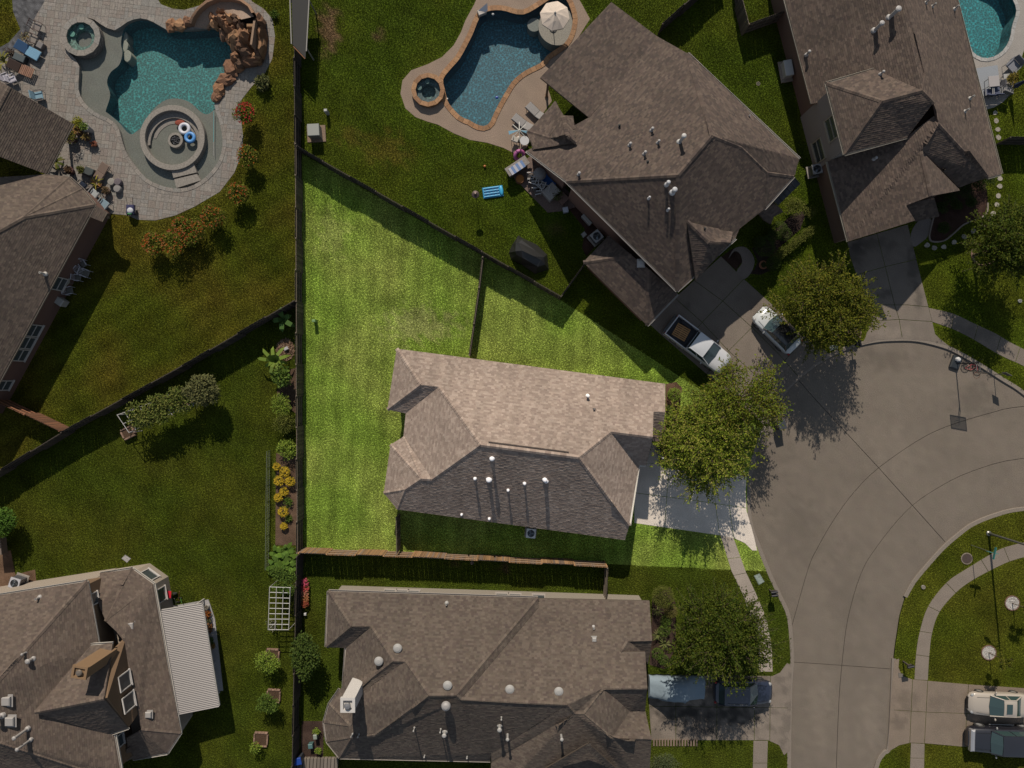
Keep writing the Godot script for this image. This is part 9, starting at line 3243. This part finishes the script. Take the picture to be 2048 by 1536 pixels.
	# white pipe trellis with climbing vine, and the netting
	var tr := thing("pipe_trellis", "white pipe trellis roof half covered by vine at the dark fence", "trellis", q(B1, 1905, 470, 0))
	var c00 := q(B1, 1842, 300, 1.9)
	var c10 := q(B1, 1982, 305, 1.9)
	var c01 := q(B1, 1832, 592, 1.9)
	var c11 := q(B1, 1972, 592, 1.9)
	for k in 9:
		gm = MB.new()
		gm.col = Color(0.34, 0.33, 0.32)
		bar(gm, c00.lerp(c01, k / 8.0), c10.lerp(c11, k / 8.0), 0.03)
		part(tr, "cross_pipe", gm, M.plastic)
	for k in 4:
		gm = MB.new()
		gm.col = Color(0.34, 0.33, 0.32)
		bar(gm, c00.lerp(c10, k / 3.0) + Vector3.UP * 0.05, c01.lerp(c11, k / 3.0) + Vector3.UP * 0.05, 0.028)
		part(tr, "long_pipe", gm, M.plastic)
	for p: Vector3 in [c00, c10, c01, c11]:
		gm = MB.new()
		gm.col = Color(0.3, 0.29, 0.28)
		bar(gm, Vector3(p.x, -0.02, p.z), p, 0.03)
		part(tr, "post", gm, M.plastic)
	var rg := RandomNumberGenerator.new()
	rg.seed = 91
	var vm := MB.new()
	for k in 16:
		leaf_cloud(vm, rg, q(B1, 1860 + 140 * rg.randf(), 185 + 150 * rg.randf(), 1.7), Vector3(0.45, 0.3, 0.4), 150, 0.13, [Color(0.05, 0.085, 0.018), Color(0.07, 0.105, 0.02)], 0.1)
	part(tr, "vine", vm, M.leaf)
	for e: Array in [[1855, 525], [1880, 570], [1865, 545]]:
		shrub("herb_clump", "scraggly stems growing under the white pipe trellis", q(B1, e[0], e[1], 0), Vector3(0.3, 0.5, 0.3), 60, 0.12, [Color(0.15, 0.14, 0.1), Color(0.06, 0.08, 0.02)], 360 + int(e[0]), "stems under the trellis", 0, [], 0.5, "plant")
	var net := thing("garden_net", "long low garden netting on stakes beside the marigold bed", "netting", q(A9, 1820, 800, 0))
	var n0 := q(A9, 1820, 420, 0.9)
	var n1 := q(A9, 1810, 1230, 0.9)
	for k in 8:
		gm = MB.new()
		gm.col = Color(0.1, 0.12, 0.09)
		var p := n0.lerp(n1, k / 7.0)
		bar(gm, Vector3(p.x, 0, p.z), p, 0.015)
		part(net, "stake", gm, M.plastic)
	gm = MB.new()
	gm.col = Color(0.17, 0.19, 0.17)
	for k in 3:
		bar(gm, n0 - Vector3.UP * 0.38 * k, n1 - Vector3.UP * 0.38 * k, 0.01)
	for k in 46:
		var p := n0.lerp(n1, k / 45.0)
		bar(gm, Vector3(p.x, 0.02, p.z), p, 0.006)
	part(net, "mesh", gm, M.plastic)
	# leaf pile in the fence corner
	var pile := thing("leaf_pile", "heap of dry brown leaves in the fence garden", "leaves", q(A5, 1950, 1020, 0))
	gm = MB.new()
	for k in 900:
		var a := rg.randf() * TAU
		var r := sqrt(rg.randf())
		var p := pile.position + Vector3(cos(a) * r * 0.7, 0.22 * (1.0 - r) + 0.02, sin(a) * r * 0.85)
		gm.col = [Color(0.16, 0.1, 0.065), Color(0.11, 0.07, 0.05), Color(0.2, 0.14, 0.1)][rg.randi() % 3] * (0.7 + 0.5 * rg.randf())
		leaf(gm, p, Vector3(rg.randfn(), 0.3, rg.randfn()).normalized(), Vector3.UP, 0.15, 0.08)
	stuff(part(pile, "dry_leaves", gm, M.leaf))
	crate("paper_bag", "crumpled pale bag on the heap of dry leaves", "bag", q(A5, 1955, 1015, 0.25), 0.5, Vector3(0.35, 0.14, 0.25), Color(0.26, 0.25, 0.26), Color(0.3, 0.29, 0.3), M.cloth)
	# tool bench at the left edge
	crate("work_bench", "weathered wooden bench top cluttered with tools at the house corner", "bench", q(A9, 12, 1060, 0.6), 0.1, Vector3(0.9, 0.75, 1.3), Color(0.1, 0.075, 0.06), Color(0.13, 0.1, 0.085), M.wood)

	# ---- south yard
	pm = MB.new()
	var planks := thing("wooden_deck", "weathered grey plank deck at the foot of the long house", "deck", q(B2, 270, 1510, 0))
	for k in 12:
		gm = MB.new()
		gm.col = Color(0.13, 0.11, 0.09) * (0.8 + 0.4 * rg.randf())
		gm.slab(q(B2, 155 + k * 24, 1520, 0.15), Vector3(0.24, 0.3, 1.3), 0.01, Basis(Vector3.UP, -0.05))
		part(planks, "plank", gm, M.wood)
	crate("trash_bin", "dark lidded bin with a blue top by the plank deck", "bin", q(B2, 175, 1455, 0.2), 0.2, Vector3(0.6, 0.9, 0.55), Color(0.03, 0.032, 0.04), Color(0.01, 0.04, 0.22))
	crate("compost_box", "small teal composter in the dark bed", "box", q(B2, 252, 1370, 0.1), 0.1, Vector3(0.36, 0.5, 0.36), Color(0.05, 0.1, 0.1), Color(0.06, 0.12, 0.12))
	crate("compost_box", "small pale green hutch in the dark bed", "box", q(B2, 285, 1305, 0.1), 0.1, Vector3(0.3, 0.55, 0.36), Color(0.15, 0.17, 0.14), Color(0.18, 0.2, 0.17))
	crate("bucket", "white bucket in the grass by the flower border", "bucket", q(B2, 210, 482, 0.05), 0.0, Vector3(0.2, 0.25, 0.2), Color(0.3, 0.3, 0.3), Color(0.34, 0.34, 0.34))
	disc("drain_cover", "round grey drain cover in the shaded strip beside the cedar fence", "drain", q(B2, 1345, 135, 0), 0.14, 0.05, Color(0.12, 0.12, 0.11), Color(0.07, 0.05, 0.04))
	var step := thing("entry_ramp", "slatted wooden ramp at the lower edge of the stained driveway", "ramp", q(B3, 1195, 1362, 0))
	for k in 16:
		gm = MB.new()
		gm.col = Color(0.15, 0.105, 0.08) * (0.85 + 0.3 * rg.randf())
		gm.box(q(B3, 1050 + k * 19.5, 1362, 0.05), Vector3(0.12, 0.08, 0.55))
		part(step, "slat", gm, M.wood)

	# ---- curved bench by the front walk
	var bn := thing("curved_bench", "grey curved stone bench along the front walk", "bench", q(B5, 405, 610, 0))
	for k in 3:
		gm = MB.new()
		gm.col = Color(0.11, 0.11, 0.12)
		gm.slab(q(B5, 392 + k * 8, 590 + k * 30, 0.4), Vector3(0.24, 0.12, 0.33), 0.02, Basis(Vector3.UP, 0.45 - k * 0.15))
		gm.box(q(B5, 392 + k * 8, 590 + k * 30, 0.17), Vector3(0.16, 0.34, 0.2))
		part(bn, "seat_block", gm, M.stone)
	crate("path_light", "small white box light beside the curved bench", "light box", q(B5, 424, 668, 0), 0.2, Vector3(0.16, 0.3, 0.16), Color(0.3, 0.3, 0.3), Color(0.5, 0.5, 0.5))
	potted("round terracotta pot in the dark bed of the two storey house", q(A6, 1787, 448, 0), 0.32, 0.4, Color(0.22, 0.09, 0.04), 0.14, [Color(0.04, 0.05, 0.02)], 371)

	# ---- north-east pool deck
	var TD := Vector2(1900, 90)
	var KD := 148.0 / 1516.0
	chair("lounge_chair", "grey sling lounge chair at the edge of the pale pool deck", qz(TD, KD, 1220, 470, 0.02), -2.4, 1.0, Color(0.13, 0.135, 0.155), Color(0.11, 0.115, 0.13), "deck chairs by the teal pool")
	chair("lounge_chair", "grey padded armchair by the golden shrub", qz(TD, KD, 1090, 950, 0.02), 1.2, 0.85, Color(0.17, 0.165, 0.165), Color(0.08, 0.08, 0.085), "deck chairs by the teal pool")
	chair("dining_chair", "dark chair pulled up to the pale dining table", qz(TD, KD, 905, 850, 0.02), 3.1, 0.55, Color(0.08, 0.08, 0.09), Color(0.09, 0.09, 0.1), "dining chairs by the teal pool")
	chair("dining_chair", "navy cushioned bench chair below the pale dining table", qz(TD, KD, 860, 990, 0.02), 1.6, 0.8, Color(0.05, 0.06, 0.1), Color(0.2, 0.2, 0.2), "dining chairs by the teal pool")
	chair("dining_chair", "navy cushioned chair beside the roof edge", qz(TD, KD, 710, 1020, 0.02), 1.6, 0.7, Color(0.05, 0.06, 0.1), Color(0.2, 0.2, 0.2), "dining chairs by the teal pool")
	table("pale grey dining table on the blue grey rug", qz(TD, KD, 780, 820, 0.03), 0.1, 0.85, 0.85, 0.74, Color(0.26, 0.24, 0.24))
	table("small pale side table behind the padded armchair", qz(TD, KD, 1090, 715, 0.02), 0.1, 0.5, 0.6, 0.45, Color(0.26, 0.26, 0.26))
	var uf := thing("folded_umbrella", "closed navy cantilever umbrella leaning over the lawn edge", "umbrella", qz(TD, KD, 1215, 915, 0))
	gm = MB.new()
	gm.col = Color(0.05, 0.05, 0.055)
	var ua := uf.position
	bar(gm, ua, ua + Vector3(0.1, 2.3, 0.02), 0.03)
	part(uf, "pole", gm, M.metal)
	gm = MB.new()
	gm.col = Color(0.01, 0.018, 0.05)
	var u0 := ua + Vector3(0.02, 0.75, 0)
	for k in 6:
		var a := TAU * k / 6
		gm.cyl(u0 + Vector3(cos(a) * 0.1, 0.0, sin(a) * 0.1), ua + Vector3(0.1, 2.3, 0.02), 0.11, 0.02, 6)
	part(uf, "folded_canopy", gm, M.cloth)


func _ready() -> void:
	rng.seed = 7
	blotch.seed = 4
	blotch.frequency = 0.12
	blotch.fractal_octaves = 3
	speck.seed = 9
	speck.frequency = 0.45
	speck.fractal_octaves = 3
	# camera: straight down from a drone, the top of the picture to -z
	var cam := Camera3D.new()
	cam.name = "camera"
	cam.position = Vector3(0, CAM_H, 0)
	cam.basis = Basis(Vector3.RIGHT, Vector3(0, 0, -1), Vector3.UP)
	cam.fov = rad_to_deg(2.0 * atan(768.0 / FOCAL))
	cam.near = 0.5
	cam.far = 1500.0
	cam.current = true
	add_child(cam)
	# sky, sun, exposure
	var sky := ProceduralSkyMaterial.new()
	sky.sky_top_color = Color(0.56, 0.62, 0.7)
	sky.sky_horizon_color = Color(0.76, 0.78, 0.8)
	sky.sky_curve = 0.12
	sky.ground_bottom_color = Color(0.1, 0.1, 0.07)
	sky.ground_horizon_color = Color(0.4, 0.42, 0.4)
	var env := Environment.new()
	env.background_mode = Environment.BG_SKY
	env.sky = Sky.new()
	env.sky.sky_material = sky
	env.background_energy_multiplier = 0.64
	env.tonemap_mode = Environment.TONE_MAPPER_LINEAR
	env.tonemap_exposure = 1.17
	env.sdfgi_enabled = true
	env.ssao_enabled = true
	env.ssil_enabled = true
	var we := WorldEnvironment.new()
	we.name = "environment"
	we.environment = env
	add_child(we)
	var sun := DirectionalLight3D.new()
	sun.name = "sun"
	sun.light_energy = 1.5
	sun.light_color = Color(1.0, 0.955, 0.89)
	sun.light_angular_distance = 0.5
	sun.shadow_enabled = true
	var el := deg_to_rad(37.5)
	var az := deg_to_rad(5.5)
	var travel := Vector3(sin(az) * cos(el), -sin(el), cos(az) * cos(el))
	sun.basis = Basis.looking_at(travel, Vector3.UP)
	sun.position = -travel * 60.0
	add_child(sun)

	materials()
	var stages := [pools_first, build_ground, build_street, build_subject_house, build_north_house, build_northeast_house, build_south_house, build_southwest_house, build_northwest_house, build_fences, build_pools, build_trees, build_vehicles, build_yard_things, build_grass]
	for s: Callable in stages:
		var t0 := Time.get_ticks_msec()
		s.call()
		print(s.get_method(), " ", Time.get_ticks_msec() - t0)
